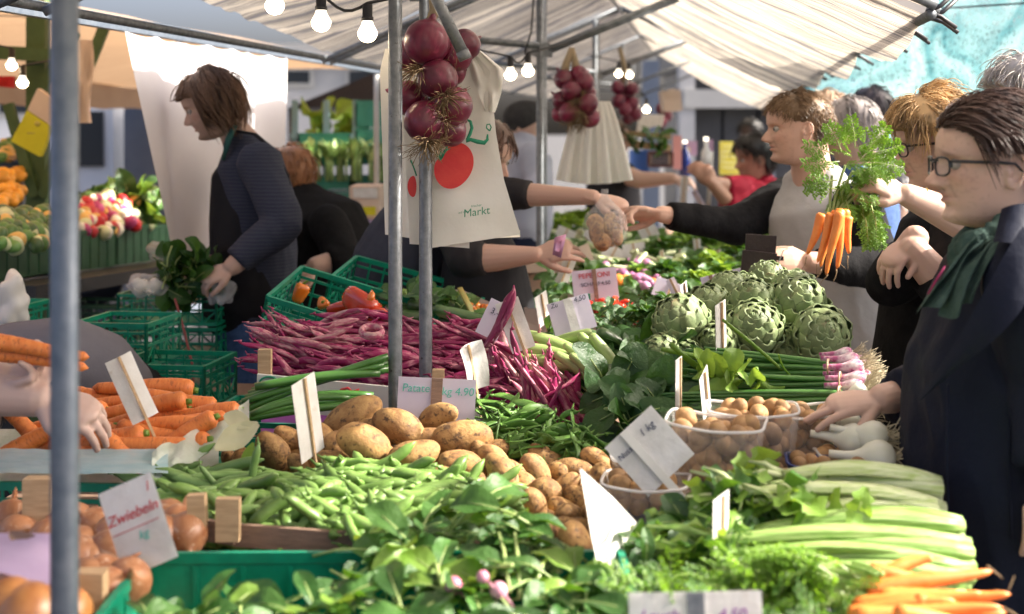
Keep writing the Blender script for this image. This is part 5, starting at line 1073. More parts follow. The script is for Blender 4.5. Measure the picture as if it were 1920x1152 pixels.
for i in range(34):
    px, py = rpoly([(1120, 480), (1190, 470), (1260, 500), (1215, 545), (1150, 520)]); tag(place('radish', RD, P(px, py, D(py) + .2), rrot(), U(.7, 1.2)), 'purple radish between pale leeks in the far display', 'radish', 'purple radishes in the far display')
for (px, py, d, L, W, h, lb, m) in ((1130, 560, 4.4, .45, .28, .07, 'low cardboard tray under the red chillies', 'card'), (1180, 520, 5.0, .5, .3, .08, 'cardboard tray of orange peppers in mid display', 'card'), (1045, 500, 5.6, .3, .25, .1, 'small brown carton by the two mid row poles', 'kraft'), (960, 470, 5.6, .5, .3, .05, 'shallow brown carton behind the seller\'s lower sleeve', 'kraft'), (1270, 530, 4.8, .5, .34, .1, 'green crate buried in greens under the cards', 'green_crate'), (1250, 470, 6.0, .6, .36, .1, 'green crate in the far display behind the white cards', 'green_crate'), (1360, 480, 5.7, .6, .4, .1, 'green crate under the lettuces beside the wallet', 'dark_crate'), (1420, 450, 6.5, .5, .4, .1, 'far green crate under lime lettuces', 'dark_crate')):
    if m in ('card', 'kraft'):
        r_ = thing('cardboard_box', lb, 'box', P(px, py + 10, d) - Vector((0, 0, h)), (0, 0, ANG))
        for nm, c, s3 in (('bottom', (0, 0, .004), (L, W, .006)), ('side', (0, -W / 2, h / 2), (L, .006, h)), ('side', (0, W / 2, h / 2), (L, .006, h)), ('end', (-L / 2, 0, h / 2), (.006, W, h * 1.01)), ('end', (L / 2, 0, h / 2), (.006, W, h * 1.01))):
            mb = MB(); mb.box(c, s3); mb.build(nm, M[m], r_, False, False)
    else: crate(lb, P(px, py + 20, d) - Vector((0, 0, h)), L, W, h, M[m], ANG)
for i in range(20):
    px, py = rpoly([(1150, 525), (1240, 535), (1230, 548), (1160, 542)]); tag(place('orange_pepper', TOM, P(px, py, 4.8), rrot(), U(1.6, 2.4)), 'orange pepper in the mid display tray', 'pepper', 'orange peppers in the mid display tray').data
# vegetable heap base so that the far table reads full
random.seed(83)
mg = MB()
for i in range(420):
    px, py = rpoly([(1000, 420), (1140, 405), (1240, 430), (1450, 420), (1460, 520), (1360, 545), (1230, 560), (1030, 560)]); d = D(py) + .15; me = random.choice(SPF + DRK + LIM); R = basis((U(-1, 1), U(-1, .3), U(-.2, .9)), (U(-.5, .5), -.5, .9)); p = P(px, py + 16, d); s_ = U(.5, .9) * d / 5
    mg.add([p + R @ (v.co * s_) for v in me.vertices], [tuple(f.vertices) for f in me.polygons], 0)
o = mg.build('mixed_greens', [M['leaf_fresh']]); tag(o, 'loose mixed greens filling the far display', 'greens', None, 'stuff')
# ================================================================= CARDS, BAGS, BRAIDS
def text_me(body, size, m, shear=0, name='lettering', extrude=.0004):
    cu = bpy.data.curves.new(name, 'FONT'); cu.body = body; cu.size = size; cu.shear = shear; cu.align_x = 'CENTER'; cu.align_y = 'CENTER'; cu.extrude = extrude
    o = bpy.data.objects.new('tmp', cu); COL.objects.link(o); dg = bpy.context.evaluated_depsgraph_get(); me = bpy.data.meshes.new_from_object(o.evaluated_get(dg)); bpy.data.objects.remove(o); bpy.data.curves.remove(cu)
    me.materials.clear(); me.materials.append(m); return me
def stroke(pts, r, d, name, m, par, flat=.25):
    mb = MB(); mb.tube([P(x, y, d) for x, y in pts], r, 6, flat=flat, upv=(0, 1, 0)); mb.build(name, M[m], par)
def card(label, px, py, d, wpx, hpx, roll=0, yaw=0, pitch=0, m='paper', texts=(), stake=.12, stake_w=.012, curl=0, stake_m='wood', clip=False, stake_up=0, cat='price tag', name='price_card', spx=0):
    """white card on a wooden stake; roll = degrees in the picture plane, yaw turns the face sideways"""
    W, Hh = wpx / F * d, hpx / F * d
    root = thing(name, label, cat, P(px, py, d), (math.radians(pitch), math.radians(roll), math.radians(yaw)))
    root.rotation_mode = 'YXZ' if False else 'XYZ'
    n = 8; fr = []; bk = []
    for i in range(n + 1):
        z = (i / n - .5) * Hh; r = []; b = []
        for j in range(5):
            x = (j / 4 - .5) * W; y = curl * W * ((x / W * 2) ** 2 - .3) + curl * .4 * Hh * math.sin(i / n * 3); r.append((x, y, z)); b.append((x, y + .0012, z))
        fr.append(r); bk.append(b)
    mb = MB(); mb.grid(fr); mb.grid([list(reversed(r)) for r in bk]); mb.build('card', M[m], root, True, False)
    if stake:
        mb = MB(); mb.box((spx, -.0035, -stake / 2 + stake_up / 2), (stake_w, .004, Hh + stake + stake_up)); mb.build('stake', M[stake_m], root, False, False)
    for (tx, x, z, size, ink, sh) in texts:
        t = place('lettering', text_me(tx, size, M[ink], sh), (x * W, -.0012 - abs(curl) * W * .3, z * Hh), Matrix.Rotation(math.pi / 2, 3, 'X'), 1, root)
    return root
card('white onion sign tilted left, with the red handwritten word Zwiebeln', 258, 985, 2.12, 112, 165, -24, -6, -12, texts=[('Zwiebeln', -.03, .14, .0225, 'ink_red', .3), ('_______', -.04, .05, .022, 'ink_red', 0), ('/', .38, .36, .02, 'ink_red', 0), ('kg', .05, -.12, .018, 'ink_teal', .3)], stake=0)
card('creased white carrot tag leaning over the carrot heap', 248, 728, 2.72, 52, 128, -22, 30, -8, texts=[('1', 0, .1, .02, 'ink_red', 0)], stake=.05, stake_w=.005, curl=.1)
card('potato sign with teal handwriting Patate kg 4.90 behind the potatoes', 818, 756, 3.06, 146, 92, 2.5, 0, -6, texts=[('Patate', -.27, .28, .024, 'ink_teal', .1), ('kg 4.90', .27, .24, .024, 'ink_teal', .1)], stake=.02, stake_w=.024, m='paper_lilac', stake_m='wood_dark', cat='sign')  # bluish shade on this sign is put into the lilac card colour
card('bluish card tilted over the tubs, on a long slanted pale stake', 1218, 846, 2.45, 118, 120, -42, 4, -10, texts=[('1 kg', .2, .28, .018, 'ink_dark', .2), ('Nuss', -.32, .22, .014, 'ink_dark', .1)], stake=.05, stake_w=.014, stake_m='board', spx=-.012)
card('white bluish card with purple writing Lauch at the bottom edge', 1305, 1172, 1.80, 250, 120, -1, 0, -8, texts=[('Lauch', -.27, .14, .021, 'ink_purple', .2), ('4.50', .27, .14, .021, 'ink_purple', .2)], stake=.02, stake_w=.022, stake_m='steel')
tg = thing('price_card', 'white triangular looking tag turned away, on the edge of the front crate', 'price tag', P(1132, 1108, 2.05))
mb = MB(); q = [P(1088, 880, 2.06), P(1150, 935, 2.17), P(1202, 990, 2.27), P(1165, 1045, 2.20), P(1132, 1112, 2.06), P(1110, 1010, 2.04)]; b_ = [p + Vector((.0005, .0016, 0)) for p in q]; mb.add(q + b_, [(0, 1, 5), (1, 2, 3), (1, 3, 5), (3, 4, 5), (7, 6, 11), (8, 7, 9), (9, 7, 11), (10, 9, 11)] + [(i, 6 + i, 6 + (i + 1) % 6, (i + 1) % 6) for i in range(6)]); mb.build('card', M['paper'], tg, False)
stroke([(1128, 990), (1138, 978), (1146, 990), (1136, 1012), (1124, 1024)], .0018, 2.062, 'lettering', 'ink_red', tg)
mb = MB(); mb.bar(P(1132, 1080, 2.07), P(1136, 1200, 2.07), .006, .004); mb.build('stake', M['wood'], tg, False)
card('tall narrow white tag seen almost edge on, left of the celery leaves', 1352, 1020, 2.14, 120, 180, 3, 68, 0, stake=.06, stake_w=.006)
card('thin white tag seen edge on, stuck into the potatoes', 578, 783, 2.74, 90, 150, -8, 70, -4, stake=.05, stake_w=.006, stake_m='wood')
card('white curled tag standing right behind the potato sign', 884, 690, 3.15, 60, 92, -14, 48, 0, curl=-.2, stake=.06, stake_w=.006)
card('bright white tag standing at the right end of the bean heap', 966, 610, 3.3, 46, 98, -20, 0, -5, stake=.05, stake_w=.006, texts=[])
card('lilac card folded behind a purple bean, next to the bright white tag', 926, 600, 3.34, 44, 70, 26, 0, -5, m='paper_lilac', stake=0, texts=[('3.-', -.1, .2, .02, 'ink_dark', 0)])
card('lilac card with a white stake and dark handwriting, above the zucchini', 1072, 592, 3.55, 80, 66, -16, 0, -18, m='paper_lilac', stake=.03, stake_w=.022, stake_m='paper', texts=[('Zu', -.34, .4, .016, 'ink_dark', .2), ('4.50', .28, .4, .018, 'ink_dark', .2)])
card('small white tag seen side on, left of the lilac zucchini card', 1018, 580, 3.9, 40, 60, -16, 55, 0, stake=.02, stake_w=.004)
fs = card('lilac sign with red heading Peperoncini and a small Italian flag', 1116, 534, 4.2, 84, 58, -6, 0, -8, m='paper_lilac', stake=.06, stake_w=.012, stake_m='wood_dark', texts=[('PEPERONI', 0, .3, .021, 'ink_red', 0), ('SCHARF', -.1, .02, .016, 'ink_dark', 0), ('4.50', .24, .02, .016, 'ink_dark', 0)], cat='sign')
for (x, m) in ((-.024, 'ink_green'), (-.012, 'paper'), (0.0, 'ink_red')):
    mb = MB(); mb.box((x, -.003, -.034), (.012, .001, .02)); mb.build('flag_stripe', M[m], fs, False, False)
card('lilac sign with blue writing leaning behind the artichokes', 1356, 532, 4.0, 78, 42, -14, 0, -8, m='paper_lilac', stake=.03, stake_w=.01, stake_m='wood_dark', texts=[('Carciofi', .1, -.05, .017, 'ink_purple', .2), ('IT', .38, .3, .012, 'ink_dark', 0)], spx=-.03)
card('reddish white tag seen side on, standing among the artichokes', 1352, 612, 3.18, 70, 90, -4, 66, 0, texts=[('I', 0, .1, .05, 'ink_red', 0)], stake=.03, stake_w=.006)
card('white tag seen edge on, left of two before the spring onions', 1273, 732, 2.9, 70, 120, 2, 74, 0, stake=.03, stake_w=.006)
card('white tag leaning, right of two before the spring onions', 1323, 738, 2.88, 60, 90, -20, 68, 0, stake=.03, stake_w=.006)
card('white tag in a row of two leaning by the artichokes, left', 1268, 548, 3.9, 18, 56, -26, 0, 0, m='paper_lilac', stake=.03, stake_w=.006)
card('thin white tag just right of the leaning one by the artichokes', 1284, 556, 3.88, 30, 52, -14, 60, 0, stake=.04, stake_w=.005, stake_m='wood_dark')
for i, (px, py, w_, h_, r, d, m) in enumerate([(1064, 500, 24, 70, 22, 4.6, 'paper'), (1085, 495, 60, 60, -20, 5.2, 'kraft'), (1150, 475, 40, 28, 30, 5.6, 'paper'), (1190, 478, 42, 44, -8, 5.6, 'paper'), (1215, 434, 34, 36, -26, 6.8, 'paper'), (1060, 440, 36, 24, 24, 6.8, 'paper'), (1308, 472, 14, 48, -4, 5.8, 'paper'), (1345, 480, 14, 26, 0, 5.8, 'paper'), (1120, 455, 60, 14, 40, 6.2, 'paper'), (1244, 490, 8, 40, -12, 5.5, 'paper'), (1262, 495, 40, 26, 10, 5.5, 'paper'), (1170, 640, 80, 24, 20, 3.7, 'paper_lilac'), (1255, 545, 60, 36, 20, 4.2, 'paper_lilac'), (1310, 375, 12, 40, -30, 7.5, 'paper_lilac'), (1282, 360, 14, 60, 4, 7.5, 'paper')]):
    lab = ['white tag held just below the seller\'s lower hand', 'pinkish card behind the white tag under the lower hand', 'small bright white card right under the bag of potatoes', 'square bright white card right of the bag of potatoes', 'tilted white card under the handshake wrist', 'white card left of the bag behind the hand', 'narrow white tag left of the wallet', 'small narrow white tag close to the wallet', 'long white slip lying left of the bag', 'thin white stake tag left of the chard', 'white card lying among the lime leaves', 'lilac card lying on dark zucchini', 'lilac card tucked behind the leaning tags', 'lilac tag leaning at the far end of the display', 'narrow white tag standing at the far end of the display'][i]
    card(lab, px, py, d, w_, h_, r, 0, -10 if w_ > 20 else 0, m=m, stake=.05, stake_w=.006)

# ---- hanging bag bundle (white, printed)
M['bag'] = mat('white_bag_plastic', (.80, .79, .75), .42, (.74, .73, .69), 3.5, trans=.22, bump=.35, bscale=7, spec=.45)
M['bag_edge'] = mat('stacked_bag_edges', (.66, .63, .52), .6, (.78, .76, .68), 60, stretch=(1, 1, 14))
bd_ = 3.36
hb = thing('bag_bundle', 'thick bundle of white printed carrier bags hanging from the near frame', 'carrier bags', P(850, 465, bd_), group='bundles of white carrier bags')
def bagsheet(Lf, Rt, y0, y1, d, wob, name, seed, parent=hb, m='bag', flare=None):
    rows = []; n = 30; k = 26
    for i in range(n + 1):
        t = i / n; r = []
        for j in range(k + 1):
            s_ = j / k; xl = np.interp(t, [a for a, b in Lf], [b for a, b in Lf]); xr = np.interp(t, [a for a, b in Rt], [b for a, b in Rt])
            yb = y0 + (y1[0] + (y1[1] - y1[0]) * s_ - y0) * t
            p = P(xl + (xr - xl) * s_, yb, d); p.y += wob * (math.sin(s_ * 9 + t * 2 + seed) * (1 - t * .7) * .5 + noise.noise((s_ * 3, t * 3, seed))) * (.4 + .6 * s_); r.append(p)
        rows.append(r)
    mb = MB(); mb.grid(rows); return mb.build(name, M[m], parent)
bagsheet([(0, 722), (.12, 712), (1, 722)], [(0, 800), (.2, 810), (1, 800)], 92, (440, 452), bd_ + .035, .012, 'back_bag', 3)
bagsheet([(0, 765), (.1, 752), (1, 768)], [(0, 850), (.2, 880), (1, 880)], 92, (458, 466), bd_ + .02, .012, 'middle_bag', 5)
bagsheet([(0, 776), (.3, 770), (.5, 776), (.8, 790), (1, 803)], [(0, 886), (.12, 922), (.2, 922), (.45, 930), (.7, 945), (1, 976)], 96, (466, 440), bd_, .02, 'front_bag', 1)
# folded side strip at top right (handles)
bagsheet([(0, 870), (.5, 885), (1, 910)], [(0, 892), (.35, 945), (.7, 940), (1, 928)], 88, (208, 212), bd_ - .012, .03, 'folded_handle', 9)
for k in range(5):
    q = [(803 - k * .6, 466 + k * .3 - 14), (803, 466 - k * 2), (976, 440 - k * 2), (950, 432 - 14 + k)]
mb = MB(); mb.grid([[P(803 + 172 * j / 12, 452 + 3.2 * i - 26 * (j / 12) + (6 if j > 8 else 0) * (j - 8) / 4, bd_ + .05 - .012 * i + .003 * (j % 2)) for j in range(13)] for i in range(5)]); mb.build('bag_edges', M['bag_edge'], hb)
# printed tomato, calyx, letters
def disc(cx, cy, fx, d, m, name, par, th=.0012):
    n = len(fx); c = P(cx, cy, d); mb = MB(); ring = [P(cx + x, cy + y, d) for x, y in fx]; mb.add([c] + ring, [(0, 1 + i, 1 + (i + 1) % n) for i in range(n)]); return mb.build(name, m, par, False)
tf = []
for k in range(40):
    a = 2 * math.pi * k / 40; r = 39 * (1 + .10 * math.cos(2 * (a + .75))) * (1 - .16 * math.exp(-((math.atan2(math.sin(a - 3.75), math.cos(a - 3.75))) / .3) ** 2)); tf.append((r * math.cos(a) * .93, r * math.sin(a) * 1.1))
disc(851, 311, tf, bd_ - .026, M['tomato_red'], 'tomato_print', hb)
disc(775, 350, [(11 * math.cos(k * .3) if math.cos(k * .3) < 0 else 6 * math.cos(k * .3), 20 * math.sin(k * .3)) for k in range(21)], bd_ - .004, M['tomato_red'], 'tomato_print', hb)

dd = bd_ - .027
for st in ([(826, 298), (832, 285), (845, 278)], [(828, 300), (820, 292), (818, 276)], [(824, 300), (826, 280), (832, 268)], [(828, 296), (838, 276), (842, 270)]): stroke(st, [.0035, .003, .0008], dd, 'calyx_print', 'ink_green', hb)
stroke([(781, 330), (776, 315), (770, 300)], .002, bd_ - .006, 'calyx_print', 'ink_green', hb)
stroke([(874, 224), (882, 228), (885, 240), (881, 252), (876, 262), (874, 266), (882, 262), (895, 266), (908, 268), (914, 262), (914, 252)], [.002, .004, .0045, .0045, .004, .003, .005, .006, .006, .004, .002], dd - .002, 'printed_letter', 'ink_green', hb)
stroke([(918, 246), (912, 240), (913, 234), (918, 233), (921, 239), (918, 246)], .0018, dd - .004, 'printed_letter', 'ink_green', hb)
for tx, x, y, s_ in (('Markt', 893, 398, .026), ('auf dem', 869, 398, .0075), ('frischer', 893, 386, .008)):
    o = place('printed_word', text_me(tx, s_, M['ink_green'], .15), P(x, y, dd - .004) - hb.location, Matrix.Rotation(-.14, 3, 'Y') @ Matrix.Rotation(math.pi / 2, 3, 'X'), 1, hb)
# ---- further white bag bundles
def bundle(label, x0, x1, y0, xb0, xb1, y1, d, seed):
    root = thing('bag_bundle', label, 'carrier bags', P((x0 + x1) / 2, y1, d), group='bundles of white carrier bags'); n = 7
    for i in range(n):
        s0, s1 = i / n, (i + 1.25) / n; rows = []
        for r_ in range(11):
            t = r_ / 10; row = []
            for j in range(7):
                s_ = s0 + (s1 - s0) * j / 6; x = (x0 + (x1 - x0) * s_) * (1 - t ** .8) + (xb0 + (xb1 - xb0) * s_) * t ** .8; p = P(x, y0 + (y1 + 8 * math.sin(s_ * 3.1 + seed) - y0) * t, d + .008 * i * (1 if i % 2 else -1)); p.y += .02 * math.sin(j * 1.05) * t; row.append(p)
            rows.append(row)
        mb = MB(); mb.grid(rows); mb.build('bag', M['bag'], root)
    return root
bundle('bundle of plain white bags hanging beside the second onion braid', 1085, 1142, 190, 1042, 1182, 338, 5.8, 0)
bundle('small white bag bundle hanging beyond the wooden tray of greens', 1200, 1245, 215, 1192, 1240, 245, 9.2, 2)
# ---- red onion braids
def braid(label, ons, stem, d, rt=True, s0=1.0):
    root = thing('onion_braid', label, 'red onions', P(*ons[0][:2], d), group='braids of red onions')
    for i, (px, py, dx, s_, rx) in enumerate(ons):
        R = Matrix.Rotation(math.radians(rx), 3, 'Y') @ Matrix.Rotation(-U(.3, .85), 3, 'X') @ Matrix.Rotation(U(0, 6), 3, 'Z'); b = place('red_onion', RON[i % 4], P(px, py, d + dx) - root.location, R, s_ * s0, root)
        if rt: place('root_tuft', RTS[i % 3], (0, 0, 0), None, 1.35, b)
    for st, r in stem:
        mb = MB(); mb.tube([P(x, y, d + .03) for x, y in st], r, 8); mb.build('dry_stem', M['dry_stem'], root)
    return root
random.seed(91)
braid('big red onion braid with stringy roots hanging against the bag bundle', [(800, 82, 0, 1.42, 12), (822, 150, -.02, 1.2, -25), (848, 200, .0, 1.22, 35), (797, 230, -.03, 1.28, -6), (842, 245, .03, 1.05, 60), (848, 105, .05, 1.2, 40), (775, 105, .05, 1.1, -50), (768, 185, .05, 1.1, -70), (870, 85, .06, 1.0, 60), (845, 135, .06, .9, 80)], [([(800, 60), (815, 20), (812, -20)], .012)], 3.24)
braid('second red onion braid hanging between the mid row pole pair and white bags', [(1095, 155, 0, 1.0, 20), (1072, 172, -.03, 1.0, -20), (1102, 195, -.04, 1.0, 30), (1068, 212, -.02, 1.05, -15), (1105, 222, 0, 1.0, 60), (1055, 190, .03, 1.0, -50), (1058, 150, .02, 1.0, -30), (1085, 140, .03, .9, 0), (1100, 176, .05, .9, 40), (1050, 215, .05, .8, -50)], [([(1055, 150), (1062, 120), (1072, 90)], [.02, .016, .01]), ([(1082, 140), (1078, 115), (1072, 90)], [.018, .014, .01])], 5.62, True, 1.08)
braid('third red onion braid, small and blurred, beyond the second', [(1158, 165, 0, 1, 20), (1185, 168, 0, 1, -20), (1160, 190, -.03, 1, 30), (1186, 195, 0, 1, 10), (1172, 205, -.03, 1, -30), (1190, 215, .02, 1, 50), (1170, 180, .05, 1, 0), (1178, 222, .02, .9, 0)], [([(1168, 160), (1172, 130), (1162, 90)], .014)], 8.3, False, 1.1)
braid('farthest red onion braid, a small dark cluster near the carton', [(1240, 205, 0, 1, 20), (1250, 218, 0, 1, -20), (1240, 228, -.03, 1, 30)], [([(1242, 200), (1240, 180)], .01)], 9.8, False, 1.1)
mb = MB(); mb.tube([P(1001, -10, 5.7), P(996, 60, 5.7), P(984, 100, 5.7)], .004, 6); tag(mb.build('strap', M['black']), 'thin black strap dangling beside the mid row poles', 'strap')
mb = MB(); mb.tube([P(1080, -5, 5.5), P(1180, 120, 5.7)], .003, 5); mb2 = mb
# ---- far hanging tray, cartons, posters
ft = thing('hanging_tray', 'wooden tray of greens hung high behind the white bags', 'tray', P(1215, 275, 8.4))
for nm, q in (('board', [(1172, 245), (1258, 252), (1258, 262), (1172, 255)]), ('board', [(1172, 262), (1258, 272), (1258, 284), (1172, 276)])): bagquad(ft, nm, M['wood'], q, 8.4, .03)
for i in range(16): place('leaf', random.choice(DRK), P(U(1178, 1252), U(254, 264), 8.36) - ft.location, rrot(), 1.1, ft)
def poster(label, x0, y0, x1, y1, d, m, cat='poster', rim=None, txt=None):
    r_ = thing('poster', label, cat, P((x0 + x1) / 2, y1, d))
    bagquad(r_, 'sheet', m, [(x0, y0), (x1, y0 + 1), (x1, y1), (x0, y1)], d, .01)
    if rim:
        for a, b in (((x0, y0), (x1, y0)), ((x1, y0), (x1, y1)), ((x1, y1), (x0, y1)), ((x0, y1), (x0, y0))):
            mb = MB(); mb.bar(P(*a, d - .012), P(*b, d - .012), .016, .016); mb.build('frame_bar', rim, r_, False)
    if txt:
        for k in range(txt): mb = MB(); y = y0 + (y1 - y0) * (k + 1) / (txt + 1); mb.bar(P(x0 + 5, y, d - .003), P(x1 - 7, y, d - .003), .003, .012); mb.build('text_line', M['ink_dark'], r_, False)
    return r_
pink = mat('pink_paper', (.62, .30, .30), .6); lil = mat('lilac_poster', (.45, .30, .45), .6); cream = mat('cream_paper', (.66, .56, .36), .6)
poster('dark framed notice board with grey text hanging under the far wooden tray', 1216, 286, 1260, 312, 8.6, M['kraft'], 'notice', mat('dark_red_frame', (.09, .03, .03), .5), 4)
poster('narrow pink poster right of the notice board', 1262, 254, 1278, 318, 8.7, pink); poster('lilac poster on the far stall', 1282, 264, 1307, 292, 9.2, lil); poster('small cream poster below the lilac one', 1278, 276, 1294, 306, 9.0, cream)
yp = poster('bright yellow poster board at the end of the aisle', 1349, 265, 1390, 328, 9.5, mat('yellow_board', (.75, .68, .04), .55, (.70, .68, .25), 14))
for k in range(5): mb = MB(); mb.bar(P(1354, 274 + 10 * k, 9.49), P(1354 + 22 + 7 * (k % 3), 275 + 10 * k, 9.49), .003, .012); mb.build('text_line', mat('pale_yellow', (.8, .78, .35), .6), yp, False)
cx = thing('cardboard_box', 'brown cardboard box hung on the far poles under the roof', 'box', P(1262, 200, 9.0)); bagquad(cx, 'front', M['kraft'], [(1240, 172), (1276, 168), (1280, 208), (1246, 210)], 9.0, .2); bagquad(cx, 'flap', M['kraft'], [(1252, 168), (1266, 166), (1268, 178), (1250, 180)], 8.98, .01)
bb = thing('bottle', 'dark blue bottle standing on the far counter', 'bottle', P(1284, 330, 8.8)); mb = MB(); p = P(1284, 330, 8.8); mb.lathe([(.035, 0), (.035, .13), (.014, .17), (.012, .2), (0, .2)], 12, p); mb.build('body', mat('blue_bottle', (.01, .03, .2), .2), bb); mb = MB(); mb.lathe([(.014, .2), (.014, .22), (0, .22)], 10, p); mb.build('cap', M['bulb_neck'], bb)  # cap borrows the glowing bulb neck material, though it is no lamp
wb = thing('bottle', 'white plastic bottle lifted beside the woman in red', 'bottle', P(1325, 320, 7.4)); mb = MB(); p = P(1324, 322, 7.4); mb.lathe([(.026, 0), (.026, .1), (.012, .13), (.012, .16), (0, .16)], 12, p); mb.build('body', M['vanw'], wb); mb = MB(); mb.lathe([(.013, .16), (.013, .18), (0, .18)], 10, p); mb.build('cap', M['bulb_neck'], wb)  # this cap also glows with the bulb neck material without being a lamp
mb = MB(); mb.tube([P(1328, 390, 7.5), P(1334, 282, 7.5)], .012, 8); tag(mb.build('tag_post', M['board']), 'thin pale post standing behind the white bottle', 'post')
bagquad(thing('price_card', 'small lilac card on top of the thin pale post', 'price tag', P(1334, 282, 7.5)), 'card', lil, [(1326, 262), (1338, 262), (1338, 284), (1326, 284)], 7.48, .006)
# blue and white cloth behind
mb = MB(); mb.grid([[P(1180 + 12 * i, 282 + 10 * j, 9.4 + .05 * math.sin(i)) for i in range(4)] for j in range(5)]); tag(mb.build('blue_bag', mat('blue_cloth', (.03, .1, .35), .7)), 'blue cloth bag behind the far wooden tray', 'bag')

# ---- racks and boxes behind the sellers
M['rack'] = mat('blue_painted_steel', (.18, .33, .42), .5, (.22, .38, .46), 10); M['teal_crate'] = mat('teal_green_plastic', (.03, .22, .17), .5, (.04, .26, .2), 10, rnd=.2)
rk = thing('storage_rack', 'pale blue steel rack holding green crates and leeks behind the sellers', 'rack', P(630, 400, 8.6)); rk.location.z = 0
for x in (553, 612, 667):
    for dy in (0, .45):
        t = P(x, 188, 8.6 + dy); mb = MB(); mb.bar(Vector((t.x, t.y, 0)), t, .035, .035, up=Vector((1, 0, 0))); mb.build('upright', M['rack'], rk, False)
for y in (255, 345, 420):
    mb = MB(); a, b = P(545, y, 8.6), P(730, y, 8.6); mb.box(((a.x + b.x) / 2, 8.82, a.z), (b.x - a.x, .5, .03)); mb.build('shelf', M['rack'], rk, False)
for i, (x, y, w_, h_, lb) in enumerate([(607, 268, 95, 34, 'teal crate in the upper left of the blue rack'), (610, 300, 95, 26, 'second teal crate from the top in the blue rack'), (700, 215, 66, 50, 'tall stack crate at the upper right of the blue rack'), (700, 262, 66, 40, 'teal crate in the right bay of the blue rack'), (700, 296, 66, 28, 'low teal crate above the leeks at right in the rack'), (610, 345, 110, 24, 'teal crate with pale leeks in the blue rack'), (690, 345, 70, 24, 'teal crate with leeks in the right bay of the rack'), (610, 385, 110, 44, 'dark teal crate at the bottom of the blue rack')]):
    d = 8.55; crate(lb, P(x, y + h_ / 2, d) + Vector((0, .2, 0)), w_ / F * d, .36, h_ / F * d, M['teal_crate'], 0, 'solid')
M['pale_stem'] = mat('leek_leaf', (.22, .38, .10), .45, (.36, .48, .2), 8, trans=.2, rnd=.3)
def leekstand(i):
    random.seed(840 + i); mb = MB(); mb.tube([(0, 0, 0), (.004, 0, .08), (0, 0, .13)], [.008, .008, .007], 6)
    for k in range(4): mb.leaf((0, 0, .1), (U(-.5, .5), U(-.5, .5), 1), (U(-1, 1), 1, .2), U(.09, .14), .03, 4, 1, .9, .3, .1)
    return mb.mesh('leek', [M['pale_stem']])
LS = [leekstand(i) for i in range(4)]; random.seed(92)
for i in range(54):
    x = U(560, 735); tag(place('leek', LS[i % 4], P(x, 340, 8.5 + U(-.1, .12)), Matrix.Rotation(U(0, 6), 3, 'Z'), U(.9, 1.25)), 'leek standing upright in a teal crate of the rack', 'leek', 'leeks standing in the blue rack')
for i in range(14): tag(place('lettuce_leaf', LIM[i % 5], P(U(600, 660), U(205, 250), 8.9), rrot(), 2.2), 'pale lettuce leaf hanging over the rack top', 'leaf', 'pale leaves on top of the rack')
for (q, d, lb, band) in (([(655, 350), (712, 350), (712, 408), (655, 408)], 6.6, 'upper cardboard box with yellow label behind the bag bundle', 1), ([(650, 410), (714, 410), (714, 560), (650, 560)], 6.55, 'lower brown cardboard box behind the bending seller', 0)):
    r_ = thing('cardboard_box', lb, 'box', P(680, q[2][1], d)); bagquad(r_, 'body', M['kraft'] if band else M['wood'], q, d, .35)
    if band: bagquad(r_, 'label', M['yellow'], [(664, 388), (704, 388), (704, 404), (664, 404)], d - .004, .003); bagquad(r_, 'paper_top', M['paper'], [(662, 353), (708, 353), (708, 372), (662, 372)], d - .006, .003)
    else: bagquad(r_, 'tape', M['lilac'], [(650, 411), (714, 411), (714, 420), (650, 420)], d - .005, .003)
mb = MB(); t = P(706, 140, 7.2); mb.tube([Vector((t.x, t.y, 0)), t], .014, 8); tag(mb.build('tent_pole', M['fascia']), 'pale thin pole standing left of the bag bundle', 'pole')

# ================================================================= LEFT STALL
random.seed(95)
def lc(px, py, d): return P(px, py, d)
CR = [(40, 480, 5.25), (140, 472, 5.75), (210, 462, 6.2), (275, 452, 6.65)]
for i, (px, py, d) in enumerate(CR):
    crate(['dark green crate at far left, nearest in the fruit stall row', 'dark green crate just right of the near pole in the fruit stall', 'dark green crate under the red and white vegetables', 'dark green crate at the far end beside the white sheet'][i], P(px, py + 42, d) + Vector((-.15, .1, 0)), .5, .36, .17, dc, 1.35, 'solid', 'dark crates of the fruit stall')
lt = thing('market_bench', 'dark bench carrying the dark green crates of the fruit stall', 'bench', P(150, 540, 5.9)); lt.location.z = 0
mb = MB(); mb.bar(P(-60, 548, 5.0) , P(310, 492, 6.9), .5, .05); mb.build('top', M['black'], lt, False)
mb = MB(); mb.bar(P(-60, 556, 4.82) , P(310, 500, 6.72), .02, .07); mb.build('edge_board', M['steel'], lt, False)
for px, d in ((0, 5.2), (150, 5.9), (290, 6.6)):
    t = P(px, 545, d); mb = MB(); mb.box((t.x, t.y + .1, t.z / 2 - .05), (.05, .05, t.z - .06)); mb.build('leg', M['black'], lt, False)
VC = {'white': (.80, .78, .66), 'red': (.55, .02, .03), 'pink': (.52, .06, .22), 'yellow': (.7, .45, .12), 'green': (.10, .22, .05), 'pale': (.55, .6, .35), 'dark': (.05, .11, .03), 'orange': (.75, .35, .03)}
VM = {k: mat('veg_' + k, v, .35, tuple(min(1, a * 1.25 + .02) for a in v), 14, rnd=.2, spec=.5) for k, v in VC.items()}
VE = {}
for k in VM:
    mb = MB(); mb.ell((0, 0, 0), (.048, .042, .038), nu=14, nv=9, amp=.25, fr=16, seed=hash(k) % 7 if False else len(k)); VE[k] = mb.mesh('vegetable', VM[k])
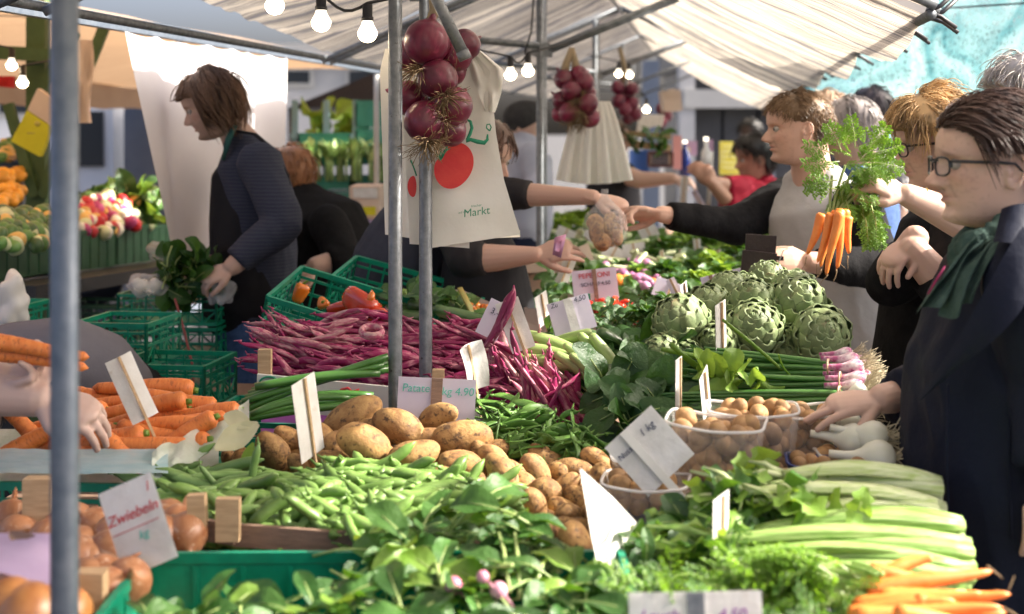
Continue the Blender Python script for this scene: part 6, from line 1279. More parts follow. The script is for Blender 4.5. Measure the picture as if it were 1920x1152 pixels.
LN = {'white': 'white vegetable', 'red': 'red pepper', 'pink': 'pink radish', 'yellow': 'yellow squash', 'green': 'green vegetable', 'pale': 'pale green vegetable', 'dark': 'dark green vegetable', 'orange': 'orange citrus fruit'}
def lv_scatter(n, poly, d0, cols, where):
    for i in range(n):
        px, py = rpoly(poly); k = random.choice(cols); d = d0 + (px - 150) * .0045 + (430 - py) * .006
        tag(place(LN[k].split()[-2] if False else LN[k].replace(' ', '_'), VE[k], P(px, py, d), rrot(), U(.42, .8) if k != 'orange' else U(.55, .7)), LN[k] + ' ' + where, 'vegetable' if k != 'orange' else 'fruit', LN[k] + 's ' + where)
lv_scatter(95, [(148, 375), (210, 362), (255, 372), (262, 420), (200, 440), (150, 435)], 5.8, ['white', 'white', 'red', 'pink', 'yellow', 'pale', 'red'], 'in the sunny heap of the fruit stall')
lv_scatter(80, [(150, 372), (290, 355), (300, 420), (262, 425), (250, 380), (150, 440)], 6.0, ['green', 'pale', 'dark', 'green'], 'around the sunny heap of the fruit stall')
lv_scatter(100, [(0, 400), (95, 395), (95, 460), (0, 465)], 5.4, ['dark', 'green', 'dark', 'yellow', 'green', 'pale'], 'left of the near pole in the fruit stall')
lv_scatter(30, [(0, 325), (38, 318), (42, 365), (30, 382), (0, 385)], 6.2, ['orange'], 'piled at far left of the fruit stall')
lv_scatter(22, [(0, 265), (30, 270), (28, 295), (0, 300)], 6.2, ['yellow', 'green'], 'on the upper shelf of the fruit stall')
fb = thing('fruit_box', 'slanted pale box behind the oranges of the fruit stall', 'box', P(20, 390, 6.4)); bagquad(fb, 'back_board', M['bluewall'], [(-30, 300), (42, 305), (42, 400), (-30, 405)], 6.45, .05); bagquad(fb, 'shelf', M['wood'], [(-30, 292), (30, 292), (30, 300), (-30, 300)], 6.35, .2)
for i in range(46):
    px, py = rpoly([(150, 365), (300, 350), (295, 385), (160, 385)]); tag(place('salad_leaf', random.choice(DRK + LIM), P(px, py, 6.6), rrot(), U(1, 1.6)), 'green leaf at the back of the fruit stall heap', 'leaf', 'leaves at the back of the fruit stall')
# plastic bag on bench end and white bag at far left
M['clear'] = mat('clear_plastic_bag', (.75, .76, .8), .2, (.6, .62, .68), 10, trans=.3, spec=.7, alpha=.36, bump=.9, bscale=30)
def blob(name, label, c, r, m, cat, amp=.6, fr=30, seed=1, nu=44, nv=30, R=None, parent=None):
    mb = MB(); mb.ell(c, r, R, nu, nv, 0, amp, fr, seed); o = mb.build(name, m, parent); return tag(o, label, cat) if parent is None else o
blob('plastic_bag', 'crumpled clear plastic bag at the end of the fruit stall bench', P(293, 470, 5.4), (.035, .05, .035), M['clear'], 'bag')
blob('white_bag', 'white plastic bag hanging low at the far left edge', P(22, 570, 4.2), (.05, .05, .09), M['bag'], 'bag', .4, 22, 4)
# green crates behind the counter
st_ = [('topmost green crate of the stack beside the apron seller', 640 - 36, 4.72), ('second green crate of the stack beside the apron seller', 690, 4.72), ('third green crate of the stack beside the apron seller', 750, 4.72), ('fourth green crate low in the stack beside the apron seller', 812, 4.72)]
for i, (lb, y, d) in enumerate(st_):
    z = P(0, 612 + i * 62, d).z; p = P(322, 612 + i * 62, d); crate(lb, p + Vector((0, .12, 0)), .335, .26, .103, M['green_crate'], -.1, 'lattice', 'green crates stacked behind the counter')
for (px, py, d, L, lb) in ((240, 640, 4.2, .22, 'green crate standing behind the bent grey back'), (330, 720, 4.0, .26, 'open green crate low beside the bent grey back'), (10, 610, 4.4, .16, 'green crate at far left behind the bent back'), (210, 590, 5.6, .34, 'dark crate in shadow under the fruit stall bench')):
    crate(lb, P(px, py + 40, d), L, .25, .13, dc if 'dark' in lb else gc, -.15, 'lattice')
ll = thing('lettuce', 'dark green lettuce bulging out of the topmost stacked crate', 'lettuce', P(350, 540, 4.7))
for i in range(60): place('leaf', random.choice(DRK + SPI[:2]), P(U(312, 388), U(488, 545), 4.66 + U(-.06, .06)) - ll.location, rrot(), U(.9, 1.3), ll)
blob('plastic_bag', 'clear plastic bag of white radishes on the stacked crates', P(278, 535, 4.62), (.062, .05, .036), M['clear'], 'bag')
for i in range(16): tag(place('white_radish', VE['white'], P(U(255, 300), U(528, 548), 4.64), rrot(), .35), 'small white radish inside the clear bag on the crates', 'radish', 'white radishes in the clear bag')
blob('plastic_bag', 'clear plastic bag dangling from the apron seller\'s hand', P(414, 550, 4.6), (.04, .03, .05), M['clear'], 'bag', .7, 30, 8)
mb = MB(); mb.tube([P(328, 560, 4.55), P(345, 620, 4.5), P(362, 690, 4.4), P(362, 740, 4.35)], .004, 6); tag(mb.build('red_string', mat('red_cord', (.22, .05, .05), .7)), 'thin reddish cord hanging in front of the green crate stack', 'cord')
# ================================================================= PEOPLE
def remeshed(mb, voxel, smooth=3, fac=.5, fold=0, fscale=9, seed=0):
    me = mb.mesh('tmp', []); o = bpy.data.objects.new('tmp', me); COL.objects.link(o)
    m = o.modifiers.new('r', 'REMESH'); m.mode = 'VOXEL'; m.voxel_size = voxel
    if smooth: s_ = o.modifiers.new('s', 'SMOOTH'); s_.factor = fac; s_.iterations = smooth
    dg = bpy.context.evaluated_depsgraph_get(); out = bpy.data.meshes.new_from_object(o.evaluated_get(dg)); bpy.data.objects.remove(o); bpy.data.meshes.remove(me)
    n = len(out.vertices)
    if fold:
        co = np.empty(n * 3); out.vertices.foreach_get('co', co); co = co.reshape(-1, 3); no = np.empty(n * 3); out.vertices.foreach_get('normal', no); no = no.reshape(-1, 3)
        off = np.array([noise.noise((c[0] * fscale, c[1] * fscale, c[2] * fscale * .55 + seed)) + .9 * (.5 - abs(noise.noise((c[0] * fscale * 1.7 + 9, c[1] * fscale * 1.7, c[2] * fscale * .8 + c[0] * fscale + seed)))) for c in co])
        co += no * (off * fold)[:, None]; out.vertices.foreach_set('co', co.ravel())
    out.polygons.foreach_set('use_smooth', [True] * len(out.polygons)); out.update(); return out
_Z = [-.118, -.112, -.104, -.095, -.085, -.075, -.06, -.045, -.03, -.015, 0, .015, .03, .05, .07, .088, .102, .111, .116]
_FR = [.040, .066, .078, .082, .080, .081, .083, .084, .086, .086, .083, .091, .094, .092, .084, .067, .045, .024, .004]
_BK = [-.01, -.016, -.024, -.032, -.042, -.052, -.066, -.078, -.087, -.093, -.097, -.1, -.101, -.098, -.089, -.073, -.051, -.028, -.005]
_WD = [.018, .031, .041, .048, .053, .057, .0615, .065, .068, .070, .0715, .0735, .075, .0755, .071, .060, .044, .026, .004]
_hn, _hm = 84, 96
def head_grid(stretch=1.0):
    zs = np.concatenate([np.linspace(-.118, -.03, 46), np.linspace(-.0285, .116, 38)]); pts = []
    g = lambda a, s_: math.exp(-(a / s_) ** 2)
    for z in zs:
        f, b, wd = np.interp(z, _Z, _FR), np.interp(z, _Z, _BK), np.interp(z, _Z, _WD); row = []
        for j in range(_hm):
            t = 2 * math.pi * j / _hm; a = t - .42 * math.sin(t)
            c, s_ = math.cos(a), math.sin(a); y = wd * math.copysign(abs(s_) ** .88, s_); x = (f * abs(c) ** .9 if c > 0 else b * abs(c) ** 1.0)
            if c > 0:
                # nose
                if z > -.05 and z < .016:
                    nz = np.interp(z, [-.050, -.044, -.040, -.034, -.028, -.015, .0, .016], [0, .008, .022, .030, .028, .019, .009, 0]); x += nz * g(y, .0085 + .006 * max(0, (-.012 - z) / .03))
                x += .010 * (g(y - .0135, .006) + g(y + .0135, .006)) * g(z + .037, .006)
                x -= .013 * (g(y - .032, .014) + g(y + .032, .014)) * g(z - .001, .0105)
                x += .0075 * (g(y - .032, .0105) + g(y + .032, .0105)) * g(z + .0005, .0062)       # closed-in lids over the eyeball
                x += .005 * (g(y - .03, .018) + g(y + .03, .018)) * g(z - .017, .006)
                x += .005 * (g(y - .042, .017) + g(y + .042, .017)) * g(z + .022, .014)
                lip = g(y, .019); x += .0072 * lip * g(z + .0535, .0042) + .0085 * lip * g(z + .0665, .0052) - .0052 * g(y, .024) * g(z + .0597, .0022) - .004 * g(y, .016) * g(z + .076, .004)
                x += .008 * g(y, .019) * g(z + .097, .011)
                x -= .003 * g(y, .005) * g(z + .047, .005)
            row.append((x * stretch, y, z))
        pts.append(row)
    return pts
def tone_fn(l, opt):
    x, y, z = l; g = lambda a, s_: math.exp(-(a / s_) ** 2); c = np.array(opt['skin'])
    if x > .03:
        lip = g(y, .021) * (g(z + .055, .0055) + g(z + .065, .006)); c = c * (1 - min(1, lip * .75)) + np.array(opt.get('lip', (.42, .16, .14))) * min(1, lip * .75)
        gap = g(y, .021) * g(z + .0597, .0018) * opt.get('gap', .5); c = c * (1 - gap)  # shade between the lips painted as a dark line
        red = .55 * (g(y - .042, .02) + g(y + .042, .02)) * g(z + .025, .018) + .6 * g(y, .012) * g(z + .034, .012); c = c * (1 - .35 * min(1, red)) + np.array((.55, .20, .15)) * .35 * min(1, red)
        br = (g(abs(y) - .031, .015)) * g(z - (.020 - .004 * (abs(y) - .031) / .015), .0035); br = min(1, br * 1.2) * opt.get('brow', .7); c = c * (1 - br) + np.array(opt.get('hairc', (.15, .09, .05))) * br
        nd = min(1, (g(y - .0085, .0045) + g(y + .0085, .0045)) * g(z + .0455, .003)) * .75; c = c * (1 - nd)  # nostril hollows: shade painted into the skin colour
        ld = min(1, (g(y - .032, .013) + g(y + .032, .013)) * (.55 * g(z + .0025, .0022) + .35 * g(z - .0105, .002) + .25 * g(z + .013, .004))); c = c * (1 - .6 * ld)  # lid, crease and under-eye shade put into the skin colour
        nf = (g(abs(y) - .024 - (-.036 - z) * .35, .0035)) * (1 if -.062 < z < -.036 else 0); c = c * (1 - .22 * nf)  # shade of the fold beside the mouth, painted as darker skin
        fr = noise.noise((x * 150, y * 150, z * 150)); bl = noise.noise((x * 45, y * 45, z * 45)); c = c * (1 + .05 * bl) * (1 - opt.get('freck', .12) * max(0, fr - .15) * 2)
        st = opt.get('stubble', 0)
        if st: q = (1 / (1 + math.exp((z + .05) * 120))) * (1 - .6 * g(y, .02) * g(z + .06, .012)); c = c * (1 - st * q) + np.array(opt.get('hairc')) * st * q
    return c
def frame(fwd, up=(0, 0, 1)):
    f = Vector(fwd).normalized(); l = Vector(up).cross(f).normalized(); u = f.cross(l); return Matrix((f, l, u)).transposed()
def capsule(mb, pts, rad, n=16, flat=1.0, upv=None): mb.tube(pts, rad, n, 0, flat, upv, True, True)
def hand(mb, wr, dr, nrm, curls, thumb=1, s_=1.0, spread=.12, tcurl=.5):
    """dr: towards the fingers, nrm: out of the back of the hand, thumb: +1/-1 side"""
    dr = Vector(dr).normalized(); nrm = Vector(nrm); nrm = (nrm - dr * nrm.dot(dr)).normalized(); side = dr.cross(nrm).normalized() * thumb; wr = Vector(wr)
    kn = wr + dr * .088 * s_
    capsule(mb, [wr - dr * .012, wr + dr * .02 * s_, wr + dr * .05 * s_, kn - dr * .012], [.025 * s_, .029 * s_, .037 * s_, .037 * s_], 14, .42, nrm)
    for k, (o, L) in enumerate(((.031, .070), (.0105, .078), (-.0105, .074), (-.0305, .058))):
        d = (dr + side * o * spread * 40 * .25).normalized(); p = kn + side * o * s_ - nrm * .002 - dr * (.004 + abs(o) * .25); ax = side; pts = [p - d * .03, p]; rr = [.0095 * s_, .0095 * s_]
        for q, fr in enumerate((.46, .31, .23)):
            c = curls[k][q] if hasattr(curls[k], '__len__') else curls[k] * (1, 1.1, .7)[q]
            d = Matrix.Rotation(-c * thumb, 3, ax) @ d; p = p + d * L * fr * s_; pts.append(p); rr.append((.0083, .0078, .0064)[q] * s_)
        capsule(mb, pts, rr, 10)
    p = wr + dr * .022 * s_ + side * .02 * s_ - nrm * .006; d = (dr * .72 + side * .75 - nrm * .35).normalized(); pts = [p, p + d * .032 * s_]
    d2 = (d + dr * tcurl - side * tcurl * .8 - nrm * .15).normalized(); pts.append(pts[-1] + d2 * .030 * s_); pts.append(pts[-1] + (d2 + dr * .2 - side * tcurl * .3).normalized() * .023 * s_)
    capsule(mb, pts, [.0145 * s_, .012 * s_, .0098 * s_, .0078 * s_], 10)
SKINM = {}
def skin_mat(): 
    if 'm' not in SKINM: SKINM['m'] = mat('skin', (.5, .3, .2), .5, None, attr='tone', spec=.4, bump=.12, bscale=260, bdist=.002, sss=.14)
    return SKINM['m']
HAIRM = {}
def hair_mat(c):
    if c not in HAIRM: HAIRM[c] = mat('hair', c, .42, tuple(min(1, a * 2.1 + .012) for a in c), 9, 3, stretch=(1, 1, .4), spec=.35, col3=tuple(a * .45 for a in c), scale3=30, lo3=.5, hi3=.7)
    return HAIRM[c]
def hl(x): return float(np.interp(x, [-.12, -.045, -.028, -.012, .012, .03, .045, .06, .075, .1], [-.085, -.075, -.045, .012, .018, .022, .034, .052, .062, .07]))
def hair(root, Mh, S_, hm, style, n, seed, stretch=1.0, thick=.010, grow=1.0):
    rng = random.Random(seed); g = head_grid(stretch); mb = MB(); scal = []
    cap = [[None] * _hm for _ in g]; C = Vector((-.005, 0, .02))
    for i, r in enumerate(g):
        for j, (x, y, z) in enumerate(r):
            q = Vector((x, y, z)); inside = z > hl(x / stretch) + style.get('hl', 0); nrm = (q - C).normalized(); e = max(0, min(1, (z - hl(x / stretch) - style.get('hl', 0)) / .03))
            cap[i][j] = (q + nrm * (thick * (.25 + .75 * e)), inside)
            if inside: scal.append((q, nrm))
    idx = {}; vs = []; fs = []
    for i in range(len(g) - 1):
        for j in range(_hm):
            q4 = [(i, j), (i, (j + 1) % _hm), (i + 1, (j + 1) % _hm), (i + 1, j)]
            if all(cap[a][b][1] for a, b in q4):
                f = []
                for k in q4:
                    if k not in idx: idx[k] = len(vs); vs.append(Mh @ (cap[k[0]][k[1]][0] * S_))
                    f.append(idx[k])
                fs.append(tuple(f))
    mb.add(vs, fs)
    R_ = Vector((.100 * stretch, .0765, .1))
    for k in range(n):
        q, nrm = rng.choice(scal)
        if style.get('top') and q.z < rng.uniform(-.05, .08): continue
        off = thick * rng.uniform(.6, 1.35); p = q + nrm * off * .5; L = style['len'] * rng.uniform(.65, 1.15); m_ = style.get('seg', 7); pts = [p.copy()]; jit = Vector((rng.uniform(-1, 1), rng.uniform(-1, 1), rng.uniform(-1, 1))) * style.get('jit', .25)
        for s_ in range(m_):
            t = s_ / m_; nn = Vector(((p.x - C.x) / R_.x ** 2, p.y / R_.y ** 2, (p.z - C.z) / R_.z ** 2)).normalized(); fl = style['flow'](p, t); fl = fl - nn * fl.dot(nn); d = (fl.normalized() if fl.length > 1e-4 else Vector((0, 0, -1))) + jit + nn * style.get('lift', .25) * (1 - 1.6 * t) + Vector((0, 0, -1)) * style.get('grav', .3) * t; d.normalize()
            p = p + d * L / m_; dv = p - C; e = math.sqrt((dv.x / (R_.x + off)) ** 2 + (dv.y / (R_.y + off)) ** 2 + (dv.z / (R_.z + off)) ** 2)
            if e < 1 and p.z > -.06: p = C + dv / e
            xm = style.get('xmax')
            if xm and p.z < .05 and p.x > xm: p.x = xm - .3 * (p.x - xm)
            pts.append(p.copy())
            if style.get('ear') and abs(p.y) > .045 and -.034 < p.x < .03 and p.z < .02: break
        if len(pts) < 3: continue
        m_ = len(pts) - 1; r0 = style.get('r', .0017) * rng.uniform(.7, 1.3); mb.tube([Mh @ (a * S_) for a in pts], [r0 * (1 - .75 * (i / m_) ** 2) for i in range(m_ + 1)], 3, caps=False)
    return mb.build('hair', hm, root)
def person(label, head, fwd, skin, hairc, style, torso, tm, axis=(0, 1, 0), flat=1.35, arms=(), s_=1.0, stretch=1.0, voxel=.005, nh=350, legs='jeans', opt=None, group=None, up=(0, 0, 1), gname='jacket', fold=.006, neck_r=.05, headon=True, thick=.010, glasses=None, sleeve_sep=None, feet=True, gv=.009, hs=1.0, noskin=False):
    opt = dict(opt or {}); opt['skin'] = skin; opt.setdefault('hairc', hairc)
    T = [(P(a, b, c), r) for a, b, c, r in torso]; base = Vector((T[-1][0].x, T[-1][0].y, 0)); root = thing('person', label, 'person', base, group=group)
    mb = MB(); Mh = None
    if headon:
        hc = P(*head); Mr = frame(fwd, up); Mh = Matrix.Translation(hc) @ Mr.to_4x4(); g = head_grid(stretch); vs = [Mh @ (Vector(q) * s_) for r in g for q in r]; n, m_ = _hn, _hm
        mb.add(vs, [(i * m_ + j, i * m_ + (j + 1) % m_, (i + 1) * m_ + (j + 1) % m_, (i + 1) * m_ + j) for i in range(n - 1) for j in range(m_)] + [tuple(range(m_ - 1, -1, -1)), tuple((n - 1) * m_ + j for j in range(m_))])
        for sy in (-1, 1):   # ears
            ec = Vector((-.010, sy * .0735, -.014)); E = Matrix.Rotation(sy * -.42, 3, 'Z') @ Matrix.Rotation(-.22, 3, 'Y')
            ring = [Mh @ ((ec + E @ Vector((.0175 * math.cos(t) * (1 - .25 * (math.sin(t) < 0)), sy * (.004 + .004 * (math.cos(t) < 0)), .031 * math.sin(t)))) * s_) for t in [k * .30 for k in range(22)]]
            mb.tube(ring, .0042 * s_, 7); mb.ell(Mh @ ((ec + Vector((-.002, -sy * .003, 0))) * s_), (.0145 * s_, .006 * s_, .025 * s_), Mr @ E, 12, 8); mb.ell(Mh @ ((ec + Vector((.006, sy * .001, -.024))) * s_), (.008 * s_, .005 * s_, .010 * s_), Mr @ E, 10, 7); mb.ell(Mh @ ((ec + Vector((.013, sy * .0, -.003))) * s_), (.005 * s_, .005 * s_, .008 * s_), Mr @ E, 8, 6)
        a, b = Mh @ (Vector((-.026, 0, -.055)) * s_), T[0][0] + Vector((0, 0, .0)); capsule(mb, [a, a.lerp(b, .5), b], [neck_r * 1.02, neck_r, neck_r * 1.25], 20)
    capsule(mb, [t for t, r in T], [r * .8 for t, r in T], 18, flat * .95, axis)
    gb = MB(); capsule(gb, [t for t, r in T], [r for t, r in T], 28, flat, axis); sb = gb if not sleeve_sep else MB()
    for A in arms:
        pt = [P(*q) for q in A['pts']]; rr = A['r']; cut = A.get('cut', .9); seq = []; n = 16
        tot = [0]; [tot.append(tot[-1] + (pt[i + 1] - pt[i]).length) for i in range(len(pt) - 1)]
        def at(t):
            L = t * tot[-1]
            for i in range(len(pt) - 1):
                if L <= tot[i + 1] + 1e-9: u = (L - tot[i]) / (tot[i + 1] - tot[i]); return pt[i].lerp(pt[i + 1], u), rr[i] + (rr[i + 1] - rr[i]) * u
            return pt[-1], rr[-1]
        full = [at(k / n) for k in range(n + 1)]
        capsule(mb, [q for q, r in full], [r for q, r in full], 16)
        if 'hand' in A: hd = A['hand']; hand(mb, pt[-1], hd[0], hd[1], hd[2], hd[3], hd[4] if len(hd) > 4 else hs, hd[5] if len(hd) > 5 else .12, hd[6] if len(hd) > 6 else .5)
        sl = [at(cut * k / n) for k in range(n + 1)]; e_ = A.get('ease', .014); sb.tube([q for q, r in sl], [r + e_ for q, r in sl], 18); sb.ell(sl[0][0], sl[0][1] + e_, None, 16, 10)
    me = remeshed(mb, voxel, 2, .5); n = len(me.vertices); col = np.ones((n, 4), dtype=np.float32); inv = Mh.inverted() if Mh else None
    co = np.empty(n * 3); me.vertices.foreach_get('co', co); co = co.reshape(-1, 3); col[:, :3] = np.array(skin)
    if Mh:
        im = np.array(inv); lc_ = (co @ im[:3, :3].T + im[:3, 3]) / s_
        for i in np.where((lc_[:, 0] > .03) & (lc_[:, 2] > -.14) & (np.abs(lc_[:, 1]) < .08) & (lc_[:, 0] < .14))[0]: col[i, :3] = tone_fn((lc_[i][0] / stretch, lc_[i][1], lc_[i][2]), opt)
    at_ = me.color_attributes.new('tone', 'FLOAT_COLOR', 'POINT'); at_.data.foreach_set('color', col.ravel())
    me.transform(wm(root).inverted()); me.materials.append(skin_mat()); me.name = 'body'; link('body', me, root)
    gm = remeshed(gb, gv, 2, .5, fold, 9, len(label)); gm.transform(wm(root).inverted()); gm.materials.append(M[tm]); link(gname, gm, root)
    if sleeve_sep: gm = remeshed(sb, gv, 2, .5, fold, 11, 3); gm.transform(wm(root).inverted()); gm.materials.append(M[sleeve_sep]); link('sleeves', gm, root)
    if legs:
        hip, hr = T[-1]; lb = MB(); ax = Vector(axis).normalized()
        for sd in (-1, 1):
            a = hip + ax * hr * .55 * sd; k = Vector((a.x, a.y, hip.z * .5)); f = Vector((a.x + .01, a.y, .08)); capsule(lb, [a + Vector((0, 0, .05)), a, k, f], [hr * .7, hr * .72, .075, .058], 18)
        gm = remeshed(lb, .014, 2, .5, .006, 8, 1); gm.transform(wm(root).inverted()); gm.materials.append(M[legs]); link('trousers', gm, root)
        for sd in (-1, 1):
            a = hip + ax * hr * .55 * sd; f2 = Vector((fwd[0], fwd[1], 0)).normalized(); sbm = MB(); sbm.ell((a.x + f2.x * .07, a.y + f2.y * .07, .045), (.135, .048, .045), frame(f2), 16, 10); sbm.build('shoe', M['black'], root)
    if headon:
        for sy in (-1, 1):
            eb = MB(); ec = Vector((.0728 * stretch, sy * .0315, .0005)); eb.ell(Mh @ (ec * s_), .0112 * s_, None, 14, 10); e = eb.build('eyeball', M['sclera'], root)
            ib = MB(); fd = Vector((1, sy * .12, -.05)).normalized(); ic = ec + fd * .0083; ib.ell(Mh @ (ic * s_), (.0038 * s_, .0062 * s_, .0062 * s_), frame(Mr @ fd), 12, 7); ib.build('iris', M['iris'], e)
        if style: hair(root, Mh, s_, hair_mat(hairc), style, nh, len(label), stretch, thick)
        if glasses:
            gl = MB(); fx = .099 * stretch
            def rim(sy, x0): return [Mh @ (Vector((x0 - .012 * (abs(c_ + sy * .0) ** 1) * 0 - .010 * ((sy * .034 + .025 * math.cos(t) * 1) / .06) ** 2, sy * .034 + .0255 * math.copysign(abs(math.cos(t)) ** .6, math.cos(t)), -.003 + .0165 * math.copysign(abs(math.sin(t)) ** .6, math.sin(t)))) * s_) for c_, t in [(0, k * .2618) for k in range(25)]]
            for sy in (-1, 1):
                gl = MB(); gl.tube(rim(sy, fx), .0023 * s_, 6, caps=False); gl.build('glasses_rim', M[glasses], root)
                gl = MB(); r_ = rim(sy, fx - .001); gl.add(r_, [tuple(range(24))]) if False else gl.add(r_[:24], [tuple(range(24))]); gl.build('lens', M['lens'], root, False)
                gl = MB(); gl.tube([Mh @ (Vector(q) * s_) for q in ((fx - .009, sy * .0595, .006), (fx - .03, sy * .0725, .006), (.02, sy * .0775, .003), (-.006, sy * .0795, .0), (-.025, sy * .078, -.02))], [.0025 * s_, .0032 * s_, .003 * s_, .0025 * s_, .002 * s_], 6); gl.build('glasses_temple', M[glasses], root)
            gl = MB(); gl.tube([Mh @ (Vector((fx, y, .004)) * s_) for y in (-.009, 0, .009)], .0022 * s_, 6); gl.build('glasses_bridge', M[glasses], root)
    return root, Mh
M['sclera'] = mat('eye_white', (.36, .33, .30), .3); M['iris'] = mat('iris', (.05, .06, .06), .15); M['lens'] = mat('glasses_lens', (.8, .85, .88), .05, alpha=.12, spec=.8); M['frame_dark'] = mat('dark_glasses_frame', (.015, .015, .02), .3); M['frame_thin'] = mat('thin_glasses_frame', (.05, .035, .03), .3, metal=.5)
M['jeans'] = mat('blue_denim', (.045, .085, .20), .8, (.07, .12, .26), 60, bump=.2, bscale=300, spec=.12); M['dark_jeans'] = mat('dark_denim', (.015, .022, .05), .85, (.022, .03, .06), 60, spec=.12); M['navy_coat'] = mat('navy_cotton', (.006, .0085, .019), .62, (.009, .012, .025), 5, bump=.3, bscale=30, spec=.12)
M['black_knit'] = mat('black_knit', (.008, .008, .009), .85, (.013, .013, .014), 30, bump=.3, bscale=70, spec=.08); M['white_shirt'] = mat('pale_grey_jersey', (.46, .45, .43), .8, (.40, .395, .38), 6, bump=.3, bscale=26); M['stripe_knit'] = mat('navy_striped_knit', (.016, .02, .045), .85, (.02, .025, .05), 20, wave=('Z', 26, (.032, .038, .062), .6, 1.6), bump=.2, bscale=120)
M['apron'] = mat('black_apron', (.012, .012, .015), .75, (.017, .017, .02), 4, bump=.3, bscale=12, spec=.12); M['slate_shirt'] = mat('dark_slate_shirt', (.035, .038, .055), .75, (.045, .048, .066), 6, bump=.4, bscale=16, spec=.12); M['slate_dark'] = mat('charcoal_sleeve', (.022, .02, .022), .75, (.03, .028, .03), 9, bump=.3, bscale=20, spec=.12); M['grey_back'] = mat('grey_sweatshirt', (.15, .145, .165), .85, (.17, .165, .185), 7, bump=.3, bscale=18, spec=.12); M['red_jacket'] = mat('red_jacket', (.25, .006, .02), .75, (.30, .01, .03), 6, spec=.15); M['blue_shirt'] = mat('pale_blue_shirt', (.36, .39, .50), .75, (.42, .45, .55), 6); M['dark_coat'] = mat('dark_wool_coat', (.02, .022, .028), .85, (.03, .03, .036), 8, spec=.12); M['scarf'] = mat('dark_green_wool', (.035, .065, .054), .9, (.065, .105, .09), 26, bump=.5, bscale=140, spec=.1); M['magenta'] = mat('magenta_trim', (.25, .01, .08), .8); M['teal_shirt'] = mat('teal_collar', (.01, .07, .06), .8); M['wallet'] = mat('dark_brown_leather', (.022, .012, .012), .4, (.03, .016, .015), 30, bump=.2, bscale=80)
V = Vector
FS, PK = (.50, .32, .25), (.56, .375, .30)
def f_bob(p, t): return V((-.9, .0 - .55 * (1 if p.y > 0 else -1) * (p.z < .03), -.55 if p.z < .06 else -.1)) if p.x < .05 else V((-.6, .75, -.1))
BOB = dict(ear=1, flow=lambda p, t: V((-.75, .35 * (1 if p.y < .02 else -1) * 0 + .25 * p.y / .07, -.25 - 1.0 * (p.z < .05))), len=.105, jit=.2, lift=.22, grav=.55, r=.0013, seg=8)
# ---- woman in navy coat (right)
w1, Mw = person('woman with short dark brown hair and dark framed glasses in a navy coat', (1868, 306, 2.5), (-1, -.02, -.02), (.58, .39, .305), (.030, .014, .009), BOB,
    [(1912, 462, 2.55, .075), (1910, 505, 2.55, .116), (1898, 580, 2.55, .136), (1872, 700, 2.55, .150), (1866, 860, 2.55, .156), (1880, 1010, 2.55, .17), (1895, 1180, 2.55, .185)], 'navy_coat', s_=.95, stretch=1.17, voxel=.0028, nh=3000, legs='dark_jeans', neck_r=.052, gname='coat', fold=.014,
    arms=[dict(pts=[(1880, 540, 2.80), (1835, 720, 2.86), (1655, 748, 2.72)], r=[.058, .047, .029], cut=.93, ease=.018, hand=((-1, -.05, -.10), (.1, -.35, 1), [(.25, .2, .15), (.15, .15, .1), (.4, .3, .2), (.62, .4, .2)], -1, .98, .3, .2)),
          dict(pts=[(1935, 525, 2.36), (1975, 720, 2.34), (1960, 900, 2.3)], r=[.06, .05, .03], cut=.95, ease=.018, hand=((.05, 0, -1), (0, -1, 0), [(.3, .3, .2)] * 4, -1))],
    opt=dict(brow=.55, lip=(.40, .17, .15), gap=.35, freck=.14), glasses='frame_dark', thick=.011)
def slab(mb, pts, off):   # closed slab from polygon of world points, given thickness vector
    a = [V(p) for p in pts]; b = [p + V(off) for p in a]; n = len(a); mb.add(a + b, [tuple(range(n)), tuple(range(2 * n - 1, n - 1, -1))] + [(i, n + i, n + (i + 1) % n, (i + 1) % n) for i in range(n)])
def cloth(root, name, m, fn, nu=24, nv=16):
    mb = MB(); mb.grid([[fn(i / nu, j / nv) for j in range(nv + 1)] for i in range(nu + 1)]); return mb.build(name, m, root)
def bez(pl, t):
    pl = [V(p) for p in pl]
    while len(pl) > 1: pl = [a.lerp(b, t) for a, b in zip(pl, pl[1:])]
    return pl[0]
sc_ = MB()
for k, (pl, r0, r1) in enumerate([([P(1846, 428, 2.54), P(1812, 448, 2.54), P(1800, 490, 2.5)], .020, .024), ([P(1905, 420, 2.48), P(1935, 440, 2.62), P(1860, 436, 2.68)], .026, .026), ([P(1915, 415, 2.46), P(1868, 440, 2.40), P(1826, 462, 2.42)], .024, .024)]):
    pts = [bez(pl, t / 9) for t in range(10)]; capsule(sc_, pts, [r0 + (r1 - r0) * t / 9 for t in range(10)], 14, .8, (0, 1, 0))
gm = remeshed(sc_, .005, 2, .5, .010, 24, 5); gm.transform(wm(w1).inverted()); gm.materials.append(M['scarf']); scf = link('scarf', gm, w1)
def drape(cl, w0, w1_, ph):
    def f(u, v):
        c = bez(cl, u); q = (v - .5); wv = w0 + (w1_ - w0) * u; c = c + V((.80, 0, .36)) * (q * wv); c.y += -.014 * math.sin(v * 12 + ph + u * 2.2) - .010 * math.sin(v * 5 + u * 4 + ph) + .05 * q * q; c.z += .006 * math.sin(u * 9 + ph) * math.sin(v * 7); return c
    return f
cloth(scf, 'scarf_end', M['scarf'], drape([P(1862, 425, 2.42), P(1812, 460, 2.385), P(1790, 520, 2.365), P(1758, 574, 2.37)], .05, .085, 0), 30, 26)
cloth(scf, 'scarf_end', M['scarf'], drape([P(1880, 436, 2.40), P(1838, 470, 2.36), P(1812, 520, 2.35), P(1800, 582, 2.355)], .05, .07, 2), 30, 26)
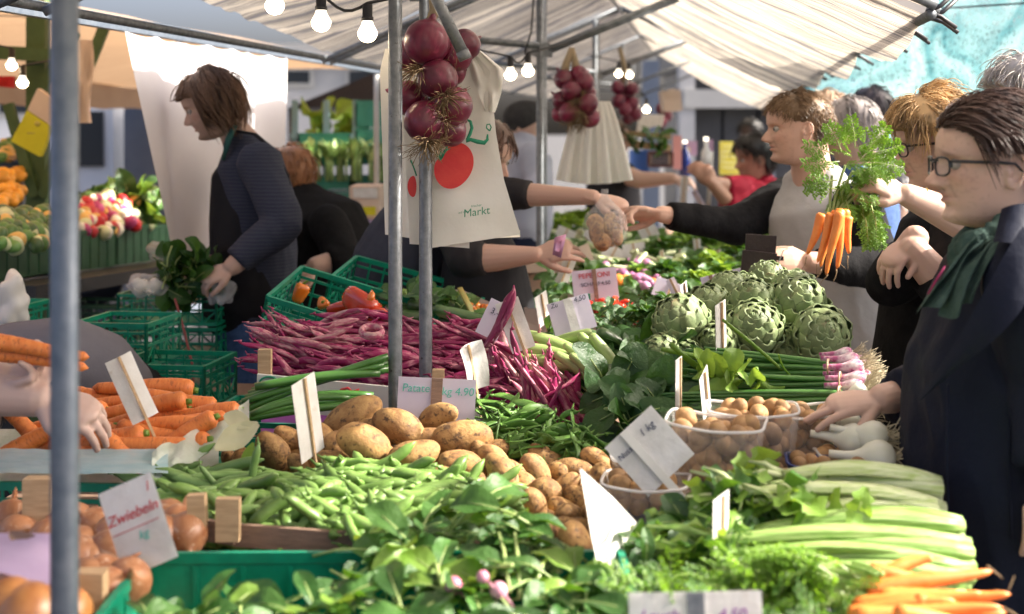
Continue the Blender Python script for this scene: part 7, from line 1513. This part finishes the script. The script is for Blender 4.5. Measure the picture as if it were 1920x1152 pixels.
mb = MB(); mb.tube([P(1772, 500, 2.35), P(1756, 524, 2.345), P(1740, 552, 2.35)], .0022, 6, flat=.6); mb.build('scarf_trim', M['magenta'], scf)
def lapel(u, v): a = bez([P(1918, 425, 2.31), P(1862, 500, 2.25), P(1830, 600, 2.26), P(1722, 742, 2.40)], u); b = bez([P(1960, 470, 2.3), P(1930, 620, 2.22), P(1850, 640, 2.25), P(1722, 755, 2.40)], u); q = a.lerp(b, v); q.y -= .012 * math.sin(math.pi * v); return q
cloth(w1, 'lapel', M['navy_coat'], lapel)
def collar(u, v): a = bez([P(1838, 405, 2.40), P(1880, 370, 2.36), P(1960, 380, 2.40)], u); b = bez([P(1800, 470, 2.36), P(1890, 470, 2.27), P(1970, 480, 2.34)], u); q = a.lerp(b, v); q.y -= .012 * math.sin(math.pi * v); return q
cloth(w1, 'collar', M['navy_coat'], lambda u, v: bez([P(1878, 392, 2.40), P(1905, 378, 2.36), P(1960, 380, 2.40)], u).lerp(bez([P(1862, 455, 2.33), P(1900, 450, 2.27), P(1970, 480, 2.34)], u), v))
for px in (1778, 1895):
    mb = MB(); mb.tube([P(px, 720, 2.345 if px > 1800 else 2.375), P(px - 3, 860, 2.34 if px > 1800 else 2.37), P(px + 2, 1010, 2.33 if px > 1800 else 2.36)], .002, 5); mb.build('seam', M['navy_coat'], w1)
# ---- man at the stall
SHORT = dict(ear=1, flow=lambda p, t: V((.35 if p.x > .02 else -.4, .1, -.3 - .8 * (p.z < .06))), len=.034, jit=.5, lift=.55, grav=.25, r=.0013, seg=5)
m1, Mm = person('man with short fair hair in black and pale grey raglan shirt, reaching across', (1497, 240, 4.3), (-1, -.06, -.05), (.57, .36, .27), (.10, .06, .03), SHORT,
    [(1527, 345, 4.35, .07), (1533, 385, 4.35, .118), (1560, 470, 4.35, .122), (1602, 560, 4.35, .125), (1632, 622, 4.35, .125)], 'white_shirt', axis=(.85, -.5, 0), flat=1.45, s_=.93, stretch=1.09, voxel=.003, nh=1500, neck_r=.06, gname='shirt', fold=.007, sleeve_sep='black_knit', legs='jeans',
    arms=[dict(pts=[(1478, 374, 4.5), (1380, 424, 4.36), (1240, 402, 4.26)], r=[.062, .046, .0255], cut=.945, ease=.012, hand=((-1, 0, .06), (.2, .5, .85), [(.5, .5, .3), (.6, .6, .4), (.7, .7, .4), (.8, .8, .5)], 1, 1.0, .1, .6)),
          dict(pts=[(1608, 388, 4.22), (1650, 506, 4.10), (1520, 492, 4.0)], r=[.062, .050, .030], cut=.94, ease=.013, hand=((-1, -.1, .02), (-.1, -.8, .45), [(.25, .25, .2), (.2, .2, .2), (.25, .3, .2), (.4, .4, .3)], 1, 1.05, .1, .5))],
    opt=dict(brow=.35, hairc=(.25, .15, .08), stubble=.12, gap=.9, lip=(.46, .2, .17)), thick=.004)
for dx, rot_, nm in ((0, .0, 'wallet'),):
    wl = thing('wallet', 'dark brown leather wallet held open by the man in raglan shirt', 'wallet', P(1430, 480, 3.95), (0, .06, 0))
    for nm, c, sz, ry in (('cover', (-.005, .012, .032), (.085, .008, .05), 0), ('cover', (-.012, -.012, -.018), (.095, .008, .06), .05), ('card_slot', (.02, 0, -.004), (.075, .014, .012), 0)):
        mb = MB(); mb.box(c, sz, Matrix.Rotation(ry, 3, 'Y')); mb.build(nm, M['wallet'], wl, False, False)
    mb = MB(); mb.tube([(.04, -.02, -.02), (.052, -.022, .02), (.07, -.02, .028), (.085, -.01, .022)], .0016, 5); mb.build('receipt_edge', M['paper'], wl, True, False)
# ---- blond woman with thin glasses
FLUFF = dict(xmax=.085, flow=lambda p, t: V((.35 if p.x > .03 else -.5, .25 * p.y / .07, -.35 - .8 * (p.z < .07))), len=.08, jit=.45, lift=.7, grav=.5, r=.0014, seg=8)
w2, Mb_ = person('woman with tousled blond hair, thin glasses and black top, arms folded', (1756, 268, 3.5), (-1, .02, -.16), (.57, .37, .29), (.30, .19, .085), FLUFF,
    [(1790, 385, 3.68, .07), (1780, 430, 3.68, .12), (1762, 520, 3.66, .135), (1748, 640, 3.64, .14), (1742, 760, 3.64, .16)], 'black_knit', s_=1.0, stretch=.98, voxel=.0032, nh=1500, neck_r=.05, gname='top', legs='dark_jeans',
    arms=[dict(pts=[(1800, 440, 3.85), (1668, 532, 3.46), (1716, 448, 3.38)], r=[.055, .048, .033], cut=.93, ease=.013, hand=((-.5, -.2, -.35), (-.3, -.4, .8), [(.5, .6, .3)] * 4, -1, .95)), dict(pts=[(1800, 440, 3.46), (1790, 560, 3.36), (1712, 470, 3.36)], r=[.055, .05, .036], cut=.78, ease=.014)],
    opt=dict(brow=.3, hairc=(.25, .15, .08), lip=(.45, .16, .15)), glasses='frame_thin', thick=.016)
# ---- grey haired person at right edge whose bare arm holds the carrots
w3, _ = person('grey haired person at the right edge holding up a bunch of carrots with bare arm', (1945, 205, 3.15), (-1, .1, 0), (.56, .385, .30), (.30, .27, .24), FLUFF, [(1960, 350, 3.25, .07), (1955, 400, 3.25, .12), (1945, 520, 3.25, .14), (1945, 700, 3.25, .15), (1945, 900, 3.25, .16)], 'dark_coat', voxel=.0032, nh=700, legs='dark_jeans', gname='coat', thick=.018, gv=.012,
    arms=[dict(pts=[(1940, 420, 3.12), (1820, 420, 3.08), (1700, 366, 3.0)], r=[.055, .046, .025], cut=.45, hand=((-.85, -.05, .42), (.25, -.6, .75), [(.7, .9, .6), (.8, .9, .6), (.9, 1.0, .7), (1.0, 1.0, .7)], -1, .95, .05, .7))])
mb = MB(); mb.tube([P(1737 + 4 * math.sin(t), 374 + 21 * math.cos(t), 3.02 - .026 * math.sin(t)) for t in [k * .32 for k in range(21)]], .0016, 5, caps=False); mb.build('bracelet', mat('gold_bracelet', (.6, .4, .08), .3, metal=.9), w3)
# ---- the held bunch of carrots
random.seed(111)
FRH = [frond_me(40 + i, U(.05, .07), M['frond'], 1.0, .5, lw=.0026) for i in range(4)]; random.seed(111)
hb_ = thing('carrot_bunch', 'bunch of slim carrots held up by their leafy green tops', 'carrots', P(1562, 395, 2.98))
for i, (x0, y0, x1, y1, d) in enumerate([(1545, 398, 1512, 482, 2.93), (1560, 398, 1532, 496, 2.90), (1572, 398, 1552, 515, 2.88), (1578, 392, 1568, 505, 2.89), (1583, 395, 1574, 482, 2.92), (1588, 402, 1590, 480, 2.90), (1562, 400, 1540, 505, 2.94), (1568, 396, 1560, 480, 2.95)]):
    a, b = P(x0, y0, d), P(x1, y1, d - .01); L = (b - a).length; place('carrot', CARB[i % 5], (a + b) / 2 - hb_.location, basis(b - a) @ Matrix.Rotation(i, 3, 'X'), (L / .145, 1.0, 1.0), hb_)
    mb = MB(); q = b; pts = [q]; dr = (b - a).normalized()
    for s_ in range(5): dr = (dr + V((U(-.4, .4), U(-.2, .2), U(-.2, .3)))).normalized(); q = q + dr * .006; pts.append(q)
    mb.tube(pts, [.0016, .0012, .0009, .0007, .0005, .0003], 4); mb.build('root', M['roots'], hb_)
for (x, y, x1, y1) in ((1566, 398, 1600, 320), (1572, 395, 1625, 335), (1560, 398, 1585, 310), (1576, 395, 1640, 345), (1555, 400, 1560, 330)):
    mb = MB(); mb.tube(stalk_pts((x, y), (x1, y1), 2.98, 3.0, 6), .003, 6); mb.build('stalk', M['stalk'], hb_)
for i in range(100):
    if i < 55: px, py = rpoly([(1575, 330), (1600, 300), (1632, 305), (1632, 350), (1608, 390), (1560, 385), (1560, 350)])
    elif i < 82: px, py = rpoly([(1548, 300), (1570, 280), (1600, 268), (1632, 272), (1640, 290), (1630, 330), (1575, 340)])
    else: px, py = rpoly([(1600, 380), (1632, 360), (1640, 420), (1625, 440), (1600, 410)])
    out = V(((px - 1588) / 70, U(-.8, .2), -(py - 335) / 70)); place('frond', FRH[i % 4], P(px + 8, py, 3.0 + U(-.03, .04)) - hb_.location, basis(out + V((U(-.7, .7), U(-.4, .2), U(-.9, .3))), (U(-.4, .4), -.6, .8)), U(.42, .75), hb_)
for (px, py, dx, dz) in ((1562, 338, -1, -.1), (1555, 290, -.9, .35), (1570, 285, -.4, .9), (1620, 280, .5, .8), (1628, 290, .8, .4), (1595, 275, -.1, 1), (1625, 385, .3, -.9), (1632, 400, .2, -1), (1545, 390, -.2, -1), (1615, 410, .1, -1), (1555, 310, -1, .1), (1630, 305, .9, -.15), (1560, 355, -1, 0)): place('frond', FRH[int(px) % 4], P(px + 8, py, 2.95) - hb_.location, basis((dx, -.1, dz), (0, -1, .3)), .95, hb_)
# ---- apron seller
LONG = dict(flow=lambda p, t: V((.08 if p.x > .03 else -.15, .5 * p.y / .07, -1)), len=.165, jit=.32, lift=.2, grav=.7, r=.0019, seg=9, hl=.0, xmax=.045)
s1, Ms = person('young seller with chin length brown hair, striped navy sweater and long black apron', (396, 194, 4.9), (-.91, -.12, -.40), (.52, .35, .28), (.11, .06, .034), LONG, [(452, 268, 4.95, .062), (468, 300, 4.95, .112), (482, 380, 4.95, .130), (486, 470, 4.95, .128), (478, 540, 4.95, .132), (468, 585, 4.95, .138)], 'stripe_knit', voxel=.0036, nh=1700, flat=1.3, legs='jeans', gname='sweater', thick=.005, opt=dict(stubble=.35, hairc=(.12, .06, .03)), neck_r=.052, fold=.007,
    arms=[dict(pts=[(486, 308, 4.76), (532, 420, 4.66), (436, 500, 4.60)], r=[.058, .050, .031], cut=.95, ease=.015, hand=((-.85, -.1, -.35), (-.1, -.6, .8), [(.6, .7, .4)] * 4, -1, 1.0)), dict(pts=[(470, 308, 5.15), (455, 430, 5.1), (395, 500, 4.85)], r=[.055, .045, .031], cut=.95, hand=((-.8, -.2, -.4), (0, -.5, .8), [(.6, .6, .4)] * 4, 1))])
mb = MB(); capsule(mb, [P(450, 345, 4.95), P(464, 400, 4.95), P(470, 480, 4.95), P(470, 530, 4.95), P(462, 572, 4.95)], [.10, .128, .136, .146, .15], 24, 1.28, (0, 1, 0)); gm = remeshed(mb, .01, 2, .5, .007, 9, 2); gm.transform(wm(s1).inverted()); gm.materials.append(M['apron']); link('apron', gm, s1)
mb = MB(); mb.tube([P(444, 246, 4.86), P(478, 252, 4.78), P(514, 282, 4.80), P(540, 330, 4.84), P(550, 390, 4.86)], .013, 8, flat=.4); mb.build('apron_strap', M['apron'], s1)
mb = MB(); mb.tube([P(440, 236, 4.86), P(428, 262, 4.82), P(418, 300, 4.84)], [.012, .014, .008], 8, flat=.5); mb.build('collar', M['teal_shirt'], s1)
# ---- black clothed person bending behind
PLAIN = dict(flow=lambda p, t: V((-.2, .2 * p.y / .07, -.8)), len=.07, jit=.3, lift=.4, grav=.4, r=.003, seg=6)
person('person with ginger hair and black sweater bending behind the apron seller', (546, 332, 5.6), (-.6, .75, -.35), PK, (.22, .10, .045), PLAIN, [(572, 385, 5.55, .09), (600, 420, 5.5, .15), (622, 470, 5.5, .16), (612, 560, 5.5, .16), (600, 640, 5.5, .16)], 'black_knit', voxel=.006, nh=300, legs='dark_jeans', gname='sweater', gv=.013, axis=(.7, .7, 0), arms=[dict(pts=[(615, 420, 5.3), (648, 490, 5.15), (592, 498, 5.1)], r=[.06, .052, .033], cut=.86, hand=((-.8, -.1, -.5), (0, -.5, .8), [(.4, .5, .3)] * 4, -1))])
# ---- seller leaning over the counter behind the bags
s2, _ = person('seller in dark slate shirt leaning across the counter with both arms outstretched', (905, 292, 4.62), (.8, -.5, -.3), FS, (.06, .03, .02), PLAIN, [(850, 380, 4.65, .085), (815, 420, 4.65, .16), (770, 500, 4.65, .18), (745, 600, 4.65, .185), (735, 700, 4.65, .18)], 'slate_shirt', voxel=.0032, nh=300, legs='dark_jeans', gname='shirt', axis=(.4, .9, 0), sleeve_sep='slate_dark', fold=.010,
    arms=[dict(pts=[(850, 365, 4.6), (955, 364, 4.45), (1112, 370, 4.33)], r=[.056, .042, .0235], cut=.60, ease=.008, hand=((.92, -.1, -.22), (.15, -.35, .9), [(.75, .8, .4), (.8, .9, .5), (.9, .9, .5), (1, 1, .5)], 1, 1.0, .08, .6)),
          dict(pts=[(840, 410, 4.42), (880, 488, 4.28), (1004, 478, 4.22)], r=[.062, .052, .0245], cut=.62, ease=.010, hand=((.95, -.05, .22), (-.2, -.75, .6), [(.35, .35, .2), (.4, .4, .3), (.5, .5, .3), (.55, .6, .3)], 1, 1.0, .08, .3))])
mb = MB(); capsule(mb, [P(890, 430, 4.42), P(905, 500, 4.4), P(912, 580, 4.4), P(905, 680, 4.42)], [.09, .13, .15, .15], 20, 1.2, (0, 1, 0)); gm = remeshed(mb, .012, 2, .5, .006, 9, 2); gm.transform(wm(s2).inverted()); gm.materials.append(M['apron']); link('apron', gm, s2)
# bag of potatoes being handed over
hbag = thing('shopping_bag', 'clear plastic bag of brown potatoes passed from seller to customer', 'bag', P(1136, 468, 4.24))
random.seed(112)
for (px, py, s_) in ((1118, 430, .72), (1148, 436, .7), (1130, 452, .75), (1158, 440, .6), (1112, 415, .55), (1142, 418, .6)): place('potato', POT[px % 8], P(px, py, 4.24 + U(-.02, .02)) - hbag.location, rrot(), s_ * .9, hbag)
mb = MB(); mb.lathe([(.012, .13), (.010, .11), (.03, .085), (.062, .05), (.07, .02), (.062, -.02), (.035, -.042), (.004, -.048)], 22, P(1136, 436, 4.24)); mb.v = [tuple(V(q) + V((1, .6, .3)) * .007 * noise.noise(V(q) * 30)) for q in mb.v]; mb.build('film', mat('thin_clear_film', (.8, .8, .8), .12, alpha=.2, trans=.1, spec=.8, bump=1, bscale=25), hbag)
mb = MB(); slab(mb, [P(1040, 446, 4.15), P(1062, 440, 4.15), P(1052, 484, 4.13), P(1036, 478, 4.13)], (0, .002, .001)); tag(mb.build('banknote', mat('pink_banknote', (.50, .20, .30), .6, (.35, .22, .4), 30)), 'pinkish banknote held in the seller\'s lower hand', 'banknote')
# ---- beanie seller, red jacket woman and others beyond
b3, Mq = person('seller with dark grey beanie and pale blue shirt behind the mid row poles', (988, 232, 7.0), (-.7, .7, -.1), PK, (.05, .03, .02), None, [(985, 268, 7.0, .08), (978, 285, 7.0, .15), (975, 340, 7.0, .16), (975, 420, 7.0, .16)], 'blue_shirt', voxel=.008, nh=10, legs='dark_jeans', gname='shirt', gv=.015, arms=[dict(pts=[(1000, 292, 6.8), (1010, 345, 6.75), (985, 370, 6.6)], r=[.055, .045, .032], cut=.8)])
mb = MB(); mb.ell(P(986, 220, 7.0), (.115, .1, .085), nu=20, nv=12); mb.tube([P(957, 232, 7.0), P(1016, 229, 7.0)], .02, 8); gm = remeshed(mb, .008, 2, .5); gm.transform(wm(b3).inverted()); gm.materials.append(mat('grey_knit_hat', (.025, .025, .028), .9, (.04, .04, .042), 40)); link('beanie', gm, b3)
person('dark haired woman in red jacket standing at the far end of the display', (1414, 298, 7.4), (-1, -.2, -.1), (.42, .22, .15), (.012, .009, .008), PLAIN, [(1424, 338, 7.45, .07), (1428, 356, 7.45, .14), (1440, 400, 7.45, .15), (1445, 480, 7.45, .16)], 'red_jacket', voxel=.007, nh=350, legs='dark_jeans', gv=.013, thick=.018, arms=[dict(pts=[(1402, 354, 7.3), (1372, 352, 7.1), (1330, 340, 7.0)], r=[.055, .045, .03], cut=.72, hand=((-.6, 0, .6), (0, -.7, .3), [(.6, .6, .4)] * 4, 1)), dict(pts=[(1415, 362, 7.25), (1372, 385, 7.1), (1338, 348, 7.0)], r=[.055, .045, .03], cut=.7, hand=((-.4, 0, .8), (0, -.7, .3), [(.7, .6, .4)] * 4, -1))])
person('seller behind the hanging white bags stretching a bare arm to the right', (1148, 262, 8.4), (1, -.2, 0), PK, (.08, .05, .03), PLAIN, [(1150, 305, 8.4, .08), (1150, 325, 8.4, .15), (1150, 380, 8.4, .16), (1150, 460, 8.4, .16)], 'dark_coat', voxel=.009, nh=120, legs='dark_jeans', gv=.016, arms=[dict(pts=[(1165, 325, 8.2), (1200, 338, 8.1), (1262, 335, 8.0)], r=[.06, .05, .033], cut=.2, hand=((.95, 0, -.1), (0, -.4, .8), [(.4, .4, .3)] * 4, 1))])
for lb, h, f, hc, tm, st in (('bald headed elderly man just behind the fair haired man', (1550, 228, 5.6), (-.8, .5, -.1), (.28, .2, .14), 'dark_coat', 'top'), ('man with thin grey hair and blue collar further back in the queue', (1596, 246, 5.2), (-.8, .4, -.25), (.16, .14, .13), 'jeans', None), ('tall dark haired person farthest back in front of the teal tarpaulin', (1636, 216, 6.2), (-.3, .9, 0), (.06, .045, .04), 'dark_coat', None), ('person with fuzzy grey hair between the carrots and the blond woman', (1660, 350, 5.4), (-.7, .6, -.4), (.25, .24, .23), 'dark_coat', None), ('dark silhouetted person in front of the shopfront', (1406, 252, 11), (-.5, -.8, 0), (.01, .01, .01), 'navy_coat', None)):
    d = h[2]; k = F / d; person(lb, h, f, (.42, .27, .2) if d < 10 else (.08, .05, .04), hc, dict(PLAIN, top=True) if st else PLAIN, [(h[0] + 8, h[1] + .19 * k, d, .08), (h[0] + 8, h[1] + .25 * k, d, .15), (h[0] + 10, h[1] + .5 * k, d, .16), (h[0] + 10, h[1] + .8 * k, d, .17)], tm, voxel=.008, nh=260, legs='dark_jeans', gv=.018)  # the farthest figure's silhouette darkness is put into its skin colour
# ---- bent person at left, and the two arms sorting carrots
bp, _ = person('person in grey sweatshirt bending down so that only the round back shows', (-70, 770, 3.9), (-.8, 0, -.6), PK, (.06, .04, .03), PLAIN, [(-60, 712, 3.75, .09), (20, 690, 3.75, .118), (120, 680, 3.75, .125), (180, 700, 3.78, .115), (215, 745, 3.8, .11)], 'grey_back', voxel=.008, nh=150, flat=1.25, legs=None, gname='sweatshirt', gv=.012, fold=.004)
mb = MB(); capsule(mb, [P(205, 720, 3.84), P(245, 742, 3.86), P(262, 860, 3.86), P(262, 1100, 3.9)], [.10, .105, .12, .1], 20, 1.3, (0, 1, 0)); gm = remeshed(mb, .015, 2); gm.transform(wm(bp).inverted()); gm.materials.append(M['apron']); link('trousers', gm, bp)
person('person off to the left whose two hands sort carrots into the lined crate', (-260, 330, 2.75), (1, -.1, -.3), (.50, .36, .31), (.1, .06, .04), None, [(-300, 470, 2.8, .08), (-300, 520, 2.8, .14), (-300, 700, 2.8, .15), (-300, 900, 2.8, .16)], 'black_knit', voxel=.004, nh=10, legs='dark_jeans', gv=.014,
    arms=[dict(pts=[(-260, 560, 2.7), (-150, 730, 2.6), (70, 748, 2.58)], r=[.055, .048, .033], cut=.45, hand=((.93, -.05, -.22), (.25, -.5, .8), [(.45, .5, .3), (.5, .5, .3), (.5, .6, .3), (.6, .6, .3)], 1, 1.05, .12, .4)),
          dict(pts=[(-260, 540, 2.85), (-140, 720, 2.75), (-6, 706, 2.62)], r=[.055, .046, .031], cut=.97, hand=((.86, -.1, .05), (.1, .55, -.8), [(1.0, .8, .5), (1.05, .85, .5), (1.05, .9, .5), (.95, .8, .5)], -1, 1.0, .1, .6))])
